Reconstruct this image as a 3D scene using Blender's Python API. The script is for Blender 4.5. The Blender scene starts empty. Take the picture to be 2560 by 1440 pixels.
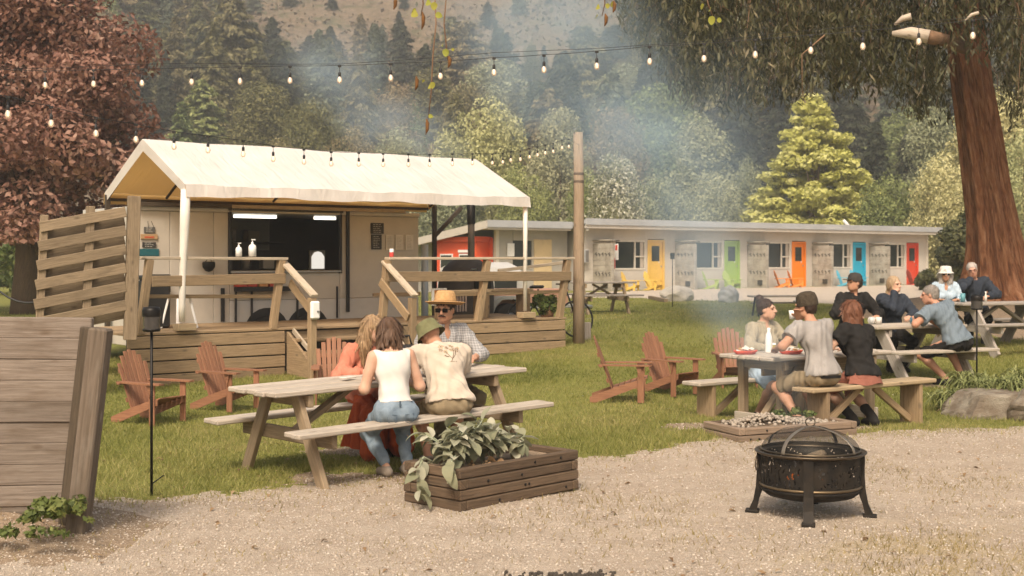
import bpy, math, random
import numpy as np
from mathutils import Vector, Matrix
from mathutils.bvhtree import BVHTree

R = random.Random(11)
NR = np.random.RandomState(5)
SC = bpy.context.scene
COL = SC.collection
F, HZ, EYE = 3200.0, 648.0, 1.8          # focal length in photo pixels, horizon row, eye height

# ------------------------------------------------------------------ camera, sky, sun, exposure
cam_data = bpy.data.cameras.new('camera')
cam = bpy.data.objects.new('camera', cam_data)
COL.objects.link(cam)
cam.location = (0, 0, EYE)
cam.rotation_euler = (math.radians(90), 0, 0)
cam_data.sensor_width = 36
cam_data.lens = 45
cam_data.shift_y = -(720 - HZ) / 2560
cam_data.clip_start = 0.1
cam_data.clip_end = 3000
cam_data.dof.use_dof = True
cam_data.dof.focus_distance = 11.5
cam_data.dof.aperture_fstop = 4.0
SC.camera = cam

SUN_ELEV, SUN_AZ = math.radians(50), math.radians(192)   # azimuth clockwise from +Y: behind and left of the camera
world = bpy.data.worlds.new('World')
SC.world = world
world.use_nodes = True
wn = world.node_tree
wn.nodes.clear()
sky = wn.nodes.new('ShaderNodeTexSky')
sky.sky_type = 'NISHITA'
sky.sun_disc = False
sky.sun_elevation = SUN_ELEV
sky.sun_rotation = SUN_AZ
sky.air_density = 1.0
sky.dust_density = 4.0
sky.ozone_density = 1.0
tint = wn.nodes.new('ShaderNodeMix')
tint.data_type = 'RGBA'
tint.blend_type = 'MULTIPLY'
tint.inputs[0].default_value = 1.0
tint.inputs[7].default_value = (1.0, 0.88, 0.72, 1)       # thin warm overcast veil
bg = wn.nodes.new('ShaderNodeBackground')
bg.inputs['Strength'].default_value = 0.15
wo = wn.nodes.new('ShaderNodeOutputWorld')
wn.links.new(sky.outputs[0], tint.inputs[6])
wn.links.new(tint.outputs[2], bg.inputs['Color'])
wn.links.new(bg.outputs[0], wo.inputs['Surface'])

sun_d = bpy.data.lights.new('sun', 'SUN')
sun_d.energy = 2.0
sun_d.angle = math.radians(14)
sun_d.color = (1.0, 0.93, 0.83)
sun = bpy.data.objects.new('sun', sun_d)
COL.objects.link(sun)
sun_dir = Vector((math.sin(SUN_AZ) * math.cos(SUN_ELEV), math.cos(SUN_AZ) * math.cos(SUN_ELEV), math.sin(SUN_ELEV)))
sun.rotation_euler = sun_dir.to_track_quat('Z', 'Y').to_euler()
sun.location = sun_dir * 50

SC.view_settings.view_transform = 'Standard'
SC.view_settings.look = 'None'
SC.view_settings.gamma = 1
SC.view_settings.use_curve_mapping = False
SC.view_settings.exposure = 0.82
SC.render.engine = 'CYCLES'
cy = SC.cycles
cy.max_bounces = 6
cy.diffuse_bounces = 3
cy.glossy_bounces = 2
cy.transmission_bounces = 4
cy.transparent_max_bounces = 8
cy.volume_bounces = 1
cy.caustics_reflective = False
cy.caustics_refractive = False
cy.sample_clamp_indirect = 4
cy.use_denoising = True
try:
    cy.denoiser = 'OPENIMAGEDENOISE'
except Exception:
    pass

# ------------------------------------------------------------------ helpers
def P(x, y, Y):
    return Vector(((x - 1280) * Y / F, Y, EYE - (y - HZ) * Y / F))

def along(px, O, d):
    r = (px - 1280) / F
    return (r * O[1] - O[0]) / (d[0] - r * d[1])

def g(x, y):
    """ground height"""
    x = np.asarray(x, float); y = np.asarray(y, float)
    z = np.interp(y, [0, 6, 10, 12, 15, 18, 21, 30, 45, 62, 82, 112, 200, 300, 450, 700],
                  [0.03, 0, 0, .02, .1, .23, .36, .43, .5, .5, .7, 4.2, 31, 72, 138, 235])
    a = np.clip((x - .3) / 1.8, 0, 1); b = np.clip((y - 9) / 3, 0, 1)
    z = z + .09 * a * a * (3 - 2 * a) * b * b * (3 - 2 * b)
    sm = lambda v, lo, hi: (lambda t: t * t * (3 - 2 * t))(np.clip((v - lo) / (hi - lo), 0, 1))
    z = z - .17 * sm(x, .8, 2.8) * sm(y, 12, 15) * (1 - sm(y, 22, 27))
    z = z + .70 * np.exp(-((x - 11.5) / 4.2) ** 2 - ((y - 27) / 4.5) ** 2)
    h = np.clip((y - 100) / 120, 0, 1)
    z = z + h * (7 * np.sin(x * .021 + 1.3 + y * .006) + 4 * np.sin(x * .05 + y * .031) + 2 * np.sin(x * .11 - y * .07 + 2))
    return z

def gz(x, y):
    return float(g(x, y))

def tag(o, label=None, cat=None, group=None, kind=None):
    if label: o['label'] = label
    if cat: o['category'] = cat
    if group: o['group'] = group
    if kind: o['kind'] = kind
    return o

def thing(name, label, cat, loc=(0, 0, 0), rotz=0, group=None, rot=None, scale=None):
    o = bpy.data.objects.new(name, None)
    o.empty_display_size = .2
    COL.objects.link(o)
    o.location = loc
    o.rotation_euler = rot if rot is not None else (0, 0, rotz)
    if scale is not None:
        o.scale = (scale,) * 3 if not hasattr(scale, '__len__') else scale
    return tag(o, label, cat, group)

def children_map():
    m = {}
    for o in bpy.data.objects:
        if o.parent: m.setdefault(o.parent.name, []).append(o)
    return m

def copy_tree(o, loc=None, rotz=None, label=None, parent=None, mats=None, kids=None):
    if kids is None:
        kids = children_map()
    c = o.copy()
    COL.objects.link(c)
    if parent is not None: c.parent = parent
    if loc is not None: c.location = loc
    if rotz is not None: c.rotation_euler = (0, 0, rotz)
    if label: c['label'] = label
    if mats is not None and c.type == 'MESH':
        c.material_slots[0].link = 'OBJECT'
        c.material_slots[0].material = mats
    for ch in kids.get(o.name, []):
        copy_tree(ch, parent=c, mats=mats, kids=kids)
    return c

def link(name, me, mat, parent=None):
    o = bpy.data.objects.new(name, me)
    COL.objects.link(o)
    if mat is not None and not me.materials:
        me.materials.append(mat)
    if parent is not None: o.parent = parent
    return o

def np_mesh(name, V, Fc, smooth=False, rnd=None, uv=None):
    """V: n x 3, Fc: m x k (k constant)"""
    me = bpy.data.meshes.new(name)
    V = np.ascontiguousarray(V, dtype=np.float32); Fc = np.ascontiguousarray(Fc, dtype=np.int32)
    m, k = Fc.shape
    me.vertices.add(len(V)); me.vertices.foreach_set('co', V.ravel())
    me.loops.add(m * k); me.loops.foreach_set('vertex_index', Fc.ravel())
    me.polygons.add(m); me.polygons.foreach_set('loop_start', np.arange(0, m * k, k, dtype=np.int32))
    if smooth: me.polygons.foreach_set('use_smooth', np.ones(m, dtype=bool))
    me.update(calc_edges=True)
    if rnd is not None:
        a = me.attributes.new('rnd', 'FLOAT', 'FACE')
        a.data.foreach_set('value', np.ascontiguousarray(rnd, dtype=np.float32))
    if uv is not None:
        l = me.uv_layers.new(name='UVMap')
        l.data.foreach_set('uv', np.ascontiguousarray(uv, dtype=np.float32).ravel())
    return me

class MB:
    """collects shapes into one mesh, with UVs: u runs along each piece in metres"""
    def __init__(self):
        self.v = []; self.f = []; self.uv = []; self.sm = []
    def add(self, vs, fs, uvs=None, smooth=False):
        o = len(self.v)
        self.v += [tuple(p) for p in vs]
        if uvs is None: uvs = [(p[0] + p[1], p[2]) for p in vs]
        self.uv += list(uvs)
        for q in fs:
            self.f.append([i + o for i in q]); self.sm.append(smooth)
    def box(self, c, s, M=None, ch=None, taper=None):
        """centre, full size, 3x3 or None, chamfer"""
        hx, hy, hz = s[0] / 2, s[1] / 2, s[2] / 2
        if ch is None: ch = min(.006, min(s) * .2)
        ch = min(ch, min(hx, hy, hz) * .9)
        h = (hx, hy, hz)
        pts = []
        for sx in (-1, 1):
            for sy in (-1, 1):
                for sz in (-1, 1):
                    sg = (sx, sy, sz)
                    for ax in range(3):
                        pts.append([sg[i] * (h[i] if i == ax else h[i] - ch) for i in range(3)])
        def vi(sx, sy, sz, ax): return (((sx > 0) * 4 + (sy > 0) * 2 + (sz > 0)) * 3 + ax)
        fs = []
        fs += [[vi(1,-1,-1,0), vi(1,1,-1,0), vi(1,1,1,0), vi(1,-1,1,0)], [vi(-1,-1,-1,0), vi(-1,-1,1,0), vi(-1,1,1,0), vi(-1,1,-1,0)]]
        fs += [[vi(-1,1,-1,1), vi(-1,1,1,1), vi(1,1,1,1), vi(1,1,-1,1)], [vi(-1,-1,-1,1), vi(1,-1,-1,1), vi(1,-1,1,1), vi(-1,-1,1,1)]]
        fs += [[vi(-1,-1,1,2), vi(1,-1,1,2), vi(1,1,1,2), vi(-1,1,1,2)], [vi(-1,-1,-1,2), vi(-1,1,-1,2), vi(1,1,-1,2), vi(1,-1,-1,2)]]
        for a in (-1, 1):
            for b in (-1, 1):
                fs.append([vi(a,b,-1,0), vi(a,b,1,0), vi(a,b,1,1), vi(a,b,-1,1)])
                fs.append([vi(a,-1,b,0), vi(a,1,b,0), vi(a,1,b,2), vi(a,-1,b,2)])
                fs.append([vi(-1,a,b,1), vi(1,a,b,1), vi(1,a,b,2), vi(-1,a,b,2)])
                for c3 in (-1, 1):
                    fs.append([vi(a,b,c3,0), vi(a,b,c3,1), vi(a,b,c3,2)])
        L = max(range(3), key=lambda i: s[i])
        o1, o2 = [i for i in range(3) if i != L]
        ru, rv = R.uniform(0, 50), R.uniform(0, 50)
        uv = [(p[L] + ru, p[o1] + p[o2] + rv) for p in pts]
        if taper:   # scale x,y at top
            for p in pts:
                k = (p[2] / hz + 1) / 2
                p[0] *= 1 + (taper - 1) * k; p[1] *= 1 + (taper - 1) * k
        C = Vector(c)
        if M is not None:
            pts = [C + M @ Vector(p) for p in pts]
        else:
            pts = [C + Vector(p) for p in pts]
        self.add(pts, fs, uv)
        return self
    def beam(self, a, b, w, h, up=(0, 0, 1), ch=None):
        a, b = Vector(a), Vector(b)
        x = (b - a); L = x.length; x.normalize()
        u = Vector(up); y = u.cross(x)
        if y.length < 1e-4: y = Vector((0, 1, 0)).cross(x)
        y.normalize(); z = x.cross(y)
        M = Matrix((x, y, z)).transposed()
        return self.box((a + b) / 2, (L, w, h), M, ch)
    def tube(self, pts, rad, n=8, caps=True, smooth=True):
        pts = [Vector(p) for p in pts]
        if not hasattr(rad, '__len__'): rad = [rad] * len(pts)
        vs, uvs, fs = [], [], []
        t0 = (pts[1] - pts[0]).normalized()
        ref = Vector((0, 0, 1)) if abs(t0.z) < .9 else Vector((1, 0, 0))
        s = 0; ro = R.uniform(0, 50)
        for i, p in enumerate(pts):
            if i: s += (p - pts[i - 1]).length
            t = (pts[min(i + 1, len(pts) - 1)] - pts[max(i - 1, 0)]).normalized()
            x = ref - t * ref.dot(t)
            if x.length < 1e-5: x = Vector((0, 1, 0)).cross(t)
            x.normalize(); ref = x
            y = t.cross(x)
            for k in range(n):
                a = 2 * math.pi * k / n
                vs.append(p + (x * math.cos(a) + y * math.sin(a)) * rad[i])
                uvs.append((s + ro, abs(k - n / 2) / n * 2 * math.pi * rad[i] + ro))
        for i in range(len(pts) - 1):
            for k in range(n):
                k2 = (k + 1) % n
                fs.append([i * n + k, i * n + k2, (i + 1) * n + k2, (i + 1) * n + k])
        if caps:
            fs.append([k for k in range(n)][::-1]); fs.append([(len(pts) - 1) * n + k for k in range(n)])
        self.add(vs, fs, uvs, smooth)
        return self
    def lathe(self, prof, n=20, c=(0, 0, 0), smooth=True, M=None, sx=1, sy=1):
        """prof: (r, z) list"""
        C = Vector(c); vs, uvs, fs = [], [], []
        for i, (r, z) in enumerate(prof):
            for k in range(n):
                a = 2 * math.pi * k / n
                p = Vector((r * math.cos(a) * sx, r * math.sin(a) * sy, z))
                if M is not None: p = M @ p
                vs.append(C + p); uvs.append((z, a * max(r, .01)))
        m = len(prof)
        for i in range(m - 1):
            for k in range(n):
                k2 = (k + 1) % n
                fs.append([i * n + k, i * n + k2, (i + 1) * n + k2, (i + 1) * n + k])
        self.add(vs, fs, uvs, smooth)
        return self
    def prism(self, poly, a, b, M=None, c=(0, 0, 0)):
        """polygon in local (x,z) extruded along local y from a to b"""
        n = len(poly); C = Vector(c)
        vs = [Vector((x, a, z)) for x, z in poly] + [Vector((x, b, z)) for x, z in poly]
        if M is not None: vs = [M @ v for v in vs]
        vs = [C + v for v in vs]
        ru = R.uniform(0, 50)
        uv = [(x + ru, z + ru) for x, z in poly] * 2
        fs = [list(range(n)), list(range(n, 2 * n))[::-1]]
        for i in range(n):
            j = (i + 1) % n
            fs.append([j, i, n + i, n + j])
        self.add(vs, fs, uv)
        return self
    def ball(self, c, r, n=10, m=6, M=None, smooth=True):
        if not hasattr(r, '__len__'): r = (r, r, r)
        prof = [(math.sin(math.pi * i / m), -math.cos(math.pi * i / m)) for i in range(m + 1)]
        D = Matrix.Diagonal(Vector(r))
        if M is not None: D = M @ D
        return self.lathe(prof, n, c, smooth, D)
    def mesh(self, name):
        me = bpy.data.meshes.new(name)
        me.from_pydata(self.v, [], self.f)
        me.polygons.foreach_set('use_smooth', self.sm)
        l = me.uv_layers.new(name='UVMap')
        li = np.empty(len(me.loops), dtype=np.int32); me.loops.foreach_get('vertex_index', li)
        l.data.foreach_set('uv', np.array(self.uv, dtype=np.float32)[li].ravel())
        me.update()
        return me
    def build(self, name, mat, parent=None, world=False):
        if world and parent is not None:
            L = parent.location
            self.v = [(p[0] - L[0], p[1] - L[1], p[2] - L[2]) for p in self.v]
        return link(name, self.mesh(name), mat, parent)

def part_box(name, mat, parent, c, s, M=None, ch=None):
    return MB().box(c, s, M, ch).build(name, mat, parent)
def part_beam(name, mat, parent, a, b, w, h, up=(0, 0, 1), ch=None):
    return MB().beam(a, b, w, h, up, ch).build(name, mat, parent)
def rotm(axis, deg):
    return Matrix.Rotation(math.radians(deg), 3, axis)

# ------------------------------------------------------------------ materials
MATS = {}
def nd(nt, typ, ins=None, **props):
    n = nt.nodes.new(typ)
    for k, v in props.items(): setattr(n, k, v)
    for k, v in (ins or {}).items():
        s = n.inputs[k]
        if isinstance(v, bpy.types.NodeSocket): nt.links.new(v, s)
        else: s.default_value = v
    return n
def c4(c): return (c[0], c[1], c[2], 1)
def start(name):
    m = bpy.data.materials.new(name); m.use_nodes = True
    nt = m.node_tree; nt.nodes.clear()
    out = nt.nodes.new('ShaderNodeOutputMaterial')
    MATS[name] = m
    return m, nt, out
def ramp(nt, fac, stops):
    r = nd(nt, 'ShaderNodeValToRGB', {'Fac': fac})
    e = r.color_ramp.elements
    while len(e) < len(stops): e.new(.5)
    for i, (p, c) in enumerate(stops):
        e[i].position = p; e[i].color = c4(c)
    return r.outputs['Color']
def mixc(nt, fac, a, b, mode='MIX'):
    n = nd(nt, 'ShaderNodeMix', data_type='RGBA', blend_type=mode)
    for i, v in ((0, fac), (6, a), (7, b)):
        if isinstance(v, bpy.types.NodeSocket): nt.links.new(v, n.inputs[i])
        else: n.inputs[i].default_value = v if i == 0 else c4(v)
    return n.outputs[2]
def vary(nt, col, amt=.15, hue=.0):
    """per-object brightness"""
    oi = nd(nt, 'ShaderNodeObjectInfo')
    mr = nd(nt, 'ShaderNodeMapRange', {'Value': oi.outputs['Random'], 'To Min': 1 - amt, 'To Max': 1 + amt})
    h = nd(nt, 'ShaderNodeHueSaturation', {'Color': col, 'Value': mr.outputs[0]})
    if hue:
        mh = nd(nt, 'ShaderNodeMapRange', {'Value': oi.outputs['Random'], 'To Min': .5 + hue, 'To Max': .5 - hue})
        nt.links.new(mh.outputs[0], h.inputs['Hue'])
    return h.outputs['Color']
def noise(nt, vec, scale, detail=3, rough=.55, dist=0):
    return nd(nt, 'ShaderNodeTexNoise', {'Vector': vec, 'Scale': scale, 'Detail': detail, 'Roughness': rough, 'Distortion': dist}).outputs['Fac']
def bumpn(nt, h, dist=.01, strength=.6):
    return nd(nt, 'ShaderNodeBump', {'Height': h, 'Distance': dist, 'Strength': strength}).outputs['Normal']
def wood(name, c1, c2, rough=.8, var=.16, grain=1.0, stain=(.12, .09, .06), st=.35, knots=True):
    m, nt, out = start(name)
    uv = nd(nt, 'ShaderNodeTexCoord').outputs['UV']
    oi = nd(nt, 'ShaderNodeObjectInfo').outputs['Random']
    off = nd(nt, 'ShaderNodeVectorMath', {0: uv, 1: nd(nt, 'ShaderNodeVectorMath', {0: (37.0, 53.0, 0), 'Scale': oi}, operation='SCALE').outputs[0]}, operation='ADD').outputs[0]
    mp = nd(nt, 'ShaderNodeMapping', {'Vector': off, 'Scale': (1.6 * grain, 34 * grain, 1)}).outputs[0]
    n1 = noise(nt, mp, 2.2, 5, .65, .6)
    mp2 = nd(nt, 'ShaderNodeMapping', {'Vector': off, 'Scale': (3 * grain, 9 * grain, 1)}).outputs[0]
    n2 = noise(nt, mp2, 1.2, 3, .6, .3)
    col = ramp(nt, n1, [(.28, c2), (.62, c1)])
    sm = nd(nt, 'ShaderNodeMapRange', {'Value': n2, 'From Min': .5, 'From Max': .78}).outputs[0]
    sm = nd(nt, 'ShaderNodeMath', {0: sm, 1: st}, operation='MULTIPLY').outputs[0]
    col = mixc(nt, sm, col, stain)
    h = n1
    if knots:
        mk = nd(nt, 'ShaderNodeMapping', {'Vector': off, 'Scale': (3.2, 7.5, 1)}).outputs[0]
        vk = nd(nt, 'ShaderNodeTexVoronoi', {'Vector': mk, 'Scale': 1.0})
        kk = nd(nt, 'ShaderNodeMapRange', {'Value': vk.outputs['Distance'], 'From Min': .05, 'From Max': .16, 'To Min': .75, 'To Max': 0}).outputs[0]
        col = mixc(nt, kk, col, stain)
    col = vary(nt, col, var)
    b = nd(nt, 'ShaderNodeBsdfPrincipled', {'Base Color': col, 'Roughness': rough, 'Specular IOR Level': .25, 'Normal': bumpn(nt, h, .006, .7)})
    nt.links.new(b.outputs[0], out.inputs[0])
    return m
def paint(name, c, rough=.6, var=0, dirt=.12, scale=3, metal=0, bump=.0, spec=.4, dc=None):
    m, nt, out = start(name)
    oc = nd(nt, 'ShaderNodeTexCoord').outputs['Object']
    n1 = noise(nt, oc, scale, 5, .6)
    d = dc or tuple(x * .55 for x in c)
    f = nd(nt, 'ShaderNodeMapRange', {'Value': n1, 'From Min': .42, 'From Max': .75, 'To Max': min(1, dirt * 3)}).outputs[0]
    col = mixc(nt, f, c, d)
    if var: col = vary(nt, col, var)
    ins = {'Base Color': col, 'Roughness': rough, 'Metallic': metal, 'Specular IOR Level': spec}
    if bump: ins['Normal'] = bumpn(nt, noise(nt, oc, scale * 12, 4), .01, bump)
    b = nd(nt, 'ShaderNodeBsdfPrincipled', ins)
    nt.links.new(b.outputs[0], out.inputs[0])
    return m
def fabric(name, c, c2=None, sc=6, bump=.5, stretch=(1, 1, 1), sheen=.0, rough=.9):
    m, nt, out = start(name)
    oc = nd(nt, 'ShaderNodeTexCoord').outputs['Object']
    mp = nd(nt, 'ShaderNodeMapping', {'Vector': oc, 'Scale': stretch}).outputs[0]
    n1 = noise(nt, mp, sc, 4, .6, .4)
    col = ramp(nt, n1, [(.3, c2 or tuple(x * .78 for x in c)), (.7, c)])
    b = nd(nt, 'ShaderNodeBsdfPrincipled', {'Base Color': col, 'Roughness': rough, 'Specular IOR Level': .15, 'Normal': bumpn(nt, n1, .02, bump)})
    nt.links.new(b.outputs[0], out.inputs[0])
    return m
def leafm(name, cs, trans=.35, var=.12, hue=.01, rough=.6, zoff=0):
    """cs: colours over the per-leaf random"""
    m, nt, out = start(name)
    at = nd(nt, 'ShaderNodeAttribute', attribute_name='rnd').outputs['Fac']
    col = ramp(nt, at, [(i / (len(cs) - 1), c) for i, c in enumerate(cs)])
    if var: col = vary(nt, col, var, hue)
    d = nd(nt, 'ShaderNodeBsdfPrincipled', {'Base Color': col, 'Roughness': rough, 'Specular IOR Level': .3})
    t = nd(nt, 'ShaderNodeBsdfTranslucent', {'Color': col})
    x = nd(nt, 'ShaderNodeMixShader', {0: trans, 1: d.outputs[0], 2: t.outputs[0]})
    nt.links.new(x.outputs[0], out.inputs[0])
    return m
def glassm(name, c=(.02, .03, .03), rough=.08):
    m, nt, out = start(name)
    b = nd(nt, 'ShaderNodeBsdfPrincipled', {'Base Color': c4(c), 'Roughness': rough, 'Specular IOR Level': .6})
    nt.links.new(b.outputs[0], out.inputs[0])
    return m
def emit(name, c, s):
    m, nt, out = start(name)
    e = nd(nt, 'ShaderNodeEmission', {'Color': c4(c), 'Strength': s})
    nt.links.new(e.outputs[0], out.inputs[0])
    return m

W_DECK = wood('deck timber', (.32, .225, .13), (.19, .13, .07), .8, .2)
W_RAIL = wood('rail top timber', (.47, .39, .29), (.33, .26, .18), .85, .12)
W_GREY = wood('weathered plank', (.21, .17, .135), (.12, .092, .07), .9, .16, .8, (.10, .07, .045), .75)
W_POST = wood('old sleeper', (.17, .13, .095), (.09, .068, .045), .9, .1, .7, (.26, .23, .19), .5)
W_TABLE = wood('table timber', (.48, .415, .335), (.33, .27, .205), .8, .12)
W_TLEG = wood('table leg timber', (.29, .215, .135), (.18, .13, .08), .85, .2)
W_PLANT = wood('planter sleeper', (.135, .09, .055), (.06, .04, .024), .85, .18)
W_PALEPL = wood('planter pale sleeper', (.25, .18, .125), (.14, .10, .065), .85, .14)
W_CHAIR = wood('red stained timber', (.29, .138, .074), (.19, .085, .045), .6, .1, 1, (.14, .05, .03), .3, False)
W_NEW = wood('fresh timber', (.40, .30, .18), (.28, .20, .115), .75, .12)
W_SILVER = wood('silvered timber', (.36, .315, .27), (.23, .195, .16), .9, .12)
W_POLE = wood('pole timber', (.34, .25, .17), (.22, .16, .10), .9, .05)
M_BLACK = paint('black metal', (.014, .012, .010), .45, 0, .1, 8, .6)
M_BLACKP = paint('black plastic', (.016, .015, .014), .5, 0, .1, 6)
M_WHITE = paint('white plastic', (.78, .76, .72), .45, 0, .05, 5)
M_STEEL = paint('steel', (.45, .44, .42), .35, 0, .2, 6, .9)
# ------------------------------------------------------------------ ground, hill
def ground_mat(kind):
    m, nt, out = start(kind)
    oc = nd(nt, 'ShaderNodeTexCoord').outputs['Object']
    big = noise(nt, oc, .35, 4, .6)
    mid = noise(nt, oc, 2.3, 4, .6)
    fine = noise(nt, oc, 26, 4, .7)
    if kind == 'lawn':
        col = ramp(nt, fine, [(.25, (.10, .107, .02)), (.55, (.19, .185, .05)), (.8, (.28, .245, .09))])
        dry = nd(nt, 'ShaderNodeMapRange', {'Value': mid, 'From Min': .55, 'From Max': .75, 'To Max': .55}).outputs[0]
        col = mixc(nt, dry, col, (.22, .17, .075))
        b2 = nd(nt, 'ShaderNodeMapRange', {'Value': big, 'From Min': .45, 'From Max': .7, 'To Max': .5}).outputs[0]
        col = mixc(nt, b2, col, (.20, .19, .05))
        h = fine
    elif kind in ('gravel', 'driveway'):
        v = nd(nt, 'ShaderNodeTexVoronoi', {'Vector': oc, 'Scale': 60.0})
        v2 = nd(nt, 'ShaderNodeTexVoronoi', {'Vector': oc, 'Scale': 140.0})
        sp = nd(nt, 'ShaderNodeSeparateColor', {0: v.outputs['Color']}).outputs[0]
        col = ramp(nt, sp, [(0, (.33, .265, .20)), (.5, (.44, .36, .28)), (1, (.53, .445, .355))])
        col = mixc(nt, .55, col, ramp(nt, mid, [(.35, (.35, .275, .20)), (.65, (.50, .41, .315))]))
        d = nd(nt, 'ShaderNodeMapRange', {'Value': big, 'From Min': .5, 'From Max': .75, 'To Max': .45}).outputs[0]
        col = mixc(nt, d, col, (.36, .28, .19))
        if kind == 'gravel':
            trk = noise(nt, nd(nt, 'ShaderNodeMapping', {'Vector': oc, 'Scale': (.22, 1.5, 1), 'Rotation': (0, 0, -.15)}).outputs[0], 1.4, 4, .6, .4)
            col = mixc(nt, nd(nt, 'ShaderNodeMapRange', {'Value': trk, 'From Min': .42, 'From Max': .66, 'To Max': .55}).outputs[0], col, (.36, .285, .21))
            sx_ = nd(nt, 'ShaderNodeSeparateXYZ', {0: oc}).outputs
            rr = nd(nt, 'ShaderNodeVectorMath', {0: oc, 1: (2.8, 7.5, 0)}, operation='DISTANCE').outputs['Value']
            pm = nd(nt, 'ShaderNodeMath', {0: nd(nt, 'ShaderNodeMapRange', {'Value': rr, 'From Min': 1.5, 'From Max': .3}).outputs[0], 1: nd(nt, 'ShaderNodeMapRange', {'Value': mid, 'From Min': .40, 'From Max': .58}).outputs[0]}, operation='MULTIPLY').outputs[0]
            col = mixc(nt, nd(nt, 'ShaderNodeMath', {0: pm, 1: .7}, operation='MULTIPLY').outputs[0], col, (.36, .27, .12))
        if kind == 'driveway': col = mixc(nt, .6, col, (.58, .49, .39))
        h = nd(nt, 'ShaderNodeMath', {0: v.outputs['Distance'], 1: v2.outputs['Distance']}, operation='ADD').outputs[0]
    elif kind == 'soil':
        col = ramp(nt, fine, [(.3, (.15, .105, .068)), (.7, (.31, .235, .16))])
        h = fine
    else:  # hillside
        big = noise(nt, oc, .025, 5, .6)
        mid = noise(nt, oc, .22, 5, .7)
        fine = noise(nt, oc, 1.1, 4, .7)
        col = ramp(nt, fine, [(.3, (.09, .066, .042)), (.7, (.20, .15, .098))])
        gr = nd(nt, 'ShaderNodeMapRange', {'Value': mid, 'From Min': .52, 'From Max': .66, 'To Max': .8}).outputs[0]
        col = mixc(nt, gr, col, (.075, .075, .035))
        h = mid
    dist = {'hillside': 1.2, 'lawn': .03}.get(kind, .012)
    b = nd(nt, 'ShaderNodeBsdfPrincipled', {'Base Color': col, 'Roughness': .95, 'Specular IOR Level': .1, 'Normal': bumpn(nt, h, dist, .8)})
    nt.links.new(b.outputs[0], out.inputs[0])
    return m
G_LAWN, G_GRAV, G_DRIVE, G_SOIL, G_HILL = [ground_mat(k) for k in ('lawn', 'gravel', 'driveway', 'soil', 'hillside')]

def vnoise(x, y, seed=0):
    rs = np.random.RandomState(seed); z = 0
    for i in range(7):
        a = rs.uniform(0, 6.28); k = 1.7 ** i * .8; p = rs.uniform(0, 6.28)
        z = z + np.sin(k * (x * np.cos(a) + y * np.sin(a)) + p + 1.3 * np.sin(k * .7 * (y * np.cos(a) - x * np.sin(a)))) / (i * .5 + 1)
    return z / 2.5
BX = [-30, -6, -3.0, -1.64, -.91, .63, 2.27, 3.67, 5.7, 9, 40]
BY = [8.6, 9.2, 9.55, 9.85, 10.35, 11.6, 12.1, 12.5, 13.3, 14, 18]
def gravel_edge(x): return np.interp(x, BX, BY)
# the pale drive before the motel, as a polygon of world X -> near and far edge
DX = [1, 4.2, 6.2, 9.5, 14.5, 22, 40]
DN = [41, 40.5, 38.5, 35, 33.5, 36, 40]
DF = [44, 48.2, 51.0, 53.4, 57.2, 63, 76]
def region(x, y):
    """0 lawn, 1 gravel, 2 driveway, 3 soil"""
    r = np.zeros(np.shape(x), int)
    n = vnoise(x * 1.3, y * 1.3, 3); n2 = vnoise(x * 5, y * 5, 4)
    r = np.where(y < gravel_edge(x) + .24 * n + .20 * n2, 1, r)
    # bare patch in front of the near table and a soil slope under the plank wall
    d = np.hypot((x + 1.0) / 1.0, (y - 10.35) / .55)
    r = np.where((d + .25 * n2 < .9) & (r == 0), 3, r)
    for wx, wy, wr in ((-.6, 11.0, .5), (-1.5, 11.9, .45), (3.0, 13.3, .55), (3.5, 13.1, .5), (2.6, 14.2, .4), (2.0, 12.9, .45), (5.4, 17.3, .5)):
        r = np.where((np.hypot(x - wx, (y - wy) * 1.3) / wr + .4 * n2 + .3 * vnoise(x * 11, y * 11, 6) < .75) & (r == 0), 3, r)
    r = np.where((x < -2.35 + .15 * n) & (y > 7.75 + .25 * n + .1 * n2) & (y < 8.9 + .1 * n2), 3, r)
    dn, df = np.interp(x, DX, DN), np.interp(x, DX, DF)
    far = (x > 1) & (y > dn + .6 * n) & (y < df)
    r = np.where(far, 2, r)
    b = np.exp(-((x - 10.5) / 4.0) ** 2 - ((y - 26.5) / 5) ** 2)
    r = np.where((b + .15 * n > .45) & (y > 21), 3, r)
    return r
def axis(lo, hi, flo, fhi, fine, grow=1.16, cap=6.0):
    a = list(np.arange(flo, fhi + 1e-6, fine))
    s = fine; x = flo; left = []
    while x > lo:
        s = min(s * grow, cap); x -= s; left.append(x)
    s = fine; x = a[-1]; right = []
    while x < hi:
        s = min(s * grow, cap); x += s; right.append(x)
    return np.array(left[::-1] + a + right)
gx = axis(-140, 160, -4.6, 6.6, .055, 1.1, 5)
gy = axis(-25, 84, 6.2, 14.6, .055, 1.05, 1.2)
X, Y = np.meshgrid(gx, gy, indexing='ij')
Z = g(X, Y) + np.where((Y < 40), .012 * vnoise(X * 2.2, Y * 2.2, 9) + .004 * vnoise(X * 9, Y * 9, 10), 0)
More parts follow.
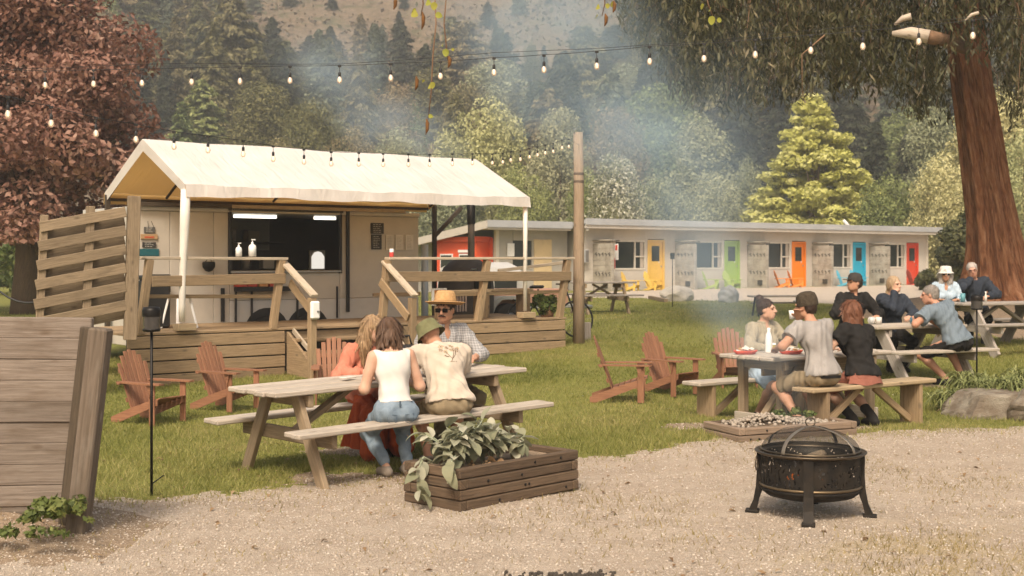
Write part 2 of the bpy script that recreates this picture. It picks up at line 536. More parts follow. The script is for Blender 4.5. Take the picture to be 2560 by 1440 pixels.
# soil bank rising to the left under the plank wall
Z = Z + .16 * np.clip((-2.45 - X) / .8, 0, 1) * np.clip((Y - 7.6) / .8, 0, 1) * np.clip((9.6 - Y) / .8, 0, 1)
def gsurf(x, y):
    x = np.asarray(x, float); y = np.asarray(y, float)
    z = g(x, y) + np.where(y < 40, .012 * vnoise(x * 2.2, y * 2.2, 9) + .004 * vnoise(x * 9, y * 9, 10), 0)
    return z + .16 * np.clip((-2.45 - x) / .8, 0, 1) * np.clip((y - 7.6) / .8, 0, 1) * np.clip((9.6 - y) / .8, 0, 1)
nx, ny = X.shape
V = np.stack([X, Y, Z], -1).reshape(-1, 3)
idx = np.arange(nx * ny).reshape(nx, ny)
Q = np.stack([idx[:-1, :-1], idx[1:, :-1], idx[1:, 1:], idx[:-1, 1:]], -1).reshape(-1, 4)
cx = V[Q].mean(1)
reg = region(cx[:, 0], cx[:, 1])
for k, nm, mt in ((0, 'lawn', G_LAWN), (1, 'gravel_path', G_GRAV), (2, 'driveway', G_DRIVE), (3, 'bare_soil', G_SOIL)):
    q = Q[reg == k]
    used, inv = np.unique(q, return_inverse=True)
    o = link(nm, np_mesh(nm, V[used], inv.reshape(-1, 4), True), mt)
    o['kind'] = 'structure'
hx = np.arange(-260, 281, 4.0); hy = np.arange(83.5, 345, 3.0)
X2, Y2 = np.meshgrid(hx, hy, indexing='ij')
Z2 = g(X2, Y2) + .5 * np.clip((Y2 - 95) / 60, 0, 1) * vnoise(X2 * .35, Y2 * .35, 5) - .02
i2 = np.arange(X2.size).reshape(X2.shape)
Q2 = np.stack([i2[:-1, :-1], i2[1:, :-1], i2[1:, 1:], i2[:-1, 1:]], -1).reshape(-1, 4)
hill = link('hillside', np_mesh('hillside', np.stack([X2, Y2, Z2], -1).reshape(-1, 3), Q2, True), G_HILL)
hill['kind'] = 'structure'

# ------------------------------------------------------------------ grass blades, stones, fallen leaves
def blades(name, n, mat, box, hmin, hmax, w, regs=(0,), pow_=1.0, dens=None, seed=1):
    rs = np.random.RandomState(seed)
    x0, x1, y0, y1 = box
    m = int(n * 2.2)
    y = y0 + (y1 - y0) * rs.rand(m) ** pow_
    x = x0 + (x1 - x0) * rs.rand(m)
    keep = (np.abs(x / y) < .44)
    rr = region(x + rs.normal(0, .03, m), y + rs.normal(0, .03, m))
    keep &= np.isin(rr, regs)
    if dens is not None: keep &= rs.rand(m) < dens(x, y)
    x, y = x[keep][:n], y[keep][:n]
    k = len(x); z = gsurf(x, y) - .004
    h = hmin + (hmax - hmin) * rs.rand(k) ** 1.6
    h *= .75 + .5 * np.clip(vnoise(x * 1.7, y * 1.7, 21) + .5, 0, 1)
    a = rs.rand(k) * 6.28
    ww = w * (.7 + .6 * rs.rand(k))
    lean = h * (.25 + .75 * rs.rand(k)); b = rs.rand(k) * 6.28
    V = np.empty((k, 3, 3))
    V[:, 0] = np.stack([x - np.cos(a) * ww, y - np.sin(a) * ww, z], -1)
    V[:, 1] = np.stack([x + np.cos(a) * ww, y + np.sin(a) * ww, z], -1)
    V[:, 2] = np.stack([x + np.cos(b) * lean, y + np.sin(b) * lean, z + h], -1)
    rn = np.clip(.46 + .42 * vnoise(x * .9, y * .9, 31) + rs.normal(0, .18, k), 0, 1)
    me = np_mesh(name, V.reshape(-1, 3), np.arange(k * 3).reshape(-1, 3), False, rn)
    o = link(name, me, mat); o['kind'] = 'stuff'
    return o
M_GRASS = leafm('grass blades', [(.12, .14, .027), (.225, .235, .052), (.33, .31, .095), (.42, .35, .15)], .4, 0)
M_DRY = leafm('dry grass blades', [(.22, .17, .06), (.33, .25, .10), (.20, .19, .05)], .35, 0)
tag(blades('grass', 360000, M_GRASS, (-6, 12, 8.6, 22), .018, .065, .0042, (0,), 1.25, lambda x, y: np.clip(.72 + .5 * vnoise(x * 1.3, y * 1.3, 61), .12, 1)), 'short green lawn grass', 'grass')
tag(blades('grass_tufts', 42000, M_DRY, (-4, 6, 7.0, 14), .015, .05, .004, (1, 3), 1,
    lambda x, y: np.clip(.05 + .9 * np.clip(vnoise(x * 1.1, y * 1.1, 41) - .15, 0, 1) + .6 * np.exp(-((y - gravel_edge(x)) / .5) ** 2)
                         + 2.2 * np.clip(.45 + vnoise(x * 2.1, y * 2.1, 43), 0, 1) * np.exp(-((x - 2.75) / .8) ** 2 - ((y - 7.7) / .75) ** 2), 0, 1) * .6, 2), 'dry yellow grass sprouting through the gravel', 'grass')

tag(blades('edge_grass', 30000, M_GRASS, (-4, 7, 8.2, 15), .015, .055, .0042, (1, 3), 1,
    lambda x, y: np.exp(-((y - gravel_edge(x)) / .33) ** 2) * np.clip(.35 + vnoise(x * 3, y * 3, 91), 0, 1), 12), 'ragged green grass creeping over the gravel edge', 'grass')
tag(blades('far_grass', 60000, M_GRASS, (-14, 16, 22, 44), .03, .07, .009, (0,), 1.3, None, 13), 'distant lawn grass toward the motel', 'grass')

def stones(name, n, mat, box, smin, smax, regs=(1,), seed=3, dens=None):
    rs = np.random.RandomState(seed)
    x0, x1, y0, y1 = box; m = int(n * 2.5)
    x = x0 + (x1 - x0) * rs.rand(m); y = y0 + (y1 - y0) * rs.rand(m) ** 1.3
    keep = (np.abs(x / y) < .43) & np.isin(region(x, y), regs)
    if dens is not None: keep &= rs.rand(m) < dens(x, y)
    x, y = x[keep][:n], y[keep][:n]; k = len(x)
    s = smin + (smax - smin) * rs.rand(k) ** 3.5
    base = np.array([[1, 0, 0], [-1, 0, 0], [0, 1, 0], [0, -1, 0], [0, 0, .6], [0, 0, -.6]], float)
    Vv = base[None] * s[:, None, None] * (.7 + .6 * rs.rand(k, 6, 1))
    a = rs.rand(k) * 6.28; c, sn = np.cos(a)[:, None], np.sin(a)[:, None]
    Vx = Vv[..., 0] * c - Vv[..., 1] * sn; Vy = Vv[..., 0] * sn + Vv[..., 1] * c
    Vv = np.stack([Vx + x[:, None], Vy + y[:, None], Vv[..., 2] + (gsurf(x, y) + s * .2)[:, None]], -1)
    fb = np.array([[0, 2, 4], [2, 1, 4], [1, 3, 4], [3, 0, 4], [2, 0, 5], [1, 2, 5], [3, 1, 5], [0, 3, 5]])
    Ff = (fb[None] + (np.arange(k) * 6)[:, None, None]).reshape(-1, 3)
    me = np_mesh(name, Vv.reshape(-1, 3), Ff, False, np.repeat(rs.rand(k), 8))
    o = link(name, me, mat); o['kind'] = 'stuff'
    return o
M_STONE = leafm('gravel stones', [(.29, .235, .18), (.42, .345, .27), (.49, .41, .325), (.57, .50, .42)], 0, 0, 0, .9)
tag(stones('gravel_stones', 62000, M_STONE, (-4, 5.5, 6.8, 13.2), .003, .012, (1, 3)), 'small pale gravel stones over the path', 'gravel')
def litter(name, n, mat, seed, box, dens=None, sz=(.012, .035)):
    rs = np.random.RandomState(seed)
    x = box[0] + (box[1] - box[0]) * rs.rand(n); y = box[2] + (box[3] - box[2]) * rs.rand(n)
    if dens is not None:
        k = rs.rand(n) < dens(x, y); x, y = x[k], y[k]
    n = len(x); s = sz[0] + (sz[1] - sz[0]) * rs.rand(n) ** 2; a = rs.rand(n) * 6.28; z = gsurf(x, y) + .012
    c, sn = np.cos(a), np.sin(a); t = rs.normal(0, .35, (n, 2))
    V = np.stack([np.stack([x + c * s, y + sn * s, z + s * t[:, 0]], -1), np.stack([x - sn * s * .5, y + c * s * .5, z + s * .4], -1),
                  np.stack([x - c * s, y - sn * s, z + s * t[:, 1]], -1), np.stack([x + sn * s * .5, y - c * s * .5, z + s * .25], -1)], 1)
    o = link(name, np_mesh(name, V.reshape(-1, 3), np.arange(n * 4).reshape(-1, 4), False, rs.rand(n)), mat)
    o['kind'] = 'stuff'
    return o
M_LITTER = leafm('dead leaf', [(.16, .09, .04), (.28, .17, .08), (.38, .27, .15)], .2, 0)
tag(litter('fallen_leaves', 420, M_LITTER, 8, (-3.6, 5, 7.2, 12.5)), 'scattered dry brown leaves on the path', 'leaves')
M_CLOV = leafm('clover', [(.5, .5, .42), (.62, .6, .5), (.12, .16, .04)], .2, 0)
tag(litter('lawn_daisies', 500, M_CLOV, 9, (-3, 7, 10, 19), lambda x, y: (region(x, y) == 0) * np.clip(vnoise(x, y, 77) + .2, 0, 1), (.008, .018)), 'tiny pale flowers and clover in the lawn', 'flowers')

# ------------------------------------------------------------------ tree builders
def cards(pos, nrm, size, aspect=.5, rs=None, droop=None):
    """leaf shaped quads around pos; nrm n x 3 facing; returns V, F"""
    n = len(pos)
    if droop is None:
        t = rs.normal(0, 1, (n, 3))
    else:
        t = droop
    nrm = nrm / (np.linalg.norm(nrm, axis=1, keepdims=True) + 1e-9)
    t = t - nrm * (t * nrm).sum(1, keepdims=True)
    t /= np.linalg.norm(t, axis=1, keepdims=True) + 1e-9
    b = np.cross(nrm, t)
    s = np.asarray(size)[:, None]
    V = np.stack([pos - t * s, pos + b * s * aspect - t * s * .1, pos + t * s, pos - b * s * aspect - t * s * .1], 1)
    return V.reshape(-1, 3), np.arange(n * 4).reshape(-1, 4)

def broad_mesh(name, rs, n, ctr, rad, clumps, leaf, cr=(.25, .45), flat=1.0, top=1.0, shell=.55, zmin=.05):
    """crown of leaf cards in clumps; ctr, rad in metres, tree base at the origin"""
    ctr = np.array(ctr, float); rad = np.array(rad, float)
    u = rs.normal(0, 1, (clumps, 3)); u /= np.linalg.norm(u, axis=1, keepdims=True)
    q = shell + (1 - shell) * rs.rand(clumps) ** .5
    cc = u * q[:, None]
    if top != 1.0:   # narrow towards the top
        k = np.clip((cc[:, 2] + 1) / 2, 0, 1); sc = 1 + (top - 1) * k
        cc[:, 0] *= sc; cc[:, 1] *= sc
    cc = ctr + cc * rad
    r = (cr[0] + (cr[1] - cr[0]) * rs.rand(clumps)) * rad.mean()
    w = r ** 2; pick = rs.choice(clumps, n, p=w / w.sum())
    d = rs.normal(0, 1, (n, 3)); d /= np.linalg.norm(d, axis=1, keepdims=True)
    dist = r[pick] * (.35 + .65 * rs.rand(n) ** .45)
    off = d * dist[:, None]; off[:, 2] *= flat
    pos = cc[pick] + off
    sel = pos[:, 2] > zmin; pos = pos[sel]; d = d[sel]; pick = pick[sel]; k = len(pos)
    nr = d + rs.normal(0, .7, (k, 3)); nr[:, 2] += .35
    Vv, Ff = cards(pos, nr, leaf * (.6 + .8 * rs.rand(k)), .55, rs)
    rn = np.clip(.5 + .22 * (rs.rand(clumps)[pick] - .5) * 2 + rs.normal(0, .18, k), 0, 1)
    return np_mesh(name, Vv, Ff, False, rn), cc

def limbs_mesh(name, base_r, height, cc, rs, nl=9, lean=(0, 0), n=8):
    mb = MB()
    tp = Vector((lean[0], lean[1], height))
    pts = [Vector((lean[0] * t + .06 * math.sin(t * 9) * height * .05, lean[1] * t, height * t)) for t in (0, .15, .35, .55, .75, 1)]
    rr = [base_r * k for k in (1.35, 1.0, .85, .65, .42, .16)]
    mb.tube(pts, rr, n)
    order = rs.permutation(len(cc))[:nl]
    for i in order:
        e = Vector(cc[i]); t = min(.9, max(.25, e.z / height * .6)); a = Vector((lean[0] * t, lean[1] * t, height * t))
        m = a.lerp(e, .5) + Vector((0, 0, -.05 * height * rs.rand()))
        mb.tube([a, m, e], [base_r * .42, base_r * .25, base_r * .07], 5)
    return mb.mesh(name)

M_BARK = wood('bark', (.16, .11, .075), (.07, .05, .035), .95, .1)

def conifer_mesh(name, rs, n, h, r, leaf, shape=1.0, droop=.35, start=.06):
    """layered branches with hanging cards; returns crown mesh"""
    P_, N_, T_ = [], [], []
    whorls = int(16 + h * .6)
    per = max(4, n // (whorls * 7))
    for w in range(whorls):
        f = start + (1 - start) * w / whorls
        z = h * f
        rl = r * (1 - f) ** shape * (.85 + .3 * rs.rand()) + .04 * r
        for b in range(7):
            a = rs.rand() * 6.283
            L = rl * (.65 + .5 * rs.rand())
            t = rs.rand(per) ** .65
            dirx, diry = math.cos(a), math.sin(a)
            px = dirx * L * t + rs.normal(0, .10 * L + .04, per); py = diry * L * t + rs.normal(0, .10 * L + .04, per)
            pz = z + L * (.22 * t - droop * t * t) + rs.normal(0, .02 * h / whorls * 8, per)
            P_.append(np.stack([px, py, pz], -1))
            nr = np.stack([dirx * .5 + rs.normal(0, .5, per), diry * .5 + rs.normal(0, .5, per), .55 + rs.normal(0, .4, per)], -1)
            N_.append(nr)
            T_.append(np.stack([np.full(per, dirx), np.full(per, diry), -.55 + rs.normal(0, .35, per)], -1) + rs.normal(0, .25, (per, 3)))
    P_, N_, T_ = map(np.concatenate, (P_, N_, T_))
    k = len(P_)
    Vv, Ff = cards(P_, N_, leaf * (.6 + .8 * rs.rand(k)), .38, rs, T_)
    # tip
    return np_mesh(name, Vv, Ff, False, np.clip(rs.rand(k) * .7 + .3 * (np.hypot(P_[:, 0], P_[:, 1]) / r), 0, 1))

def make_tree(name, label, cat, x, y, crown_me, trunk_me, cmat, scale=1.0, rotz=0, group=None, zoff=0, sz=None):
    t = thing(name, label, cat, (x, y, gz(x, y) + zoff - .05), rotz, group, None, sz or (scale, scale, scale))
    c = link('crown', crown_me, None, t)
    if not crown_me.materials: crown_me.materials.append(cmat)
    if crown_me.materials[0] != cmat:
        c.material_slots[0].link = 'OBJECT'; c.material_slots[0].material = cmat
    link('trunk', trunk_me, M_BARK, t)
    return t

rs = np.random.RandomState(17)
def trunk_simple(h, r):
    mb = MB(); mb.tube([(0, 0, -.3), (0, 0, h * .3), (0, 0, h * .7), (0, 0, h)], [r * 1.3, r, r * .6, r * .1], 7)
    return mb.mesh('trunk')
CON = [conifer_mesh('crown', rs, 14000, 12, 3.0, .26, .85, .35),
       conifer_mesh('crown', rs, 14000, 12, 3.7, .27, .75, .3),
       conifer_mesh('crown', rs, 12000, 12, 2.3, .24, .9, .45),
       conifer_mesh('crown', rs, 15000, 12, 4.2, .28, .62, .2)]
CTR = trunk_simple(11.5, .22)
BRO = [broad_mesh('crown', rs, 22000, (0, 0, 5.2), (3.7, 3.7, 5.2), 75, .135, (.26, .42), .9, .6)[0],
       broad_mesh('crown', rs, 22000, (0, 0, 4.6), (4.4, 4.4, 4.7), 85, .14, (.22, .38), .85, .75)[0],
       broad_mesh('crown', rs, 20000, (0, 0, 5.0), (3.1, 3.1, 5.4), 80, .13, (.22, .4), .9, .35)[0]]
BTR = trunk_simple(7, .24)
def hillmat(nm, cs): return leafm(nm, [tuple(q * (1.15 if nm.startswith('dark') else 1.42) for q in c) for c in cs], .2, .22, .018, .8)
H_DARK = hillmat('dark conifer', [(.018, .022, .011), (.036, .041, .02), (.058, .062, .03)])
H_OLIVE = hillmat('olive conifer', [(.05, .05, .018), (.095, .09, .034), (.15, .135, .055)])
H_BLUE = hillmat('blue green spruce', [(.04, .047, .03), (.07, .082, .05), (.115, .125, .075)])
H_BROWN = hillmat('brown olive tree', [(.075, .06, .028), (.13, .105, .05), (.20, .165, .085)])
H_GREEN = hillmat('mid green tree', [(.07, .085, .025), (.13, .15, .05), (.21, .225, .085)])
H_GREY = hillmat('grey green tree', [(.10, .105, .052), (.18, .185, .10), (.27, .27, .155)])
H_PALE = hillmat('pale olive tree', [(.16, .16, .06), (.28, .27, .12), (.40, .385, .195)])
H_YEL = leafm('yellow green tree', [(.38, .37, .08), (.52, .50, .145), (.64, .61, .27)], .3, .1)
H_FLOW = leafm('flowering shrub', [(.10, .11, .04), (.20, .20, .09), (.52, .5, .38), (.68, .65, .54)], .2, .05)

def px_at(x, y, z): return 1280 + F * x / y, HZ - F * (z - EYE) / y
LAND = [(0, 'copper leaved tree'), (360, "tent's left gable"), (620, "tent's middle"), (960, "tent's right half"), (1210, 'round olive tree'), (1440, 'light pole'),
        (1640, 'yellow door'), (1830, 'green door'), (1997, 'orange door'), (2148, 'blue door'), (2281, 'red door'), (2480, 'red trunk')]
def hill_label(kind, px, py, hpx):
    lm = min(LAND, key=lambda q: abs(q[0] - px))[1]
    row = 'at hill foot' if py > 470 else 'low down' if py > 380 else 'on the lower slope' if py > 300 else 'halfway up' if py > 215 else 'high up' if py > 120 else 'near the top edge'
    size = 'small' if hpx < 95 else 'tall' if hpx > 190 else 'medium'
    return f'{size} {kind} {row}, beyond the {lm}'

# hand placed trees on and before the hill: (x px, crown top y, width px, distance, crown, material, kind)
HAND = [
 (505, 195, 190, 125, 'c', 1, H_GREEN, 'grey green conifer'), (455, 250, 120, 118, 'c', 2, H_GREEN, 'slim green conifer'),
 (665, 225, 230, 118, 'b', 0, H_OLIVE, 'bushy olive tree'), (790, 250, 200, 112, 'b', 1, H_OLIVE, 'broad olive tree'),
 (870, 330, 180, 100, 'b', 1, H_BROWN, 'low brown tree'), (700, 350, 200, 96, 'b', 1, H_BROWN, 'low russet tree'),
 (985, 210, 190, 122, 'b', 2, H_BROWN, 'brown olive tree'), (1080, 170, 150, 150, 'b', 2, H_OLIVE, 'pointed olive tree'),
 (1205, 258, 265, 92, 'b', 1, H_PALE, 'round pale olive tree'), (1180, 225, 190, 118, 'b', 0, H_BROWN, 'brown domed tree'),
 (1130, 440, 200, 86, 'b', 1, H_GREY, 'low grey tree'), (1010, 330, 190, 104, 'b', 1, H_GREY, 'smoky grey tree'),
 (1310, 420, 160, 84, 'b', 1, H_GREEN, 'low green tree'), (1400, 285, 180, 100, 'b', 0, H_GREY, 'grey green tree'),
 (1345, 200, 170, 128, 'c', 3, H_BLUE, 'blue green spruce'), (1530, 285, 220, 104, 'b', 0, H_BROWN, 'mottled brown tree'),
 (1480, 430, 150, 80, 'b', 1, H_GREEN, 'low green tree'), (1535, 398, 160, 74, 'b', 0, H_FLOW, 'white flowering tree'),
 (1660, 225, 260, 108, 'b', 0, H_GREEN, 'domed green tree'), (1750, 290, 220, 100, 'b', 2, H_GREY, 'grey green tree'),
 (1640, 440, 180, 78, 'b', 1, H_GREY, 'low grey tree'), (1770, 440, 190, 76, 'b', 1, H_GREY, 'pale grey tree'),
 (1870, 400, 110, 82, 'b', 2, H_GREY, 'narrow grey tree'), (1850, 215, 200, 112, 'c', 1, H_DARK, 'dark layered conifer'),
 (1950, 200, 210, 122, 'c', 3, H_DARK, 'broad dark conifer'), (2190, 300, 150, 96, 'c', 0, H_DARK, 'dark pointed conifer'),
 (2265, 330, 130, 92, 'c', 0, H_DARK, 'dark young conifer'), (2130, 250, 190, 118, 'c', 3, H_DARK, 'broad dark conifer'),
 (2235, 440, 210, 72, 'b', 1, H_GREEN, 'bushy green tree'),
 (2330, 255, 190, 88, 'b', 2, H_GREY, 'pale grey green tree'), (2480, 240, 300, 70, 'b', 0, H_PALE, 'pale yellowish tree'),
 (2370, 395, 200, 66, 'b', 1, H_PALE, 'low pale tree'), (2560, 330, 200, 60, 'b', 1, H_PALE, 'pale bushy tree'),
 (2420, 80, 220, 130, 'c', 1, H_DARK, 'dark conifer'), (2560, 120, 220, 120, 'c', 3, H_DARK, 'dark conifer'),
 (1540, 60, 170, 190, 'c', 1, H_DARK, 'dark spruce'), (1480, 110, 130, 185, 'c', 0, H_BLUE, 'blue green spruce'),
 (600, 110, 150, 170, 'c', 3, H_OLIVE, 'olive pine'), (340, 150, 160, 135, 'c', 1, H_DARK, 'dark conifer'),
 (400, 60, 170, 160, 'c', 1, H_BLUE, 'smoky spruce'), (800, 90, 150, 200, 'c', 3, H_DARK, 'dark pine'),
]
for (px, top, wpx, D, ty, k, mt, kind) in HAND:
    x = (px - 1280) * D / F; z0 = gz(x, D); zt = EYE + (HZ - top) * D / F
    h = max(3.0, zt - z0); w = wpx * D / F
    if ty == 'c':
        rad = [3.0, 3.7, 2.3, 4.2][k]; s = (w / (2 * rad) * 1.05, w / (2 * rad) * 1.05, h / 12)
        me, tr = CON[k], CTR
    else:
        w *= 1.15; rad = [4.3, 5.1, 3.7][k]; s = (w / (2 * rad), w / (2 * rad), h / [10.6, 9.6, 10.7][k])
        me, tr = BRO[k], BTR
    make_tree('conifer_tree' if ty == 'c' else 'broadleaf_tree', hill_label(kind, px, (top + HZ) / 2 if D < 90 else top + h * F / D * .5, h * F / D), 'tree', x, D, me, tr, mt,
              1, R.uniform(0, 6.28), 'trees on the hillside', 0, s)

# yellow green tree behind the motel: layered conical crown of its own
yb, ycc = broad_mesh('crown', np.random.RandomState(4), 34000, (0, 0, 4.1), (5.9, 5.6, 7.1), 330, .14, (.055, .13), .5, .08, .25)
D = 78; x = (2035 - 1280) * D / F
yt = thing('maple_tree', 'bright yellow green conical tree standing behind the motel roof', 'tree', (x, D, gz(x, D)), 0, None, None, (1.34, 1.2, 1.0))
link('crown', yb, H_YEL, yt)
link('trunk', limbs_mesh('trunk', .28, 9.5, ycc, np.random.RandomState(5), 22), M_BARK, yt)

# wooded slope filler: individual conifers, thinned over the bare brown clearing
rs = np.random.RandomState(23)
pts = [((p[0] - 1280) * p[3] / F, p[3]) for p in HAND]
cnt = 0
for trial in range(9000):
    D = 98 + 200 * rs.rand() ** .8
    px = rs.uniform(-90, 2650)
    x = (px - 1280) * D / F
    z0 = gz(x, D)
    bx, by = px_at(x, D, z0)
    if by < -40 or by > 560: continue
    c = vnoise(np.array([x * .035]), np.array([D * .035]), 51)[0]
    hm = 11.5 if D < 190 else 11
    bare = (700 < bx < 1540 and by < 170) or (620 < bx < 1100 and by < 130)
    if bare and (rs.rand() > .5 or c < -.35): continue
    pass
    md = 3.7 if not bare else 5.5
    if any((x - a) ** 2 + (D - b) ** 2 < md * md for a, b in pts): continue
    pts.append((x, D))
    hh = hm * rs.uniform(.65, 1.25) * (.5 if bare else 1)
    if 640 < bx < 1560: hh = min(hh, max(4.5, (by - 80 + rs.uniform(-50, 50)) * D / F))
    k = rs.randint(0, 4)
    mt, kind = [(H_DARK, 'dark conifer'), (H_OLIVE, 'olive conifer'), (H_BLUE, 'blue green spruce'), (H_DARK, 'deep green conifer'), (H_OLIVE, 'mossy pine'), (H_BROWN, 'brownish conifer')][rs.randint(0, 6)]
    if bare: mt, kind = [(H_BLUE, 'lone blue spruce'), (H_DARK, 'lone dark conifer')][rs.randint(0, 2)]
    if not bare and rs.rand() < .20:
        q = rs.randint(0, 3); hb_ = hh * .8; sx = hb_ / 10 * rs.uniform(.9, 1.3)
        mt, kind = [(H_OLIVE, 'rounded olive tree'), (H_GREEN, 'rounded green tree'), (H_BROWN, 'rounded brown tree'), (H_GREY, 'rounded grey tree')][rs.randint(0, 4)]
        make_tree('broadleaf_tree', hill_label(kind, bx, by, hb_ * F / D), 'tree', x, D, BRO[q], BTR, mt, 1, rs.uniform(0, 6.28), 'trees on the hillside', 0, (sx, sx, hb_ / 10.4))
        cnt += 1
        continue
    sx = hh / 12 * rs.uniform(.95, 1.35)
    make_tree('conifer_tree', hill_label(kind, bx, by, hh * F / D), 'tree', x, D, CON[k], CTR, mt, 1, rs.uniform(0, 6.28), 'trees on the hillside', 0, (sx, sx, hh / 12))
    cnt += 1
    if cnt >= 292: break
ORD = ['leftmost', 'second', 'third', 'fourth', 'fifth', 'sixth', 'seventh', 'eighth', 'ninth', 'tenth', 'eleventh', 'twelfth', 'thirteenth', 'fourteenth', 'fifteenth', 'sixteenth']
same = {}
for o in bpy.data.objects:
    if o.get('group') == 'trees on the hillside': same.setdefault(o['label'], []).append(o)
for lab, os_ in same.items():
    if len(os_) > 1:
        for i, o in enumerate(sorted(os_, key=lambda q: q.location.x / q.location.y)):
            o['label'] = lab + (', leftmost of them' if i == 0 else ', rightmost of them' if i == len(os_) - 1 else f', {ORD[min(i, 15)]} from left')
print('hill conifers', cnt)

# low bracken and scrub over the open slope
rs = np.random.RandomState(44)
k = 42000
y = rs.uniform(150, 330, k); x = (rs.uniform(-200, 2760, k) - 1280) * y / F
ok = vnoise(x * .12, y * .12, 71) + rs.normal(0, .45, k) > -.1; x, y = x[ok], y[ok]; k = len(x)
pos = np.stack([x, y, g(x, y) + rs.uniform(0, .8, k)], -1)
Vv, Ff = cards(pos, rs.normal(0, 1, (k, 3)) + np.array([0, -.8, .6]), rs.uniform(.2, .6, k), .6, rs)
M_SCRUB = leafm('slope scrub', [(.075, .055, .035), (.14, .10, .062), (.20, .145, .09), (.085, .085, .04)], .2, 0)
o = link('hill_scrub', np_mesh('hill_scrub', Vv, Ff, False, rs.rand(k)), M_SCRUB)
tag(o, 'brown bracken and scrub over the open hillside', 'scrub', None, 'stuff')

# copper beech, left
M_COP = leafm('copper leaves', [(.12, .055, .038), (.24, .115, .078), (.33, .18, .125), (.44, .28, .205)], .3, 0)
cb, ccc = broad_mesh('crown', np.random.RandomState(31), 95000, (0, 0, 4.9), (4.7, 4.5, 6.4), 300, .078, (.10, .19), .8, .34, .30, 1.75)
D = 32; x = (70 - 1280) * D / F
t = thing('beech_tree', 'large copper leaved tree rising behind the slatted screen', 'tree', (x, D, gz(x, D)), 0)
link('crown', cb, M_COP, t)
link('trunk', limbs_mesh('trunk', .35, 9, ccc, np.random.RandomState(6), 20), M_BARK, t)

# shrubs left, far end of the field
M_SHRUB = leafm('shrub leaves', [(.05, .07, .015), (.10, .13, .03), (.19, .20, .055)], .3, .1)
M_DSHRUB = leafm('dark shrub leaves', [(.03, .035, .012), (.075, .078, .026), (.16, .15, .055)], .25, .08)
for (px, Dd, w, h, lab) in ((70, 46, 3.6, 2.5, 'leafy green shrub below the copper leaved tree'), (-40, 48, 4.0, 2.2, 'rounded green shrub at the far left edge of the field'),
                            (20, 60, 2.6, 1.2, 'low pale shrub at the back of the left field'), (135, 50, 3.0, 2.0, 'dim green shrub just behind the slatted screen')):
    x = (px - 1280) * Dd / F
    me, cc = broad_mesh('foliage', np.random.RandomState(int(px) + 100), 3500, (0, 0, h * .5), (w / 2, w / 2, h * .5), 26, .10, (.25, .4), .9)
    t = thing('shrub', lab, 'shrub', (x, Dd, gz(x, Dd)), 0, 'shrubs around the field')
    link('foliage', me, M_SHRUB, t); link('stem', limbs_mesh('stem', .05, h * .8, cc, rs, 5), M_BARK, t)
for (px, Dd, w, h, lab) in ((2432, 47, 2.5, 2.7, 'dark leafy shrub between the motel end and the red barked trunk'), (2475, 41, 2.7, 2.1, 'dense dark shrub hugging the red barked trunk'),
                            (2325, 50, 1.1, .75, "little shrub at the foot of the motel's right corner")):
    x = (px - 1280) * Dd / F
    me, cc = broad_mesh('foliage', np.random.RandomState(int(px)), 7000 if w > 2 else 2000, (0, 0, h * .5), (w / 2, w / 2, h * .52), 34, .085, (.22, .36), .9)
    t = thing('shrub', lab, 'shrub', (x, Dd, gz(x, Dd)), 0, 'shrubs beside the motel')
    link('foliage', me, M_DSHRUB, t); link('stem', limbs_mesh('stem', .05, h * .8, cc, rs, 6), M_BARK, t)

# big red barked tree, right: leaning fluted trunk and hanging foliage
TB = Vector((0, 0, 0)); TY = 26.0
tx = (2508 - 1280) * TY / F
m, nt, out = start('red bark')
uv = nd(nt, 'ShaderNodeTexCoord').outputs['UV']
mp = nd(nt, 'ShaderNodeMapping', {'Vector': uv, 'Scale': (1.5, 13, 1)}).outputs[0]
n1 = noise(nt, mp, 1.6, 6, .65, .7)
col = ramp(nt, n1, [(.28, (.08, .033, .018)), (.5, (.32, .14, .068)), (.75, (.55, .31, .18))])
b = nd(nt, 'ShaderNodeBsdfPrincipled', {'Base Color': col, 'Roughness': .95, 'Specular IOR Level': .1, 'Normal': bumpn(nt, n1, .16, 1)})
nt.links.new(b.outputs[0], out.inputs[0])
M_RED = m
seq = thing('redwood_tree', 'huge leaning tree with red fibrous bark and dark drooping foliage', 'tree', (tx, TY, gz(tx, TY) - .1), 0)
vs, uvs, fs = [], [], []
NA, NZ = 110, 40
for i in range(NZ):
    f = i / (NZ - 1); z = f * 9.0
    cxx = -.118 * z - .008 * z * z * .4; cyy = .02 * z
    rad = .46 - .20 * f + .42 * math.exp(-z / .55)
    for k in range(NA):
        a = 2 * math.pi * k / NA
        fl = 1 + (.12 + .16 * math.exp(-z / .7)) * math.sin(a * 7 + .5 * math.sin(z * .7)) + .05 * math.sin(a * 13 + z * .6 + 1.5 * math.sin(z * .9)) + .035 * math.sin(a * 23 + 2.5 * math.sin(z * 1.3))
        vs.append((cxx + rad * fl * math.cos(a), cyy + rad * fl * math.sin(a), z))
        uvs.append((z, abs(k - NA / 2) / NA * 3.0))
for i in range(NZ - 1):
    for k in range(NA):
        k2 = (k + 1) % NA
        fs.append([i * NA + k, i * NA + k2, (i + 1) * NA + k2, (i + 1) * NA + k])
mb = MB(); mb.add(vs, fs, uvs, True); mb.build('trunk', M_RED, seq)
M_SEQ = leafm('drooping foliage', [(.030, .031, .012), (.066, .064, .025), (.11, .103, .045), (.20, .165, .09)], .3, 0)
rs = np.random.RandomState(8)
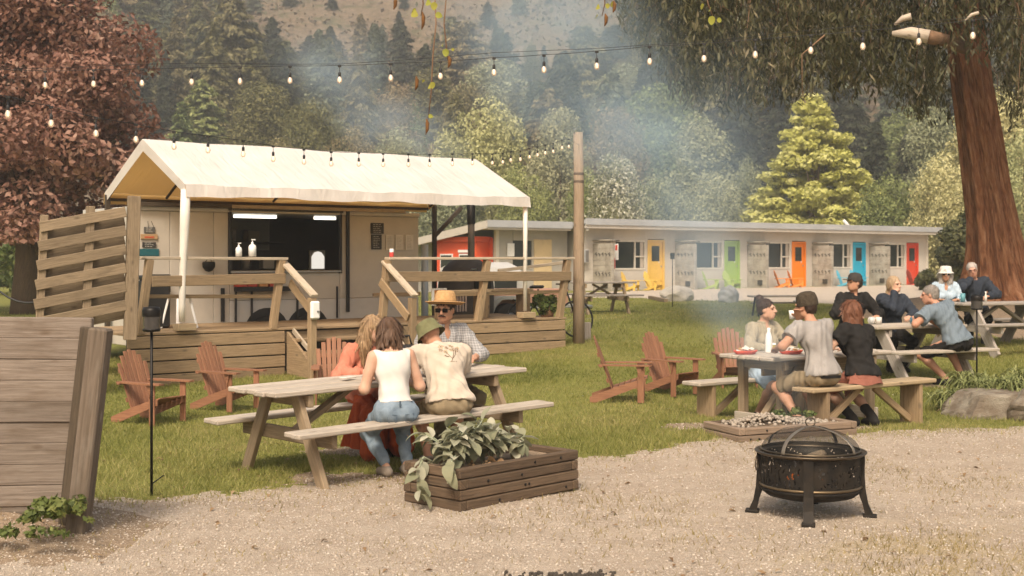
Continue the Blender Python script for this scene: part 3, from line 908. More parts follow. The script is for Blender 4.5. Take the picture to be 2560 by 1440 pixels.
# drooping sprays: anchors given over the photo's outline, spread in depth
out_x = [1540, 1600, 1650, 1700, 1760, 1850, 1950, 2050, 2150, 2250, 2330, 2400, 2470, 2540, 2640, 2900]
out_y = [70, 150, 200, 270, 285, 300, 265, 240, 250, 270, 330, 300, 330, 300, 350, 420]
PP, TT, SZ = [], [], []
mbr = MB()
for s in range(3300):
    Yd = 21.5 + 8.5 * rs.rand() ** 1.2
    px = 1545 + 1300 * rs.rand() ** .95
    lim = np.interp(px, out_x, out_y)
    if Yd < 26.6 and 2350 < px < 2520: lim = min(lim, rs.uniform(60, 190))
    yy = lim - (lim + 330) * rs.rand() ** 1.05
    tip = P(px, yy + rs.normal(0, 14), Yd)
    L = rs.uniform(.5, 1.5)
    nL = int(30 * L)
    t = rs.rand(nL) ** .8
    sway = rs.normal(0, .16, 2)
    base = np.array([tip.x + sway[0], tip.y + sway[1], tip.z + L])
    p = base + (np.array(tip) - base) * t[:, None] + np.stack([rs.normal(0, .05 + .06 * (1 - t)), rs.normal(0, .07, nL), rs.normal(0, .05, nL)], -1)
    PP.append(p); d = np.stack([rs.normal(sway[0] * .6, .35, nL), rs.normal(sway[1], .35, nL), np.full(nL, -1.0)], -1); TT.append(d)
    SZ.append(rs.uniform(.05, .115, nL))
    if s % 7 == 0:
        b3 = Vector(base)
        mbr.tube([b3 + Vector((rs.normal(0, .4), rs.normal(.2, .4), .35)), b3, tip], [.018, .011, .003], 4, False)
PP, TT, SZ = np.concatenate(PP), np.concatenate(TT), np.concatenate(SZ)
Vv, Ff = cards(PP, rs.normal(0, 1, PP.shape) + np.array([0, -.6, .2]), SZ, .22, rs, TT)
Vv = Vv - np.array(seq.location)
clr = np.clip(.5 + .3 * np.sin(PP[:, 0] * 1.7 + np.sin(PP[:, 2] * 1.3) * 2) * np.sin(PP[:, 2] * 1.1 + PP[:, 1]) + rs.normal(0, .28, len(PP)), 0, 1)  # leaf tone varies, its clumps imitating highlights and dark gaps
link('foliage', np_mesh('foliage', Vv, Ff, False, clr), M_SEQ, seq)
M_TWIG = wood('twig', (.22, .13, .075), (.12, .07, .04), .9, .1)
# main limbs reaching left out of the trunk
for (z0, ex, ey, ez, r0) in ((6.2, -4.6, -1.0, 7.3, .13), (6.8, -6.2, .4, 6.4, .12), (7.6, -2.6, -2.0, 9.2, .14), (5.6, 2.2, -1.2, 7.2, .13), (7.2, -3.4, 1.5, 8.4, .11)):
    a = Vector((-.118 * z0, .02 * z0, z0)); e = Vector((ex, ey, ez))
    mbr2 = a.lerp(e, .5) + Vector((0, 0, .3))
    L0 = Vector(seq.location)
    MB().tube([a, mbr2, e], [r0, r0 * .7, r0 * .25], 7).build('branch', M_TWIG, seq)
mbr.build('twigs', M_TWIG, seq, True)['kind'] = 'stuff'
M_CUT = wood('pale cut limb', (.50, .42, .33), (.36, .28, .2), .9, .05)
for (a, bpt, r, nm) in ((P(2230, 84, 21.2), P(2322, 92, 21.0), .115, 'cut_limb'), (P(2236, 62, 21.2), P(2278, 40, 21.1), .055, 'cut_limb'), (P(2412, 52, 21.2), P(2446, 32, 21.2), .03, 'cut_limb')):
    mb = MB(); mid = a.lerp(bpt, .5) + Vector((0, 0, .035))
    mb.tube([a, mid, bpt], [r * .35, r * .9, r], 9); mb.build(nm, M_CUT, seq, True)
MB().tube([P(2322, 92, 21.0), P(2360, 100, 22.5), P(2415, 120, 25.5)], [.115, .12, .13], 9).build('branch', M_TWIG, seq, True)
mb = MB(); mb.tube([P(2310, 100, 22.4), P(2312, 150, 22.4), P(2308, 215, 22.4), P(2292, 245, 22.4)], [.02, .016, .012, .006], 5)
mb.build('hanging_branch', M_CUT, seq, True)
# ------------------------------------------------------------------ deck with stairs and rails (local frame: x along the front, y back, z height)
U = (.782, .623); D0 = (-4.8, 16.3); DANG = math.atan2(U[1], U[0])
def dl(px, b=0.0):
    """x position along the deck line at depth b seen at photo column px"""
    return along(px, (D0[0] - .623 * b, D0[1] + .782 * b), U)
def dY(t, b): return D0[1] + U[1] * t + .782 * b
def dW(t, b, z=0): return Vector((D0[0] + U[0] * t - .623 * b, D0[1] + U[1] * t + .782 * b, z))
def dz(py, t, b): return EYE - (py - HZ) * dY(t, b) / F
def dg(t, b): p = dW(t, b); return gz(p.x, p.y)

deck = thing('deck', 'raised timber deck with steps in front of the food trailer', 'deck', (D0[0], D0[1], 0), DANG)
FZ = .86; DEND = dl(1412); TS0, TS1 = dl(715), dl(968)
def skirt(t0, t1, b, name='skirting_board'):
    zs = FZ - .05
    for i in range(4):
        part_box(name, W_DECK, deck, ((t0 + t1) / 2 + R.uniform(-.01, .01), b + R.uniform(-.004, .004), zs - .075 - i * .167), (t1 - t0, .03, .15))
skirt(-.1, TS0 - .02, 0); skirt(TS1 + .02, DEND, 0)
part_box('skirting_board', W_DECK, deck, ((TS0 + TS1) / 2, .06, .72), (TS1 - TS0, .03, .16))
part_box('shade_backing', paint('painted under deck shade', (.05, .04, .03), .9), deck, (DEND / 2, .16, .45), (DEND + .1, .03, .8))  # dark sheet painted as the shade behind the skirting gaps
for k in range(13):   # floor boards run along the front
    part_box('floor_board', W_DECK, deck, (DEND / 2 - .05, .06 + k * .142, FZ - .02 - .001 * (k % 2)), (DEND + .16, .136, .036))
for k in range(5):   # end skirting, right side
    if k < 4: part_box('end_board', W_DECK, deck, (DEND + .02, .95, FZ - .125 - k * .167), (.03, 1.85, .15))
# steps
for i in range(3):
    part_box('step_tread', W_DECK, deck, ((TS0 + TS1) / 2, -.14 - .24 * i, FZ - .17 * (i + 1)), (TS1 - TS0 - .1, .25, .04))
for t in (TS0 + .03, TS1 - .03):
    mb = MB(); mb.prism([(0, FZ - .06), (0, .2), (-.78, .2), (-.78, .32)], t - .02, t + .02, Matrix(((0, 1, 0), (1, 0, 0), (0, 0, 1))))
    mb.build('stringer', W_DECK, deck)
RZ = 1.815
# left rail
tl = dl(347, .04); tr = dl(716, .04)
part_beam('top_rail', W_RAIL, deck, (tl, .05, RZ), (tr, .05, RZ - .01), .14, .04)
ta, tb = dl(374, .05), dl(704, .05)
part_beam('mid_rail', W_DECK, deck, (ta, -.02, RZ - .30), (tb + .02, -.02, RZ - .28), .035, .14)
part_beam('low_rail', W_DECK, deck, (ta, .1, dz(741, ta, .1)), (tb, .1, dz(741, tb, .1) - .0), .03, .05)
part_beam('rail_post', W_DECK, deck, (dl(352, 0), .03, FZ - .02), (dl(376, 0), .03, RZ - .02), .095, .095, (0, 1, 0))
part_beam('rail_post', W_DECK, deck, (dl(684, 0), .03, FZ - .02), (dl(706, 0), .03, RZ - .03), .095, .095, (0, 1, 0))
# right rail
t2, t3 = dl(968, .04), dl(1432, .04)
part_beam('top_rail', W_RAIL, deck, (t2, .05, RZ - .005), (t3, .05, RZ), .14, .04)
t4, t5 = dl(962, .05), dl(1420, .05)
part_beam('mid_rail', W_DECK, deck, (t4, -.02, RZ - .27), (t5, -.02, RZ - .29), .035, .15)
part_beam('low_rail', W_DECK, deck, (dl(1092, .1), .1, RZ - .56), (t5, .1, RZ - .54), .03, .055)
part_beam('low_rail', W_DECK, deck, (dl(932, .9), .9, RZ - .56), (dl(1050, .9), .9, RZ - .56), .03, .055)
for pb, pt in ((958, 972), (1198, 1222), (1402, 1422)):
    part_beam('rail_post', W_DECK, deck, (dl(pb, 0), .04, FZ - .02), (dl(pt, 0), .04, RZ - .03), .10, .10, (0, 1, 0))
part_beam('rail_brace', W_RAIL, deck, (dl(1245, .5), .5, RZ - .20), (dl(1425, .3), .3, RZ - .06), .05, .05)
# stair rails
for (ts, pxe, s) in ((TS0, 779, 1), (TS1, 1053, -1)):
    te = ts + .02 * s; bE = -.68
    zt = dz(741, te, bE)
    part_beam('stair_post', W_DECK, deck, (te, bE, dg(te, bE) - .05), (te, bE, zt - .02), .095, .095, (0, 1, 0))
    part_beam('stair_rail', W_RAIL, deck, (te - .02 * s, .08, RZ - .05), (te, bE - .07, zt + .01), .11, .04)
    part_beam('stair_brace', W_DECK, deck, (te + .07 * s, .05, RZ - .34), (te + .07 * s, bE, zt - .30), .03, .13)
    part_beam('stair_guard', W_RAIL, deck, (te + (.09 if s > 0 else .0), .0, FZ - .04), (te + (.09 if s > 0 else 0), bE, FZ - .42), .03, .07)
# two plain benches on the deck's right half
def deck_bench(t, b, L, lab, rz=0):
    o = thing('bench', lab, 'bench', dW(t, b, FZ + .0), DANG + rz, 'benches on the deck')
    part_box('seat', W_NEW, o, (0, 0, .43), (L, .26, .04))
    for s in (-1, 1): part_box('leg', W_DECK, o, (s * (L / 2 - .12), 0, .205), (.14, .22, .41))
deck_bench(dl(1165, .5), .62, 1.0, 'plain timber bench on the deck behind the hat man')
deck_bench(dl(1300, .5), .95, 1.1, 'plain timber bench on the deck beside the bicycle')

# white switch box on the stair post
o = thing('switch_box', "white plastic switch box fixed to the deck's stair post", 'switch box', dW(TS0 + .02, -.76, 1.12), DANG)
MB().box((0, 0, 0), (.13, .07, .24), None, .02).build('case', M_WHITE, o)
MB().lathe([(.014, 0), (.014, .012)], 10, (.025, -.035, -.02), True, rotm('X', 90)).build('knob', M_BLACKP, o)

# ------------------------------------------------------------------ food trailer
TBK = 1.85
trailer = thing('food_trailer', 'cream food trailer with an open serving hatch behind the deck', 'trailer', dW(0, TBK, 0), DANG)
M_CREAM = paint('cream trailer skin', (.49, .44, .365), .5, 0, .12, 2.2, 0, .0, .3)
M_CREAM2 = paint('cream trailer lower skin', (.50, .475, .43), .45, 0, .1, 4)
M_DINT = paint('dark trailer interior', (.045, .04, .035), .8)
a0, a1 = dl(338, TBK), dl(1047, TBK); h0, h1 = dl(574, TBK), dl(850, TBK)
TZ0, TZ1 = .55, 2.50; HZ0, HZ1 = dz(676, (h0 + h1) / 2, TBK), dz(532, (h0 + h1) / 2, TBK)
def wallp(x0, x1, z0, z1, nm='wall_panel', mt=M_CREAM): part_box(nm, mt, trailer, ((x0 + x1) / 2, .03, (z0 + z1) / 2), (x1 - x0 - .006, .05, z1 - z0 - .004))
p1, p2 = dl(425, TBK), dl(534, TBK)
zl = dz(752, h0, TBK)
for x0, x1 in ((a0, p1), (p1, p2), (p2, h0)): wallp(x0, x1, TZ0, TZ1)
wallp(h0, h1, zl, HZ0); wallp(h0, h1, TZ0, zl, 'lower_panel', M_CREAM2); wallp(h0, h1, HZ1, TZ1)
wallp(h1, a1, zl, TZ1); wallp(h1, a1, TZ0, zl, 'lower_panel', M_CREAM2)
part_box('roof', M_CREAM2, trailer, ((a0 + a1) / 2, 1.02, TZ1 + .03), (a1 - a0, 2.1, .06))
part_box('end_wall', M_CREAM, trailer, (a0 + .03, 1.06, (TZ0 + TZ1) / 2), (.05, 2.0, TZ1 - TZ0))
part_box('end_wall', M_CREAM, trailer, (a1 - .03, 1.06, (TZ0 + TZ1) / 2), (.05, 2.0, TZ1 - TZ0))
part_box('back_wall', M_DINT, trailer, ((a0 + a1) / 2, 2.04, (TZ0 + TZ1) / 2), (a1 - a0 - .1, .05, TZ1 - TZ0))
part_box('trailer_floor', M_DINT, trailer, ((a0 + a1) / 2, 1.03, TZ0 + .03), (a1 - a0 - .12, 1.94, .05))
part_box('service_counter', M_STEEL, trailer, ((h0 + h1) / 2, .12, HZ0 - .02), (h1 - h0, .34, .03))
for x in (h0, h1): part_box('hatch_frame', M_BLACKP, trailer, (x, .0, (HZ0 + HZ1) / 2), (.05, .06, HZ1 - HZ0 + .1))
part_box('hatch_frame', M_BLACKP, trailer, ((h0 + h1) / 2, .0, HZ1 + .03), (h1 - h0 + .1, .06, .05))
part_box('hatch_post', M_BLACKP, trailer, (h1 + .12, -.04, (FZ + HZ1) / 2 + .1), (.05, .05, HZ1 - FZ))
part_box('awning_rail', W_RAIL, trailer, ((p2 + a1) / 2 - .05, -.05, HZ1 + .07), (a1 - p2 - .5, .05, .05))
part_box('awning_rail', paint('dark awning roll', (.06, .045, .03), .7), trailer, ((a0 + h0) / 2, -.06, HZ1 + .07), (h0 - a0, .06, .06))
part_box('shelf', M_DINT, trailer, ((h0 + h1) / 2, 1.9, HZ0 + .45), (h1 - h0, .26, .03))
mi = paint('grey interior panel', (.16, .15, .12), .6)
part_box('inner_panel', mi, trailer, ((h0 + h1) / 2 + .25, 1.99, (HZ0 + HZ1) / 2 + .18), (h1 - h0 - .9, .03, .6))
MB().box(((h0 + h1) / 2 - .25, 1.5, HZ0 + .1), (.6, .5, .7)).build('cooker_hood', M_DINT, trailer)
M_TUBE = emit('lit tube', (1.0, .93, .78), 1.5)
for (pa, pb) in ((585, 690), (786, 838)):
    xa, xb = dl(pa, TBK + .5), dl(pb, TBK + .5)
    part_box('ceiling_tube_light', M_TUBE, trailer, ((xa + xb) / 2, .5, HZ1 - .05), (xb - xa, .06, .05))
r_ = random.Random(2)
for k in range(9):
    x = h0 + .35 + k * (h1 - h0 - .8) / 9; zz = HZ0 + (.465 if k % 3 else .02); yy = 1.88 if k % 3 else .9
    c_ = r_.choice(((.20, .17, .12), (.12, .10, .08), (.25, .22, .18), (.16, .20, .12)))
    nm = 'container tone %d' % k
    if k % 2: MB().lathe([(0, 0), (.06, 0), (.065, .16), (.05, .2), (0, .2)], 12, (x, yy, zz)).build('container', paint(nm, c_, .5), trailer)
    else: part_box('container', paint(nm, c_, .6), trailer, (x, yy, zz + .09), (.2, .14, .18))
# the bright far window seen through the hatch
xw = dl(799, TBK + 1.9)
M_PANE = emit('daylit window', (1.0, .93, .82), .5)
w_ = part_box('rear_window', paint('window frame cream', (.6, .55, .45), .5), trailer, (xw, 1.99, dz(650, xw, TBK + 1.9)), (.30, .05, .34))
mb = MB(); mb.prism([(-.125, -.15), (.125, -.15), (.125, .06), (.07, .13), (0, .15), (-.07, .13), (-.125, .06)], -.035, -.03, None, (xw, 1.99, dz(650, xw, TBK + 1.9)))
mb.build('pane', M_PANE, w_)
for k, (px, c) in enumerate(((600, (.40, .05, .03)), (625, (.35, .04, .03)), (652, (.42, .2, .07)), (678, (.36, .05, .03)))):
    part_box('sauce_crate', paint('crate red %d' % k, c, .6), trailer, (dl(px, TBK - .1), -.12, dz(706, dl(px, TBK), TBK - .1)), (.15, .16, .13))
part_box('drop_counter', M_BLACKP, trailer, ((dl(585, TBK) + dl(722, TBK)) / 2, -.1, dz(722, dl(650, TBK), TBK)), (dl(722, TBK) - dl(585, TBK), .26, .07))
for px in (588, 628, 742): part_box('counter_strut', M_BLACKP, trailer, (dl(px, TBK), -.02, .95), (.03, .03, .85))
for px in (556, 842): part_box('door_strap', M_BLACKP, trailer, (dl(px, TBK), -.012, 1.12), (.06 if px < 600 else .03, .02, .5))
M_TYRE = paint('tyre rubber', (.012, .011, .010), .9, 0, .2, 10)
for px in (667, 770):
    x = dl(px, TBK)
    mb = MB(); mb.lathe([(0, -.03), (.36, -.03), (.38, -.015), (.38, .0), (0, .0)], 26, (x, 0, .68), False, rotm('X', 90))
    mb.build('wheel_arch', M_BLACKP, trailer)
    wh = MB().lathe([(.16, -.10), (.30, -.11), (.32, -.06), (.32, .06), (.30, .1), (.1, .1)], 24, (x, -.0, .62), True, rotm('X', 90)).build('wheel', M_TYRE, trailer)
    MB().lathe([(0, .115), (.15, .11), (.16, .09)], 18, (x, 0, .62), True, rotm('X', 90)).build('rim', M_STEEL, wh)
# small boards hanging on the left door, menus on the right
def face_board(px, py, wpx, hpx, mt, nm='sign_board', b=-.012, th=.014):
    t = dl(px, TBK); s = F / dY(t, TBK)
    return part_box(nm, mt, trailer, (t, b, dz(py, t, TBK)), (wpx / s / .9, th, hpx / s))
M_SLATE = paint('dark slate', (.035, .033, .03), .7)
face_board(373, 575, 26, 15, paint('grey board', (.10, .095, .085), .7)); face_board(372, 592, 40, 13, wood('sign timber', (.36, .24, .13), (.25, .16, .08)))
face_board(372, 612, 32, 13, M_SLATE); face_board(370, 631, 50, 18, paint('teal board', (.015, .10, .115), .5)); face_board(372, 593, 22, 4, paint('red lettering', (.45, .08, .03), .6), 'lettering', -.021, .004)
for t_ in (368, 377):
    part_beam('hanging_cord', M_BLACKP, trailer, (dl(t_, TBK), -.02, dz(553, dl(370, TBK), TBK)), (dl(370 if t_ < 370 else 384, TBK), -.02, dz(570, dl(370, TBK), TBK)), .006, .006)
M_PAPER = paint('pale paper', (.60, .55, .47), .8)
m1 = face_board(942, 571, 34, 27, M_SLATE, 'menu_board'); m2 = face_board(940, 605, 27, 37, M_SLATE, 'menu_board')
for px in (973, 997, 1022):
    pp = face_board(px, 606, 21, 38, M_PAPER, 'menu_sheet')
M_INK = paint('grey print', (.36, .32, .27), .8); M_CHALK = paint('chalk', (.5, .48, .42), .9)
def print_lines(parent, px, py, wpx, hpx, mt, rows, nm='printed_lines'):
    t = dl(px, TBK); s = F / dY(t, TBK); mb = MB()
    for r_ in range(rows):
        z = dz(py - hpx * .4 + hpx * .8 * r_ / (rows - 1), t, TBK); x0 = t - wpx * .36 / s
        while x0 < t + wpx * .3 / s:
            w = R.uniform(.015, .05)
            if x0 + w > t + wpx * .36 / s: break
            mb.box((x0 + w / 2, -.0205, z), (w, .003, .008), None, .0005); x0 += w + .012
    mb.build(nm, mt, parent)['kind'] = 'stuff'
for px in (973, 997, 1022): print_lines(trailer, px, 606, 21, 34, M_INK, 8)
print_lines(trailer, 942, 571, 34, 24, M_CHALK, 5); print_lines(trailer, 940, 605, 27, 34, M_CHALK, 7); print_lines(trailer, 372, 612, 32, 11, M_CHALK, 3); print_lines(trailer, 373, 575, 26, 12, M_CHALK, 3)
# black hanging pot, vent
o = thing('hanging_pot', "black bowl shaped pot hanging on the trailer's front wall", 'pot', dW(dl(513, TBK), TBK - .12, dz(663, dl(513, TBK), TBK)), DANG)
MB().lathe([(0, -.10), (.05, -.085), (.09, -.03), (.095, .03), (.085, .05), (.06, .055)], 14, (0, 0, 0)).build('bowl', M_BLACK, o)
mb = MB(); mb.tube([(-.07, 0, .04), (0, 0, .1), (.07, 0, .04)], .006, 5); mb.build('handle', M_BLACK, o)

# ------------------------------------------------------------------ canopy over the deck
M_TARP, nt, out = start('canopy tarp')
oc = nd(nt, 'ShaderNodeTexCoord').outputs['Object']
n1 = noise(nt, oc, 2.2, 4, .55)
n2 = noise(nt, nd(nt, 'ShaderNodeMapping', {'Vector': oc, 'Scale': (3.2, .7, 1)}).outputs[0], 2.2, 3, .5, .6)
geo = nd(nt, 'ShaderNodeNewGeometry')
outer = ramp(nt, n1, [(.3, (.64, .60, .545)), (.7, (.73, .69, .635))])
col = mixc(nt, geo.outputs['Backfacing'], (.62, .40, .15), outer)  # orange underside paints in the daylight glowing through the cloth
nrm = bumpn(nt, n2, .05, .5)
pb = nd(nt, 'ShaderNodeBsdfPrincipled', {'Base Color': col, 'Roughness': .6, 'Specular IOR Level': .25, 'Normal': nrm})
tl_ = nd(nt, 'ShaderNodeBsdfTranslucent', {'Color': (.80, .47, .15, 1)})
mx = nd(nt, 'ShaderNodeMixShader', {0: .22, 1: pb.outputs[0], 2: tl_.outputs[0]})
nt.links.new(mx.outputs[0], out.inputs[0])
canopy = thing('canopy_tent', 'long white gable tent standing over the deck and trailer front', 'tent', dW(0, 0, 0), DANG)
c0, c1 = dl(466, -.02), dl(1317, -.02)
EZ, RDZ, RB, BB = 2.73, 3.47, 1.36, 2.72
def sag(u): return -.035 * (1 - abs(math.cos(u * 3 * math.pi)))
def sheet(name, fn, nu, nv, flip=False, mt=M_TARP, parent=None):
    V = np.array([fn(i / nu, j / nv) for i in range(nu + 1) for j in range(nv + 1)], float)
    ii = np.arange((nu + 1) * (nv + 1)).reshape(nu + 1, nv + 1)
    Q = np.stack([ii[:-1, :-1], ii[1:, :-1], ii[1:, 1:], ii[:-1, 1:]], -1).reshape(-1, 4)
    if flip: Q = Q[:, ::-1]
    return link(name, np_mesh(name, V, Q, True), mt, parent)
OV = .03
def roof_front(u, v):
    x = c0 - OV + (c1 - c0 + 2 * OV) * u
    b = RB + (-RB - .02) * v
    z = RDZ + (EZ + .05 - RDZ) * v + sag(u) * (.35 + .65 * v) * (1 - .5 * v) * 1.2 + .005 * math.sin(u * 60 + v * 5) * v - .015 * math.sin(v * math.pi) * abs(math.sin(u * 3 * math.pi))
    return (x, b - .02 * v, z)
def roof_back(u, v):
    x, b, z = roof_front(u, v); return (x, 2 * RB - b, z)
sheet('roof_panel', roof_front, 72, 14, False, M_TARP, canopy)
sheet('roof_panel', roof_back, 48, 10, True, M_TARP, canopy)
def val_front(u, v):
    x, b, z = roof_front(u, 1)
    return (x, b - .015 - .02 * v + .012 * math.sin(u * 47 + 2 * math.sin(u * 13)) * v, z - .002 - (.145 + .02 * math.sin(u * 3 * math.pi * 2 + 1)) * v)
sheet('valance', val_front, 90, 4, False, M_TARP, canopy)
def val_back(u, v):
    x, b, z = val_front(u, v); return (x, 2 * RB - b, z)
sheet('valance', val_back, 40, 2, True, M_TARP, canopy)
for xe, s in ((c0 - OV, 1), (c1 + OV, -1)):      # gable edge flaps
    for side in (0, 1):
        def flap(u, v, xe=xe, side=side):
            x, b, z = roof_front(0 if s > 0 else 1, u)
            if side: b = 2 * RB - b
            return (xe + .012 * s * v, b, z - (.17 - .03 * u) * v)
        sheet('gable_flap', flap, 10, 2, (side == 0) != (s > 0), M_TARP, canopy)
M_POLEW = paint('white tent leg', (.72, .66, .57), .5, 0, .1, 4)
M_POLED = paint('dark tent pole', (.05, .035, .022), .6)
mb = MB(); lx = dl(460, -.02)
# wrapped left front leg tapering downwards
mb.tube([(lx + .03, 0, EZ - .02), (lx + .02, 0, 2.3), (lx, 0, 1.85), (lx - .02, 0, 1.2), (lx - .02, 0, .98)], [.062, .066, .05, .042, .042], 10)
mb.build('front_leg', M_POLEW, canopy)
mb = MB(); rx = dl(1315, -.02)
mb.tube([(rx, 0, EZ - .02), (rx, 0, 2.0), (rx - .005, 0, .98)], [.04, .034, .03], 10); mb.build('front_leg', M_POLEW, canopy)
for x, nm in ((lx, 'foot_block'), (rx, 'foot_block')):
    part_box('foot_block', W_NEW, canopy, (x + .02, .0, FZ + .055), (.26, .17, .09))
bx_ = dl(1080, BB)
for x in (c0, bx_ + .05): part_box('rear_pole', M_POLED, canopy, (x, BB, 1.6), (.07, .07, 2.3))
part_beam('brace', M_POLED, canopy, (bx_ + .05, BB, 2.2), (bx_ + .5, BB - .2, 2.72), .07, .07)
for xx in (dl(586, .4), dl(868, .4), c0, c1):
    part_beam('rafter', M_POLED, canopy, (xx, .05, EZ - .01), (xx, RB, RDZ - .08), .035, .035)
    part_beam('rafter', M_POLED, canopy, (xx, BB - .05, EZ - .01), (xx, RB, RDZ - .08), .035, .035)
part_beam('eave_bar', M_POLED, canopy, (c0, BB, EZ - .05), (c1, BB, EZ - .05), .045, .045)

# ------------------------------------------------------------------ slatted screen, left of the deck
W_SCREEN = wood('weathered screen timber', (.255, .19, .12), (.15, .108, .066), .88, .2, 1, (.09, .065, .04), .6)
scr = thing('slatted_screen', 'pallet style slatted timber screen at the left end of the deck', 'screen', P(318, 835, 15.4), math.radians(24), None, (0, math.radians(0), math.radians(24)))
s_ = F / 15.4
wd = 1.12
def scr_pt(px, py): return ((px - 318) / s_ / .93, -(py - 835) / s_)
for i in range(6):
    y_r = 530 + i * 46.5; y_l = 562 + i * 47
    (xr, zr), (xl, zl_) = scr_pt(314, y_r), scr_pt(126 - i * 3, y_l + 8)
    part_beam('slat', W_SCREEN, scr, (xl, -.05, zl_), (xr, -.05, zr), .024, .125)
    if i < 6:
        part_beam('back_slat', W_SCREEN, scr, (xl + .04, .075, zl_ - .10), (xr, .075, zr - .11), .022, .11)
for px, w, top, bot in ((330, .15, 490, 850), (233, .10, 517, 800), (133, .09, 540, 790)):
    (xt, zt), (xb, zb) = scr_pt(px + 4, top), scr_pt(px - 6, bot)
    part_beam('post', W_SCREEN, scr, (xb, .01 if px < 300 else -.0, zb), (xt, .01, zt), w, .09 if px < 300 else .12, (0, 1, 0))

W_POSTSHADE = wood('shaded old sleeper', (.09, .068, .045), (.045, .034, .023), .9, .05)  # sleeper timber darkened to paint in the post's shadow side
# ------------------------------------------------------------------ plank wall in the left foreground
wallr = thing('plank_wall', 'low weathered wall of stacked grey planks in the left foreground', 'wall', P(168, 1345, 8.25), 0, None, (0, math.radians(6.6), math.radians(-3)))
hs = F / 8.25
zt = 1.355
for i in range(11):
    z0 = zt - .07 - i * .1395
    part_box('plank', W_GREY, wallr, (-.66 + R.uniform(-.012, .012), .10 + R.uniform(-.008, .008), z0), (1.25, .05, .1375), rotm('Y', -6.6 + .6 - i * .28 + R.uniform(-.15, .15)), .006)
part_box('post', W_POST, wallr, (.065, .0, .68), (.125, .13, 1.38), None, .012)
part_box('back_post', W_POSTSHADE, wallr, (-.045, .07, .70), (.09, .06, 1.32), None, .008)  # strip in shadow, its shade put into the timber colour
me, cc = broad_mesh('foliage', np.random.RandomState(77), 1300, (0, 0, .05), (.28, .2, .10), 26, .026, (.2, .4), .8)
o = thing('weed', 'low green weed growing at the foot of the leaning post', 'plant', P(150, 1352, 8.0) + Vector((0, 0, .10)), 0)
link('foliage', me, M_SHRUB, o)
me, cc = broad_mesh('foliage', np.random.RandomState(78), 500, (0, 0, .03), (.3, .12, .05), 16, .022, (.2, .4), .8)
o = thing('weed', 'sparse weed creeping over the soil under the plank wall', 'plant', P(60, 1385, 7.75) + Vector((0, 0, .06)), 0)
link('foliage', me, M_SHRUB, o)
# hose / cable sagging to the screen
a, b_ = P(-40, 690, 15.6), P(125, 742, 15.5)
tag(MB().tube([a.lerp(b_, t) + Vector((0, 0, -.16 * math.sin(math.pi * t) - .02)) for t in np.linspace(0, 1, 9)], .013, 6).build('cable', M_BLACKP, None), 'dark cable sagging in from the left to the slatted screen', 'cable')

# ------------------------------------------------------------------ light pole, block
pl = P(1447, 860, 21.3)
pole = thing('light_pole', 'round timber pole carrying the string lights beside the deck', 'pole', (pl.x, pl.y, gz(pl.x, pl.y) - .1), 0)
MB().tube([(0, 0, 0), (.0, 0, 1.2), (.0, 0, 2.6), (-.01, 0, 3.62)], [.10, .093, .085, .08], 14).build('shaft', W_POLE, pole)
for z in (2.93, 2.8): MB().lathe([(.087, z - .02), (.0885, z), (.087, z + .02)], 14).build('band', paint('dark strap %.2f' % z, (.13, .09, .06), .8), pole)
mb = MB(); mb.tube([(-.06, -.05, 3.58), (-.09, -.06, 3.66), (-.03, -.06, 3.68)], .008, 5); mb.build('hook', M_STEEL, pole)
o = thing('post_stump', 'short grey post stump behind the light pole', 'stump', P(1463, 858, 22.2), 0)
part_box('block', W_SILVER, o, (0, 0, .17), (.19, .19, .38))

# ------------------------------------------------------------------ motel
MO = (5.76, 51.2); MD = (.794, .608); MN = (.608, -.794); MANG = math.atan2(MD[1], MD[0])
def ml(px, off=0.0): return along(px, (MO[0] + MN[0] * off, MO[1] + MN[1] * off), MD)
def mY(t, off=0): return MO[1] + MD[1] * t + MN[1] * off
def mz(py, t, off=0): return EYE - (py - HZ) * mY(t, off) / F
motel = thing('motel', 'long low pale motel block with a flat roof and coloured doors', 'building', (MO[0], MO[1], 0), MANG)
M_WALL = paint('pale motel boards', (.56, .51, .44), .8, 0, .13, .9)
M_WALL2 = paint('grey motel wall', (.40, .37, .32), .85, 0, .12, 1.5)
M_TRIM = paint('cream trim', (.62, .57, .48), .6)
M_FASC = paint('grey fascia', (.38, .385, .385), .6, 0, .15, 1)
M_SOFF = paint('pale eave board', (.50, .45, .38), .7)
M_GLASS = glassm('dark window glass', (.018, .024, .022), .12)
M_CURT = fabric('pale curtain', (.55, .48, .4), (.36, .31, .25), 3, .6, (14, 14, 1))
GZ_ = .50; T0 = ml(1462); T1 = ml(2318); WT = 3.02
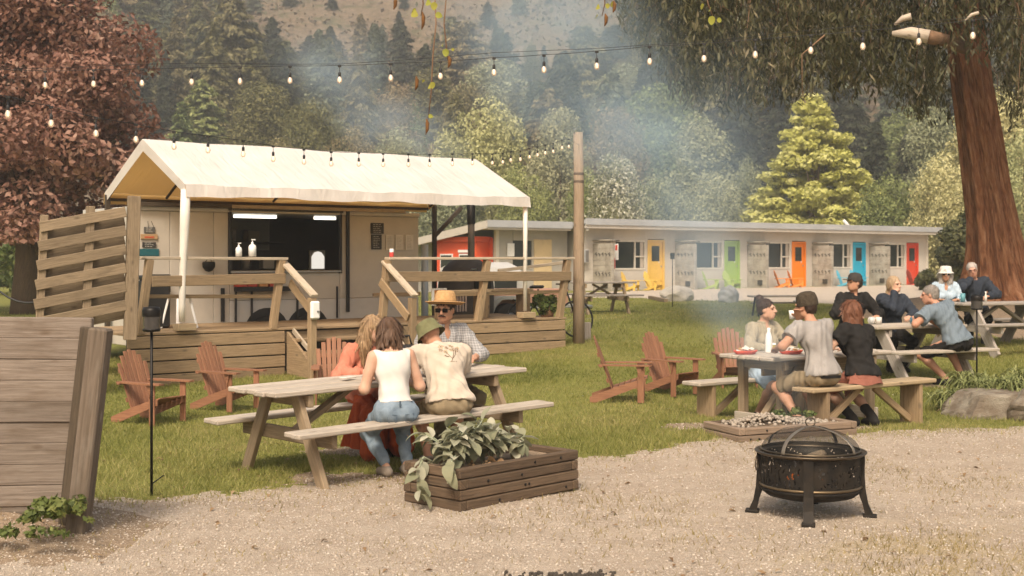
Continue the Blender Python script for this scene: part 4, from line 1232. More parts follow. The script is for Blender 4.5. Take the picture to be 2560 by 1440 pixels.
# (local: x along, y = back from the facade, z up)
units = [(1640, (.72, .46, .10), 'yellow'), (1830, (.30, .44, .075), 'green'), (1997, (.78, .215, .012), 'orange'), (2148, (.022, .36, .53), 'blue'), (2281, (.62, .055, .018), 'red')]
ucx = [ml(u[0]) for u in units]
DW, DH = .80, 2.0
def mbox(nm, mt, x0, x1, y0, y1, z0, z1, par=None, ch=.004):
    return part_box(nm, mt, par or motel, ((x0 + x1) / 2, (y0 + y1) / 2, (z0 + z1) / 2), (x1 - x0, y1 - y0, z1 - z0), None, ch)
edges = [T0]
prev = T0
for i, (px, c, cn) in enumerate(units):
    d0, d1 = ucx[i] - .45, ucx[i] + .45
    w0, w1 = ucx[i] - 2.22, ucx[i] - .62
    zs, zh = GZ_ + .93, GZ_ + 2.02
    mbox('wall', M_WALL, prev, w0, 0, .15, GZ_ - .1, WT)
    mbox('wall', M_WALL, w0, w1, 0, .15, GZ_ - .1, zs)
    mbox('wall', M_WALL, w0, w1, 0, .15, zh, WT)
    mbox('wall', M_WALL, w1, d0, 0, .15, GZ_ - .1, WT)
    mbox('wall', M_WALL, d0, d1, 0, .15, GZ_ + 2.1, WT)
    prev = d1
    md = paint(cn + ' door paint', c, .5, 0, .06, 3)
    for xx in (d0 + .03, d1 - .03): mbox('door_frame', md, xx - .045, xx + .045, -.03, .1, GZ_, GZ_ + 2.07)
    mbox('door_frame', md, d0 + .075, d1 - .075, -.03, .1, GZ_ + 1.99, GZ_ + 2.07)
    dr = mbox('door', md, d0 + .08, d1 - .08, .03, .08, GZ_ + .01, GZ_ + 1.985)
    dr['label'] = cn + ' painted door'
    gx0 = d0 + .08
    mbox('door_window', M_GLASS, gx0 + .16, gx0 + .58, .018, .029, GZ_ + 1.22, GZ_ + 1.83, dr)
    mbox('handle', M_STEEL, d1 - .17, d1 - .12, .0, .029, GZ_ + .98, GZ_ + 1.05, dr)
    mbox('number_plate', M_WHITE, gx0 + .52, gx0 + .58, .012, .017, GZ_ + 1.15, GZ_ + 1.21, dr)
    # window: frame, dark pane, curtained side pane
    wn_ = mbox('window', M_TRIM, w0, w1, -.02, .02, zs - .05, zs + .02)
    mbox('frame', M_TRIM, w0, w1, -.02, .02, zh - .04, zh + .03, wn_)
    for xx in (w0, w0 + 1.06, w1): mbox('frame', M_TRIM, xx - .03, xx + .03, -.025, .03, zs + .02, zh - .04, wn_)
    mbox('frame', M_TRIM, w0 + 1.09, w1 - .03, -.02, .03, zs + .45, zs + .50, wn_)
    mbox('pane', M_GLASS, w0 + .03, w0 + 1.03, .04, .05, zs + .02, zh - .04, wn_)
    mbox('pane', M_GLASS, w0 + 1.09, w1 - .03, .045, .055, zs + .02, zh - .04, wn_)
    mbox('curtain', M_CURT, w0 + 1.38, w1 - .04, .034, .042, zs + .03, zh - .05, wn_)
    mbox('lintel', paint('lintel %d' % i, (.12, .10, .08), .8), ucx[i] - 3.2, w0 + .0, -.3, -.02, zh - .03, zh + .02)
    for k in range(1, 5):    # vertical batten joints
        xx = d1 + .1 + k * .62
        if i < 4 and xx < ucx[i + 1] - 2.4: mbox('batten', M_TRIM, xx - .018, xx + .018, -.012, 0, GZ_ + .0, WT - .02)
mbox('wall', M_WALL, prev, T1, 0, .15, GZ_ - .1, WT)
mbox('corner_post', M_TRIM, T1 - .06, T1 + .05, -.03, .1, GZ_ - .1, WT)
mbox('end_wall', M_WALL2, T1 - .15, T1 - .003, .15, 6, GZ_ - .1, WT - .1)
mbox('end_wall', M_WALL2, T0, T0 + .15, .15, 6, GZ_ - .1, WT + .1)
mbox('back_wall', M_WALL2, T0, T1, 6, 6.15, GZ_ - .1, WT - .2)
# roof: slab sloping down to the back
def slab(nm, mt, x0, x1, pts, par=motel):
    MB().prism(pts, x0, x1, Matrix(((0, 1, 0), (1, 0, 0), (0, 0, 1)))).build(nm, mt, par)
zt0 = 3.30
slab('roof', M_FASC, T0 - .5, T1 + .55, [(-.62, zt0), (-.62, zt0 - .15), (6.5, zt0 - 1.1), (6.5, zt0 - .95)])
mbox('fascia', M_FASC, T0 - .5, T1 + .55, -.67, -.622, zt0 - .20, zt0 + .04)
mbox('eave_board', M_SOFF, T0 - .45, T1 + .5, -.60, -.002, zt0 - .30, zt0 - .255)
mbox('eave_board', M_SOFF, T0 - .48, T1 + .5, -.62, -.56, zt0 - .33, zt0 - .19)
for px, t in ((1467, T0 - .3), (2352, T1 + .5)):
    MB().ball((t, -.5, zt0 - .38), .06, 8, 6).build('eave_lamp', M_WHITE, motel)
# wing walls of pale blocks
M_BLOCK, nt, out = start('pierced concrete block')
uvb = nd(nt, 'ShaderNodeTexCoord').outputs['Object']
n1 = noise(nt, uvb, 3, 4)
col = ramp(nt, n1, [(.3, (.24, .21, .165)), (.7, (.40, .365, .30))])
b = nd(nt, 'ShaderNodeBsdfPrincipled', {'Base Color': col, 'Roughness': .95, 'Normal': bumpn(nt, n1, .02, .6)})
nt.links.new(b.outputs[0], out.inputs[0])
M_VINE = paint('dark fretwork', (.05, .045, .035), .8)
for i in range(5):
    x = ucx[i] - 3.28
    bl = MB(); rows, cols = 9, 3
    for r_ in range(rows):
        for c_ in range(cols):
            bl.box((x + R.uniform(-.006, .006), -.19 - c_ * .36 - (.0 if r_ % 2 else .0), GZ_ + .09 + r_ * .213), (.15, .352, .206), None, .008)
    o = bl.build('wing_wall', M_BLOCK, motel); o['kind'] = 'stuff'; o['label'] = 'wing wall of pale blocks'
    fr = MB()
    for zz in (GZ_ + 1.52, GZ_ + .78):
        for k in range(5):
            yb = -.2 - k * .19
            fr.box((x - .085, yb, zz - .02 * (k % 2)), (.02, .10, .035), rotm('X', 35 if k % 2 else -35), .004)
            fr.box((x - .085, yb - .03, zz - .07), (.02, .03, .08), None, .004)
    fr.box((x - .10, -.75, GZ_ + .32), (.05, .24, .2)); fr.build('fretwork', M_VINE, motel)['kind'] = 'stuff'
    mbox('wall_cap', M_BLOCK, x - .09, x + .09, -1.12, -.01, GZ_ + 2.0, GZ_ + 2.05)
# step slab
mbox('kerb', paint('concrete kerb', (.33, .29, .24), .9, 0, .2, 3), T0, T1 + .3, -1.35, -1.15, GZ_ - .2, GZ_ + .05)
# notice, extinguisher and meter on the first bay
x = ucx[0] - 2.7
o = thing('fire_extinguisher', "red fire extinguisher on the wall left of the motel's first window", 'extinguisher', Vector((0, 0, 0)), 0)
def mW(x, y, z): return Vector((MO[0] + MD[0] * x - MN[0] * y, MO[1] + MD[1] * x - MN[1] * y, z))
o.location = mW(x - .08, -.55, GZ_ + .93)
MB().lathe([(0, 0), (.07, 0), (.08, .03), (.08, .36), (.05, .43), (.025, .47), (.025, .52), (0, .52)], 12).build('cylinder', paint('extinguisher red', (.45, .03, .025), .4), o)
MB().box((0, -.03, .53), (.05, .13, .04)).build('handle', M_BLACKP, o)
o = thing('wall_notice', 'white and red notice on the wall above the fire extinguisher', 'notice', mW(x - .095, -.75, GZ_ + 1.58), MANG)
part_box('plate', M_WHITE, o, (0, 0, .0), (.02, .18, .62)); part_box('red_panel', paint('notice red', (.6, .06, .03), .5), o, (-.012, 0, .16), (.008, .12, .20))
o = thing('meter_box', "grey metal box on the motel's left end wall beside the pole", 'meter box', mW(ml(1478, .6), -.12, GZ_ + 1.42), MANG)
part_box('case', paint('meter grey', (.45, .45, .43), .5), o, (0, 0, 0), (.45, .18, .5)); part_box('door', paint('meter dark', (.16, .15, .14), .5), o, (.13, -.095, 0), (.16, .02, .44))
# left block, set back a little
LB0, LB1 = ml(1240, -.8), T0 - .2
mbox('left_wall', M_WALL2, LB0, ml(1282, -.8), .8, .95, GZ_ - .1, WT - .05)
wx0, wx1 = ml(1283, -.8), ml(1330, -.8)
mbox('left_wall', M_WALL2, wx0, wx1, .8, .95, GZ_ - .1, GZ_ + .95); mbox('left_wall', M_WALL2, wx0, wx1, .8, .95, GZ_ + 2.0, WT - .05)
lw = mbox('window', M_TRIM, wx0, wx1, .78, .82, GZ_ + .93, GZ_ + .97)
mbox('pane', M_GLASS, wx0, wx1, .85, .86, GZ_ + .95, GZ_ + 2.0, lw); mbox('frame', M_TRIM, (wx0 + wx1) / 2 + .1, (wx0 + wx1) / 2 + .17, .79, .84, GZ_ + .97, GZ_ + 2.0, lw)
dx0, dx1 = ml(1334, -.8), ml(1378, -.8)
mbox('left_wall', M_WALL2, wx1, LB1, .8, .95, GZ_ - .1, WT - .05)
mbox('door', paint('sand door paint', (.62, .47, .26), .6), dx0, dx1, .76, .797, GZ_, GZ_ + 2.05)
mbox('sign_disc', M_WHITE, ml(1270, -.7), ml(1287, -.7), .72, .76, mz(641, LB0, -.8), mz(608, LB0, -.8))
mbox('left_end_wall', M_WALL2, LB0 - .0, LB0 + .15, .951, 6.2, GZ_ - .1, WT - .6)
mbox('left_corner', M_TRIM, LB0 - .02, LB0 + .12, .77, .90, GZ_ - .1, WT - .05)
slab('roof', M_FASC, LB0 - .9, T0 - .52, [(.15, zt0 - .12), (.15, zt0 - .27), (6.8, zt0 - 1.1), (6.8, zt0 - .95)])
mbox('fascia', M_FASC, LB0 - .9, T0 - .52, .10, .148, zt0 - .34, zt0 - .08)
mbox('eave_board', M_SOFF, LB0 - .85, T0 - .55, .16, .796, zt0 - .42, zt0 - .34)
slab('barge_board', M_SOFF, LB0 - .96, LB0 - .90, [(.1, zt0 - .10), (.1, zt0 - .38), (6.8, zt0 - 1.22), (6.8, zt0 - .94)])
MB().ball((LB0 - .5, 1.6, zt0 - .55), .06, 8, 6).build('eave_lamp', M_WHITE, motel)
# orange red timber porch on the end wall
M_ORED = paint('orange red boards', (.66, .085, .025), .6, 0, .06, 3)
bx0, bx1 = LB0 - .62, LB0 - .004
porch = mbox('porch', M_ORED, bx0, bx1, 1.2, 3.9, GZ_ + .2, GZ_ + 1.95)
mbox('porch_cornice', M_ORED, bx0 - .12, bx1, 1.1, 4.05, GZ_ + 1.952, GZ_ + 2.14, porch)
mbox('porch_side', M_ORED, LB0 - .05, LB0 + .0, .98, 1.19, GZ_ + .2, GZ_ + 2.1, porch)
for yy in (1.85, 3.1):
    mbox('window_frame', M_WHITE, bx0 - .03, bx0 - .002, yy - .42, yy + .42, GZ_ + .85, GZ_ + 1.5, porch)
    mbox('window_pane', M_GLASS, bx0 - .04, bx0 - .031, yy - .36, yy + .36, GZ_ + .90, GZ_ + 1.45, porch)
mbox('sign_strip', M_WHITE, bx0 - .05, bx0 - .042, 1.5, 2.3, GZ_ + 1.55, GZ_ + 1.65, porch)
# roof dish and skylight, right end
o = thing('roof_dome', 'white domed skylight on the right end of the motel roof', 'skylight', mW(ml(2200), 1.2, zt0 - .15), MANG)
MB().lathe([(.85, 0), (.7, .14), (.4, .22), (0, .25)], 16).build('dome', M_WHITE, o)
o = thing('roof_pipe', 'slanting white pipe end on the motel roof', 'pipe', mW(ml(2150), .8, zt0 - .12), MANG)
MB().tube([(.45, 0, .0), (-.15, 0, .42)], .07, 8).build('pipe', M_WHITE, o); part_box('bracket', M_STEEL, o, (.3, 0, .06), (.2, .1, .12))
# ------------------------------------------------------------------ adirondack chairs
M_CH = {'yellow': paint('yellow chair paint', (.70, .47, .10), .55), 'green': paint('green chair paint', (.36, .45, .12), .55), 'orange': paint('orange chair paint', (.76, .25, .045), .55),
        'blue': paint('blue chair paint', (.10, .42, .55), .55), 'red': paint('red chair paint', (.55, .09, .07), .55)}
def make_adirondack(label, loc, rotz, mat=W_CHAIR, group=None):
    """forward +y, seat front at y = .30"""
    t = thing('adirondack_chair', label, 'chair', loc, rotz, group)
    ang = math.radians(20)
    bu = Vector((0, -math.sin(ang), math.cos(ang)))       # up along the back
    b0 = Vector((0, -.17, .17))
    n = 7
    for i in range(n):
        k = (i - (n - 1) / 2)
        L = .84 - .020 * k * k
        xb, xt = k * .068, k * .078
        a = b0 + Vector((xb, 0, 0)); e = b0 + Vector((xt, 0, 0)) + bu * L
        part_beam('back_slat', mat, t, a, e, .064, .017, bu.cross(Vector((1, 0, 0))), .005)
    nrm = Vector((0, -math.cos(ang), -math.sin(ang)))
    for s in (.16, .56):
        c = b0 + bu * s + nrm * .024
        part_beam('back_batten', mat, t, c + Vector((-.255, 0, 0)), c + Vector((.255, 0, 0)), .06, .022, nrm)
    for i in range(6):
        f = i / 5
        y = -.13 + .43 * f; z = .215 + .135 * f
        part_beam('seat_slat', mat, t, (-.25, y, z), (.25, y, z), .072, .018, (0, -.3, 1))
    for s in (-1, 1):
        MB().prism([(-.50, .0), (-.40, .0), (.31, .27), (.31, .345), (.25, .35), (-.15, .215), (-.50, .08)], s * .262 - .011, s * .262 + .011, Matrix(((0, 1, 0), (1, 0, 0), (0, 0, 1)))).build('rear_leg', mat, t)
        part_box('front_leg', mat, t, (s * .287, .24, .265), (.024, .095, .53))
        MB().prism([(s * .20, -.36), (s * .30, -.38), (s * .345, -.1), (s * .36, .36), (s * .33, .40), (s * .24, .40), (s * .23, .05)][::int(-s)], .535, .557, Matrix(((1, 0, 0), (0, 0, 1), (0, 1, 0)))).build('armrest', mat, t)
        MB().prism([(-.03, .53), (.06, .53), (.02, .36)], s * .31 - .01, s * .31 + .01, Matrix(((0, 1, 0), (1, 0, 0), (0, 0, 1))), (0, .2, 0)).build('arm_bracket', mat, t)
    part_beam('arm_support', mat, t, (-.31, -.34, .525), (.31, -.34, .525), .05, .022)
    return t
def face(dx, dy): return math.atan2(-dx, dy)
def gl(px, py, Y=None, dzz=0):
    """ground point at photo column px and distance Y"""
    x = (px - 1280) * Y / F
    return Vector((x, Y, gz(x, Y) + dzz))
proto = make_adirondack('red stained deck chair turned sideways beside the leaning post', gl(385, 0, 13.6), face(.88, -.47), W_CHAIR, 'red stained garden chairs')
KIDS = children_map()
proto.scale = (.80,) * 3
def chair(px, Y, dx, dy, label, mat=None, group='red stained garden chairs', sc=1.0):
    c = copy_tree(proto, gl(px, 0, Y), face(dx, dy), label, None, mat, KIDS)
    c['group'] = group; c.scale = (.80 * sc,) * 3
    return c
chair(575, 14.6, .88, -.48, 'red stained garden chair against the deck skirting behind the long table end')
chair(838, 15.0, .18, -.98, 'red stained garden chair facing the lawn beside the woman in orange')
chair(1562, 15.1, .99, -.12, 'red stained garden chair seen in pure side view on the lawn')
chair(1680, 15.9, .72, -.69, 'red stained garden chair turned three quarters to the lawn in the smoke')
chair(1838, 17.0, .12, -1, 'red stained garden chair showing only its rounded back behind the food table')
def mchair(t, y, col, label, yaw):
    p = mW(t, y, GZ_)
    c = copy_tree(proto, p, MANG + math.pi + yaw, label, None, M_CH[col], KIDS)
    c['group'] = 'painted chairs in front of the motel'; c.scale = (.86,) * 3
mchair(ucx[0] - 2.0, -.7, 'yellow', 'pale yellow garden chair farther from the yellow door', .5); mchair(ucx[0] - .85, -.75, 'yellow', 'yellow garden chair closest to the yellow door', .3)
mchair(ucx[1] - 1.95, -.7, 'green', 'green garden chair beside the block wing wall', .6); mchair(ucx[1] - .8, -.75, 'green', 'green garden chair just before the green door', .15)
mchair(ucx[2] - 1.05, -.75, 'orange', 'orange garden chair before the orange door', .9)
mchair(ucx[2] - 1.75, -.6, 'orange', 'orange garden chair half hidden beside its twin under the window', .9)
mchair(ucx[3] - 1.9, -.7, 'blue', 'light blue garden chair under the fourth window', .4); mchair(ucx[3] - .95, -.7, 'blue', 'light blue garden chair behind the capped man', .2)
mchair(ucx[4] - 1.0, -.85, 'red', 'faded red garden chair before the red door', 1.1)

# ------------------------------------------------------------------ picnic tables
def picnic_table(label, ctr, ang, L, group=None, top=W_TABLE, leg=W_TLEG, W=.74, over=.62, planks=4, H=.75, SH=.45, wide=.10, name='picnic_table', tilt=0, brace=True, round_=0, legin=.3):
    t = thing(name, label, 'table', ctr, ang, group, (0, tilt, ang))
    pw = W / planks
    for i in range(planks):
        y = -W / 2 + pw * (i + .5)
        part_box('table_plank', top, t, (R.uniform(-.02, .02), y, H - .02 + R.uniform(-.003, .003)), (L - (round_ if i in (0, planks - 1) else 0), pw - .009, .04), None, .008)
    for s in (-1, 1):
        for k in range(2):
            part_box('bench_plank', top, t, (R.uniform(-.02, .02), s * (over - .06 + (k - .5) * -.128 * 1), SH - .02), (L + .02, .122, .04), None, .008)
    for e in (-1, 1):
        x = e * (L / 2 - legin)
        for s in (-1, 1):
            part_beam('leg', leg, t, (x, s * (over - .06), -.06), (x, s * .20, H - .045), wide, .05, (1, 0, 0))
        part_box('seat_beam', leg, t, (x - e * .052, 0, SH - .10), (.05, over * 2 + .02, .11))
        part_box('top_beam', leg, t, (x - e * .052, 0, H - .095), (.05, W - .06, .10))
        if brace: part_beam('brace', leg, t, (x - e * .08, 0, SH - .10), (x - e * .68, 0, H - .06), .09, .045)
    return t
TA = math.atan2(.678, .735)
near_c = (-1.10, 11.18); TLEN = 2.7
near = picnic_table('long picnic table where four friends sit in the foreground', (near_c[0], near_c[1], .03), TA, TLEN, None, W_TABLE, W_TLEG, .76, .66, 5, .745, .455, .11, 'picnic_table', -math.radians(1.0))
def tW(c, ang, x, y, z=0):
    return Vector((c[0] + x * math.cos(ang) - y * math.sin(ang), c[1] + x * math.sin(ang) + y * math.cos(ang), z))

# table A: trestle table with two separate slab benches
ca, AA = (3.19, 13.83), math.atan2(.584, .812)
za = gz(*ca)
tA = thing('trestle_table', 'sturdy trestle table with food on it beside the smoking fire pit', 'table', (ca[0], ca[1], za), AA)
for i in range(4): part_box('table_plank', W_TABLE, tA, (R.uniform(-.015, .015), -.285 + .19 * i, .73 + R.uniform(-.003, .003)), (1.9, .182, .045), None, .012)
for e in (-1, 1):
    for s in (-1, 1): part_box('leg', W_TLEG, tA, (e * .70, s * .27, .34), (.085, .085, .72))
    part_box('foot_rail', W_TABLE, tA, (e * .745, 0, .07), (.04, .68, .13)); part_box('top_beam', W_TLEG, tA, (e * .70, 0, .655), (.05, .70, .10))
part_box('long_rail', W_TLEG, tA, (0, 0, .60), (1.4, .04, .14))
for e in (-1, 1): part_beam('brace', W_TLEG, tA, (e * .68, 0, .12), (e * .2, 0, .6), .08, .04)
def slab_bench(label, s, x=0, L=1.95):
    c = tW(ca, AA, x, s * .79)
    b_ = thing('slab_bench', label, 'bench', (c.x, c.y, gz(c.x, c.y) - .01), AA, 'slab benches at the trestle table')
    part_box('seat', W_NEW if s < 0 else W_TABLE, b_, (0, -.075, .435), (L, .145, .045), None, .01); part_box('seat', W_NEW if s < 0 else W_TABLE, b_, (.01, .077, .433), (L, .145, .045), None, .01)
    for e in (-1, 1):
        part_box('slab_leg', W_DECK, b_, (e * (L / 2 - .24), 0, .19), (.05, .26, .44))
        part_beam('brace', W_DECK, b_, (e * (L / 2 - .27), 0, .03), (e * .12, 0, .40), .07, .045, (0, 1, 0))
    return b_
slab_bench('fresh timber slab bench under the two people with their backs turned', -1)
slab_bench('paler slab bench jutting out left of the trestle table', 1)
cB, AB = (5.40, 17.7), math.radians(25)
picnic_table('broad picnic table where the capped man sits, with mugs', (cB[0], cB[1], gz(*cB)), AB, 1.75, 'picnic tables at the right', W_TABLE, W_SILVER, .78, .82, 4, .76, .46, .17, 'picnic_table', 0, False, .16)
cC, AC = (7.95, 20.9), math.radians(20)
picnic_table('grey weathered picnic table below the red barked tree', (cC[0], cC[1], gz(*cC)), AC, 2.0, 'picnic tables at the right', W_SILVER, W_SILVER, .76, .82, 4, .77, .46, .18, 'picnic_table', 0, True, 0)
pf = gl(1500, 0, 30.5)
picnic_table('empty grey picnic table beyond the light pole', pf, math.radians(14), 1.6, None, W_SILVER, W_TLEG, .7, .75, 4, .74, .45, .11)
# low far bench tables
def low_table(label, px, Y, L, ang, h=.42):
    p = gl(px, 0, Y)
    t = thing('low_table', label, 'table', p, ang, None)
    for i in (-1, 0, 1): part_box('top_plank', W_SILVER, t, (0, i * .13, h), (L, .122, .035))
    for e in (-1, 1):
        for s in (-1, 1): part_beam('leg', M_BLACK, t, (e * (L / 2 - .12), s * .19, -.03), (e * (L / 2 - .16), s * .13, h - .02), .035, .035)
    part_box('shelf', W_SILVER, t, (0.1, .3, h * .62), (L - .1, .2, .03))
low_table('low plank bench table on the lawn before the gravel drive', 1945, 27.5, 1.25, math.radians(8), .40)
# long timber edging and a log in front of the yellow door
tag(MB().beam(gl(1625, 0, 39.5) + Vector((0, 0, .06)), gl(1665, 0, 37.0) + Vector((0, 0, .05)), .12, .1).build('timber_edge', W_TLEG), 'dark timber edging lying before the yellow door', 'timber')

# ------------------------------------------------------------------ rocks
def rock(label, loc, size, seed, mat, rotz=0, group='rocks', flat=False):
    rs_ = np.random.RandomState(seed)
    n, m_ = 44, 28; vs = []; fs = []
    ph = rs_.uniform(0, 6.28, (6,)); dr = rs_.normal(0, 1, (6, 3)) * np.array([1.6, 1.6, 2])
    pl_ = rs_.normal(0, 1, (9, 3)); pl_ /= np.linalg.norm(pl_, axis=1, keepdims=True); of = rs_.uniform(.72, 1.0, 9)
    if flat: pl_[0] = (0, 0, 1); of[0] = .55; pl_[1] = (-.25, -.95, .1); of[1] = .62; pl_[2] = (.6, -.8, -.05); of[2] = .72; pl_[3] = (-.95, -.1, .3); of[3] = .7
    for j in range(m_ + 1):
        for i in range(n):
            th, fi = math.pi * j / m_, 2 * math.pi * i / n
            d = np.array([math.sin(th) * math.cos(fi), math.sin(th) * math.sin(fi), -math.cos(th)])
            r = 1.0
            for q in range(9):
                c = d @ pl_[q]
                if c > .05: r = min(r, of[q] / c)
            r *= 1 + .05 * sum(math.sin(dr[q] @ d * 2 + ph[q]) for q in range(6)) / 2 + .012 * math.sin(d[0] * 31 + 7 * d[2]) * math.sin(d[1] * 27 + d[2] * 33) + rs_.normal(0, .006)
            vs.append(tuple(d * r * np.array(size)))
    for j in range(m_):
        for i in range(n):
            i2 = (i + 1) % n
            fs.append([j * n + i, j * n + i2, (j + 1) * n + i2, (j + 1) * n + i])
    mb = MB(); mb.add(vs, fs, None, False)
    o = mb.build('rock', mat); o.location = loc; o.rotation_euler = (0, 0, rotz)
    return tag(o, label, 'rock', group)
M_ROCKP = paint('pale rock', (.42, .38, .32), .95, 0, .25, 4, 0, .9, .1)
M_ROCKG = paint('grey rock', (.33, .32, .30), .95, 0, .25, 5, 0, .9, .1)
M_ROCKB = paint('brown rock', (.15, .118, .085), .95, 0, .3, 5, 0, 1, .1, (.30, .27, .21))
rock('pale low boulder behind the garden lamp on the lawn edge', gl(1690, 0, 38) + Vector((0, 0, .14)), (.52, .4, .32), 3, M_ROCKP)
rock('blue grey upright boulder before the green chairs', gl(1822, 0, 37) + Vector((0, 0, .14)), (.30, .3, .36), 8, M_ROCKG)
rock('small dark stone at the near edge of the drive', gl(2010, 0, 36) + Vector((0, 0, .05)), (.3, .2, .10), 12, M_ROCKG)
rock('big flat brown stone edging the strappy plant bed', gl(2510, 0, 14.45) + Vector((.05, 0, .06)), (.80, .60, .40), 21, M_ROCKB, .15, 'rocks', True)
rock('brown stone at the right frame edge of the plant bed', gl(2610, 0, 14.0) + Vector((0, 0, .12)), (.35, .4, .26), 25, M_ROCKB, 1.2)
rock('small pale stone beneath the fire pit', P(1955, 1258, 9.35) , (.045, .035, .022), 30, M_ROCKP)

# ------------------------------------------------------------------ near planter
def planter(label, corner, dirv, L, Wd, courses, hc, mat, mat2, group='timber planters'):
    ang = math.atan2(dirv[1], dirv[0])
    t = thing('planter_box', label, 'planter', corner, ang, group)
    th = .07
    for i in range(courses):
        z = hc * (i + .5); odd = i % 2
        for y in (th / 2, Wd - th / 2):
            x0, x1 = (0, L) if odd else (th + .002, L - th - .002)
            part_box('sleeper', mat if R.random() > .2 else mat2, t, ((x0 + x1) / 2 + R.uniform(-.006, .006), y + R.uniform(-.004, .004), z), (x1 - x0, th, hc - .006), None, .008)
        for x in (th / 2, L - th / 2):
            y0, y1 = (0, Wd) if not odd else (th + .002, Wd - th - .002)
            part_box('sleeper', mat, t, (x + R.uniform(-.004, .004), (y0 + y1) / 2, z), (th, y1 - y0, hc - .006), None, .008)
    for i in range(courses):
        for k in range(2):
            x = R.uniform(.1, L - .1)
            MB().lathe([(.010, 0), (.010, .006), (0, .007)], 8, (x, -.001, hc * (i + .5)), True, rotm('X', 90)).build('bolt', M_BLACK, t)
    V_ = []; nxx, nyy = 26, 12
    return t, ang
pc = Vector((-.369, 9.085, .0))
pd = Vector((.893, .945)).normalized()
pl1, pang = planter('dark sleeper planter overflowing with grey green leaves', pc, pd, 1.30, .60, 4, .077, W_PLANT, W_PLANT)
def soilsheet(t, L, Wd, z, mat, amp=.02, nm='soil', k=3):
    def fn(u, v): 
        x = .05 + (L - .1) * u; y = .05 + (Wd - .1) * v
        return (x, y, z + amp * float(vnoise(np.array([x * k * 3]), np.array([y * k * 3]), 12)[0]))
    return sheet(nm, fn, 40, 20, False, mat, t)
soilsheet(pl1, 1.30, .60, .255, G_SOIL, .015)
# grey green leaves: a few leaf shapes, each leaf a part
M_EAR = leafm('woolly grey green leaf', [(.19, .195, .11), (.31, .305, .19), (.46, .44, .33)], .35, .22, .012, .8)
def leaf_mesh(Lf, Wf, curl, fold, seed):
    n = 7; V, Fq = [], []
    for i in range(n + 1):
        u = i / n
        w = Wf * (math.sin(math.pi * min(1, u ** .8)) ** .75) * .5 + .002
        a = curl * u
        y = Lf * (math.sin(a) / max(curl, 1e-3)) if abs(curl) > .01 else Lf * u
        z = -Lf * (1 - math.cos(a)) / curl if abs(curl) > .01 else 0
        rip = .08 * w * math.sin(u * 9 + seed)
        V += [(-w, y, z + fold * w + rip), (0, y, z), (w, y, z + fold * w - rip)]
    for i in range(n):
        for k in range(2):
            a = i * 3 + k
            Fq.append([a, a + 1, a + 4, a + 3])
    return np_mesh('leaf', np.array(V), np.array(Fq), True, np.full(len(Fq), .5))
LEAF = [leaf_mesh(.17, .085, .9, .35, 0), leaf_mesh(.20, .09, 1.4, .3, 1), leaf_mesh(.15, .08, .5, .4, 2), leaf_mesh(.22, .105, 1.9, .22, 3), leaf_mesh(.12, .065, .4, .5, 4)]
for i, me in enumerate(LEAF):
    me.materials.append(M_EAR); 
    me.attributes['rnd'].data.foreach_set('value', np.full(len(me.polygons), [.35, .55, .8, .25, .95][i], dtype=np.float32))
M_STEM = fabric('woolly stem', (.33, .35, .25), (.22, .24, .15), 20)
def leafy_plant(label, root, nst, spread, hgt, seed, nleaf=(5, 9), sc=.84, dirs=None):
    r_ = random.Random(seed)
    t = thing('leafy_plant', label, 'plant', root, r_.uniform(0, 6.28) if dirs is None else 0, 'grey green plants in the near planter')
    for s in range(nst):
        a = r_.uniform(0, 6.28) if dirs is None else dirs + r_.uniform(-.6, .6)
        R_ = spread * r_.uniform(.2, 1); H_ = hgt * r_.uniform(.6, 1.1)
        tip = Vector((math.cos(a) * R_, math.sin(a) * R_, H_))
        mid = Vector((tip.x * .35, tip.y * .35, H_ * .7))
        MB().tube([(0, 0, -.02), mid, tip], [.007, .006, .004], 5).build('stem', M_STEM, t)
        nl = r_.randint(*nleaf)
        for k in range(nl):
            f = .35 + .65 * k / max(1, nl - 1)
            p = (Vector((0, 0, 0)).lerp(mid, f * 2) if f < .5 else mid.lerp(tip, f * 2 - 1))
            az = r_.uniform(0, 6.28)
            el = r_.uniform(-.25, .6) if k < nl - 1 else r_.uniform(.2, 1.2)
            o = link('leaf', LEAF[r_.randrange(5)], None, t)
            o.location = p
            o.rotation_euler = (el, r_.uniform(-.4, .4), az)
            q = sc * r_.uniform(.75, 1.2); o.scale = (q, q, q)
    return t
def plW(x, y, z): return tW((pc.x, pc.y), pang, x, y, z)
leafy_plant('bushy grey green plant at the left end of the near planter', plW(.20, .30, .26), 10, .20, .26, 1)
leafy_plant('tall grey green plant in the left middle of the near planter', plW(.42, .34, .26), 10, .18, .30, 2)
leafy_plant('grey green plant in the centre of the near planter', plW(.65, .32, .26), 9, .19, .26, 3)
leafy_plant('smaller grey green plant toward the right of the near planter', plW(.88, .32, .26), 7, .17, .20, 4)
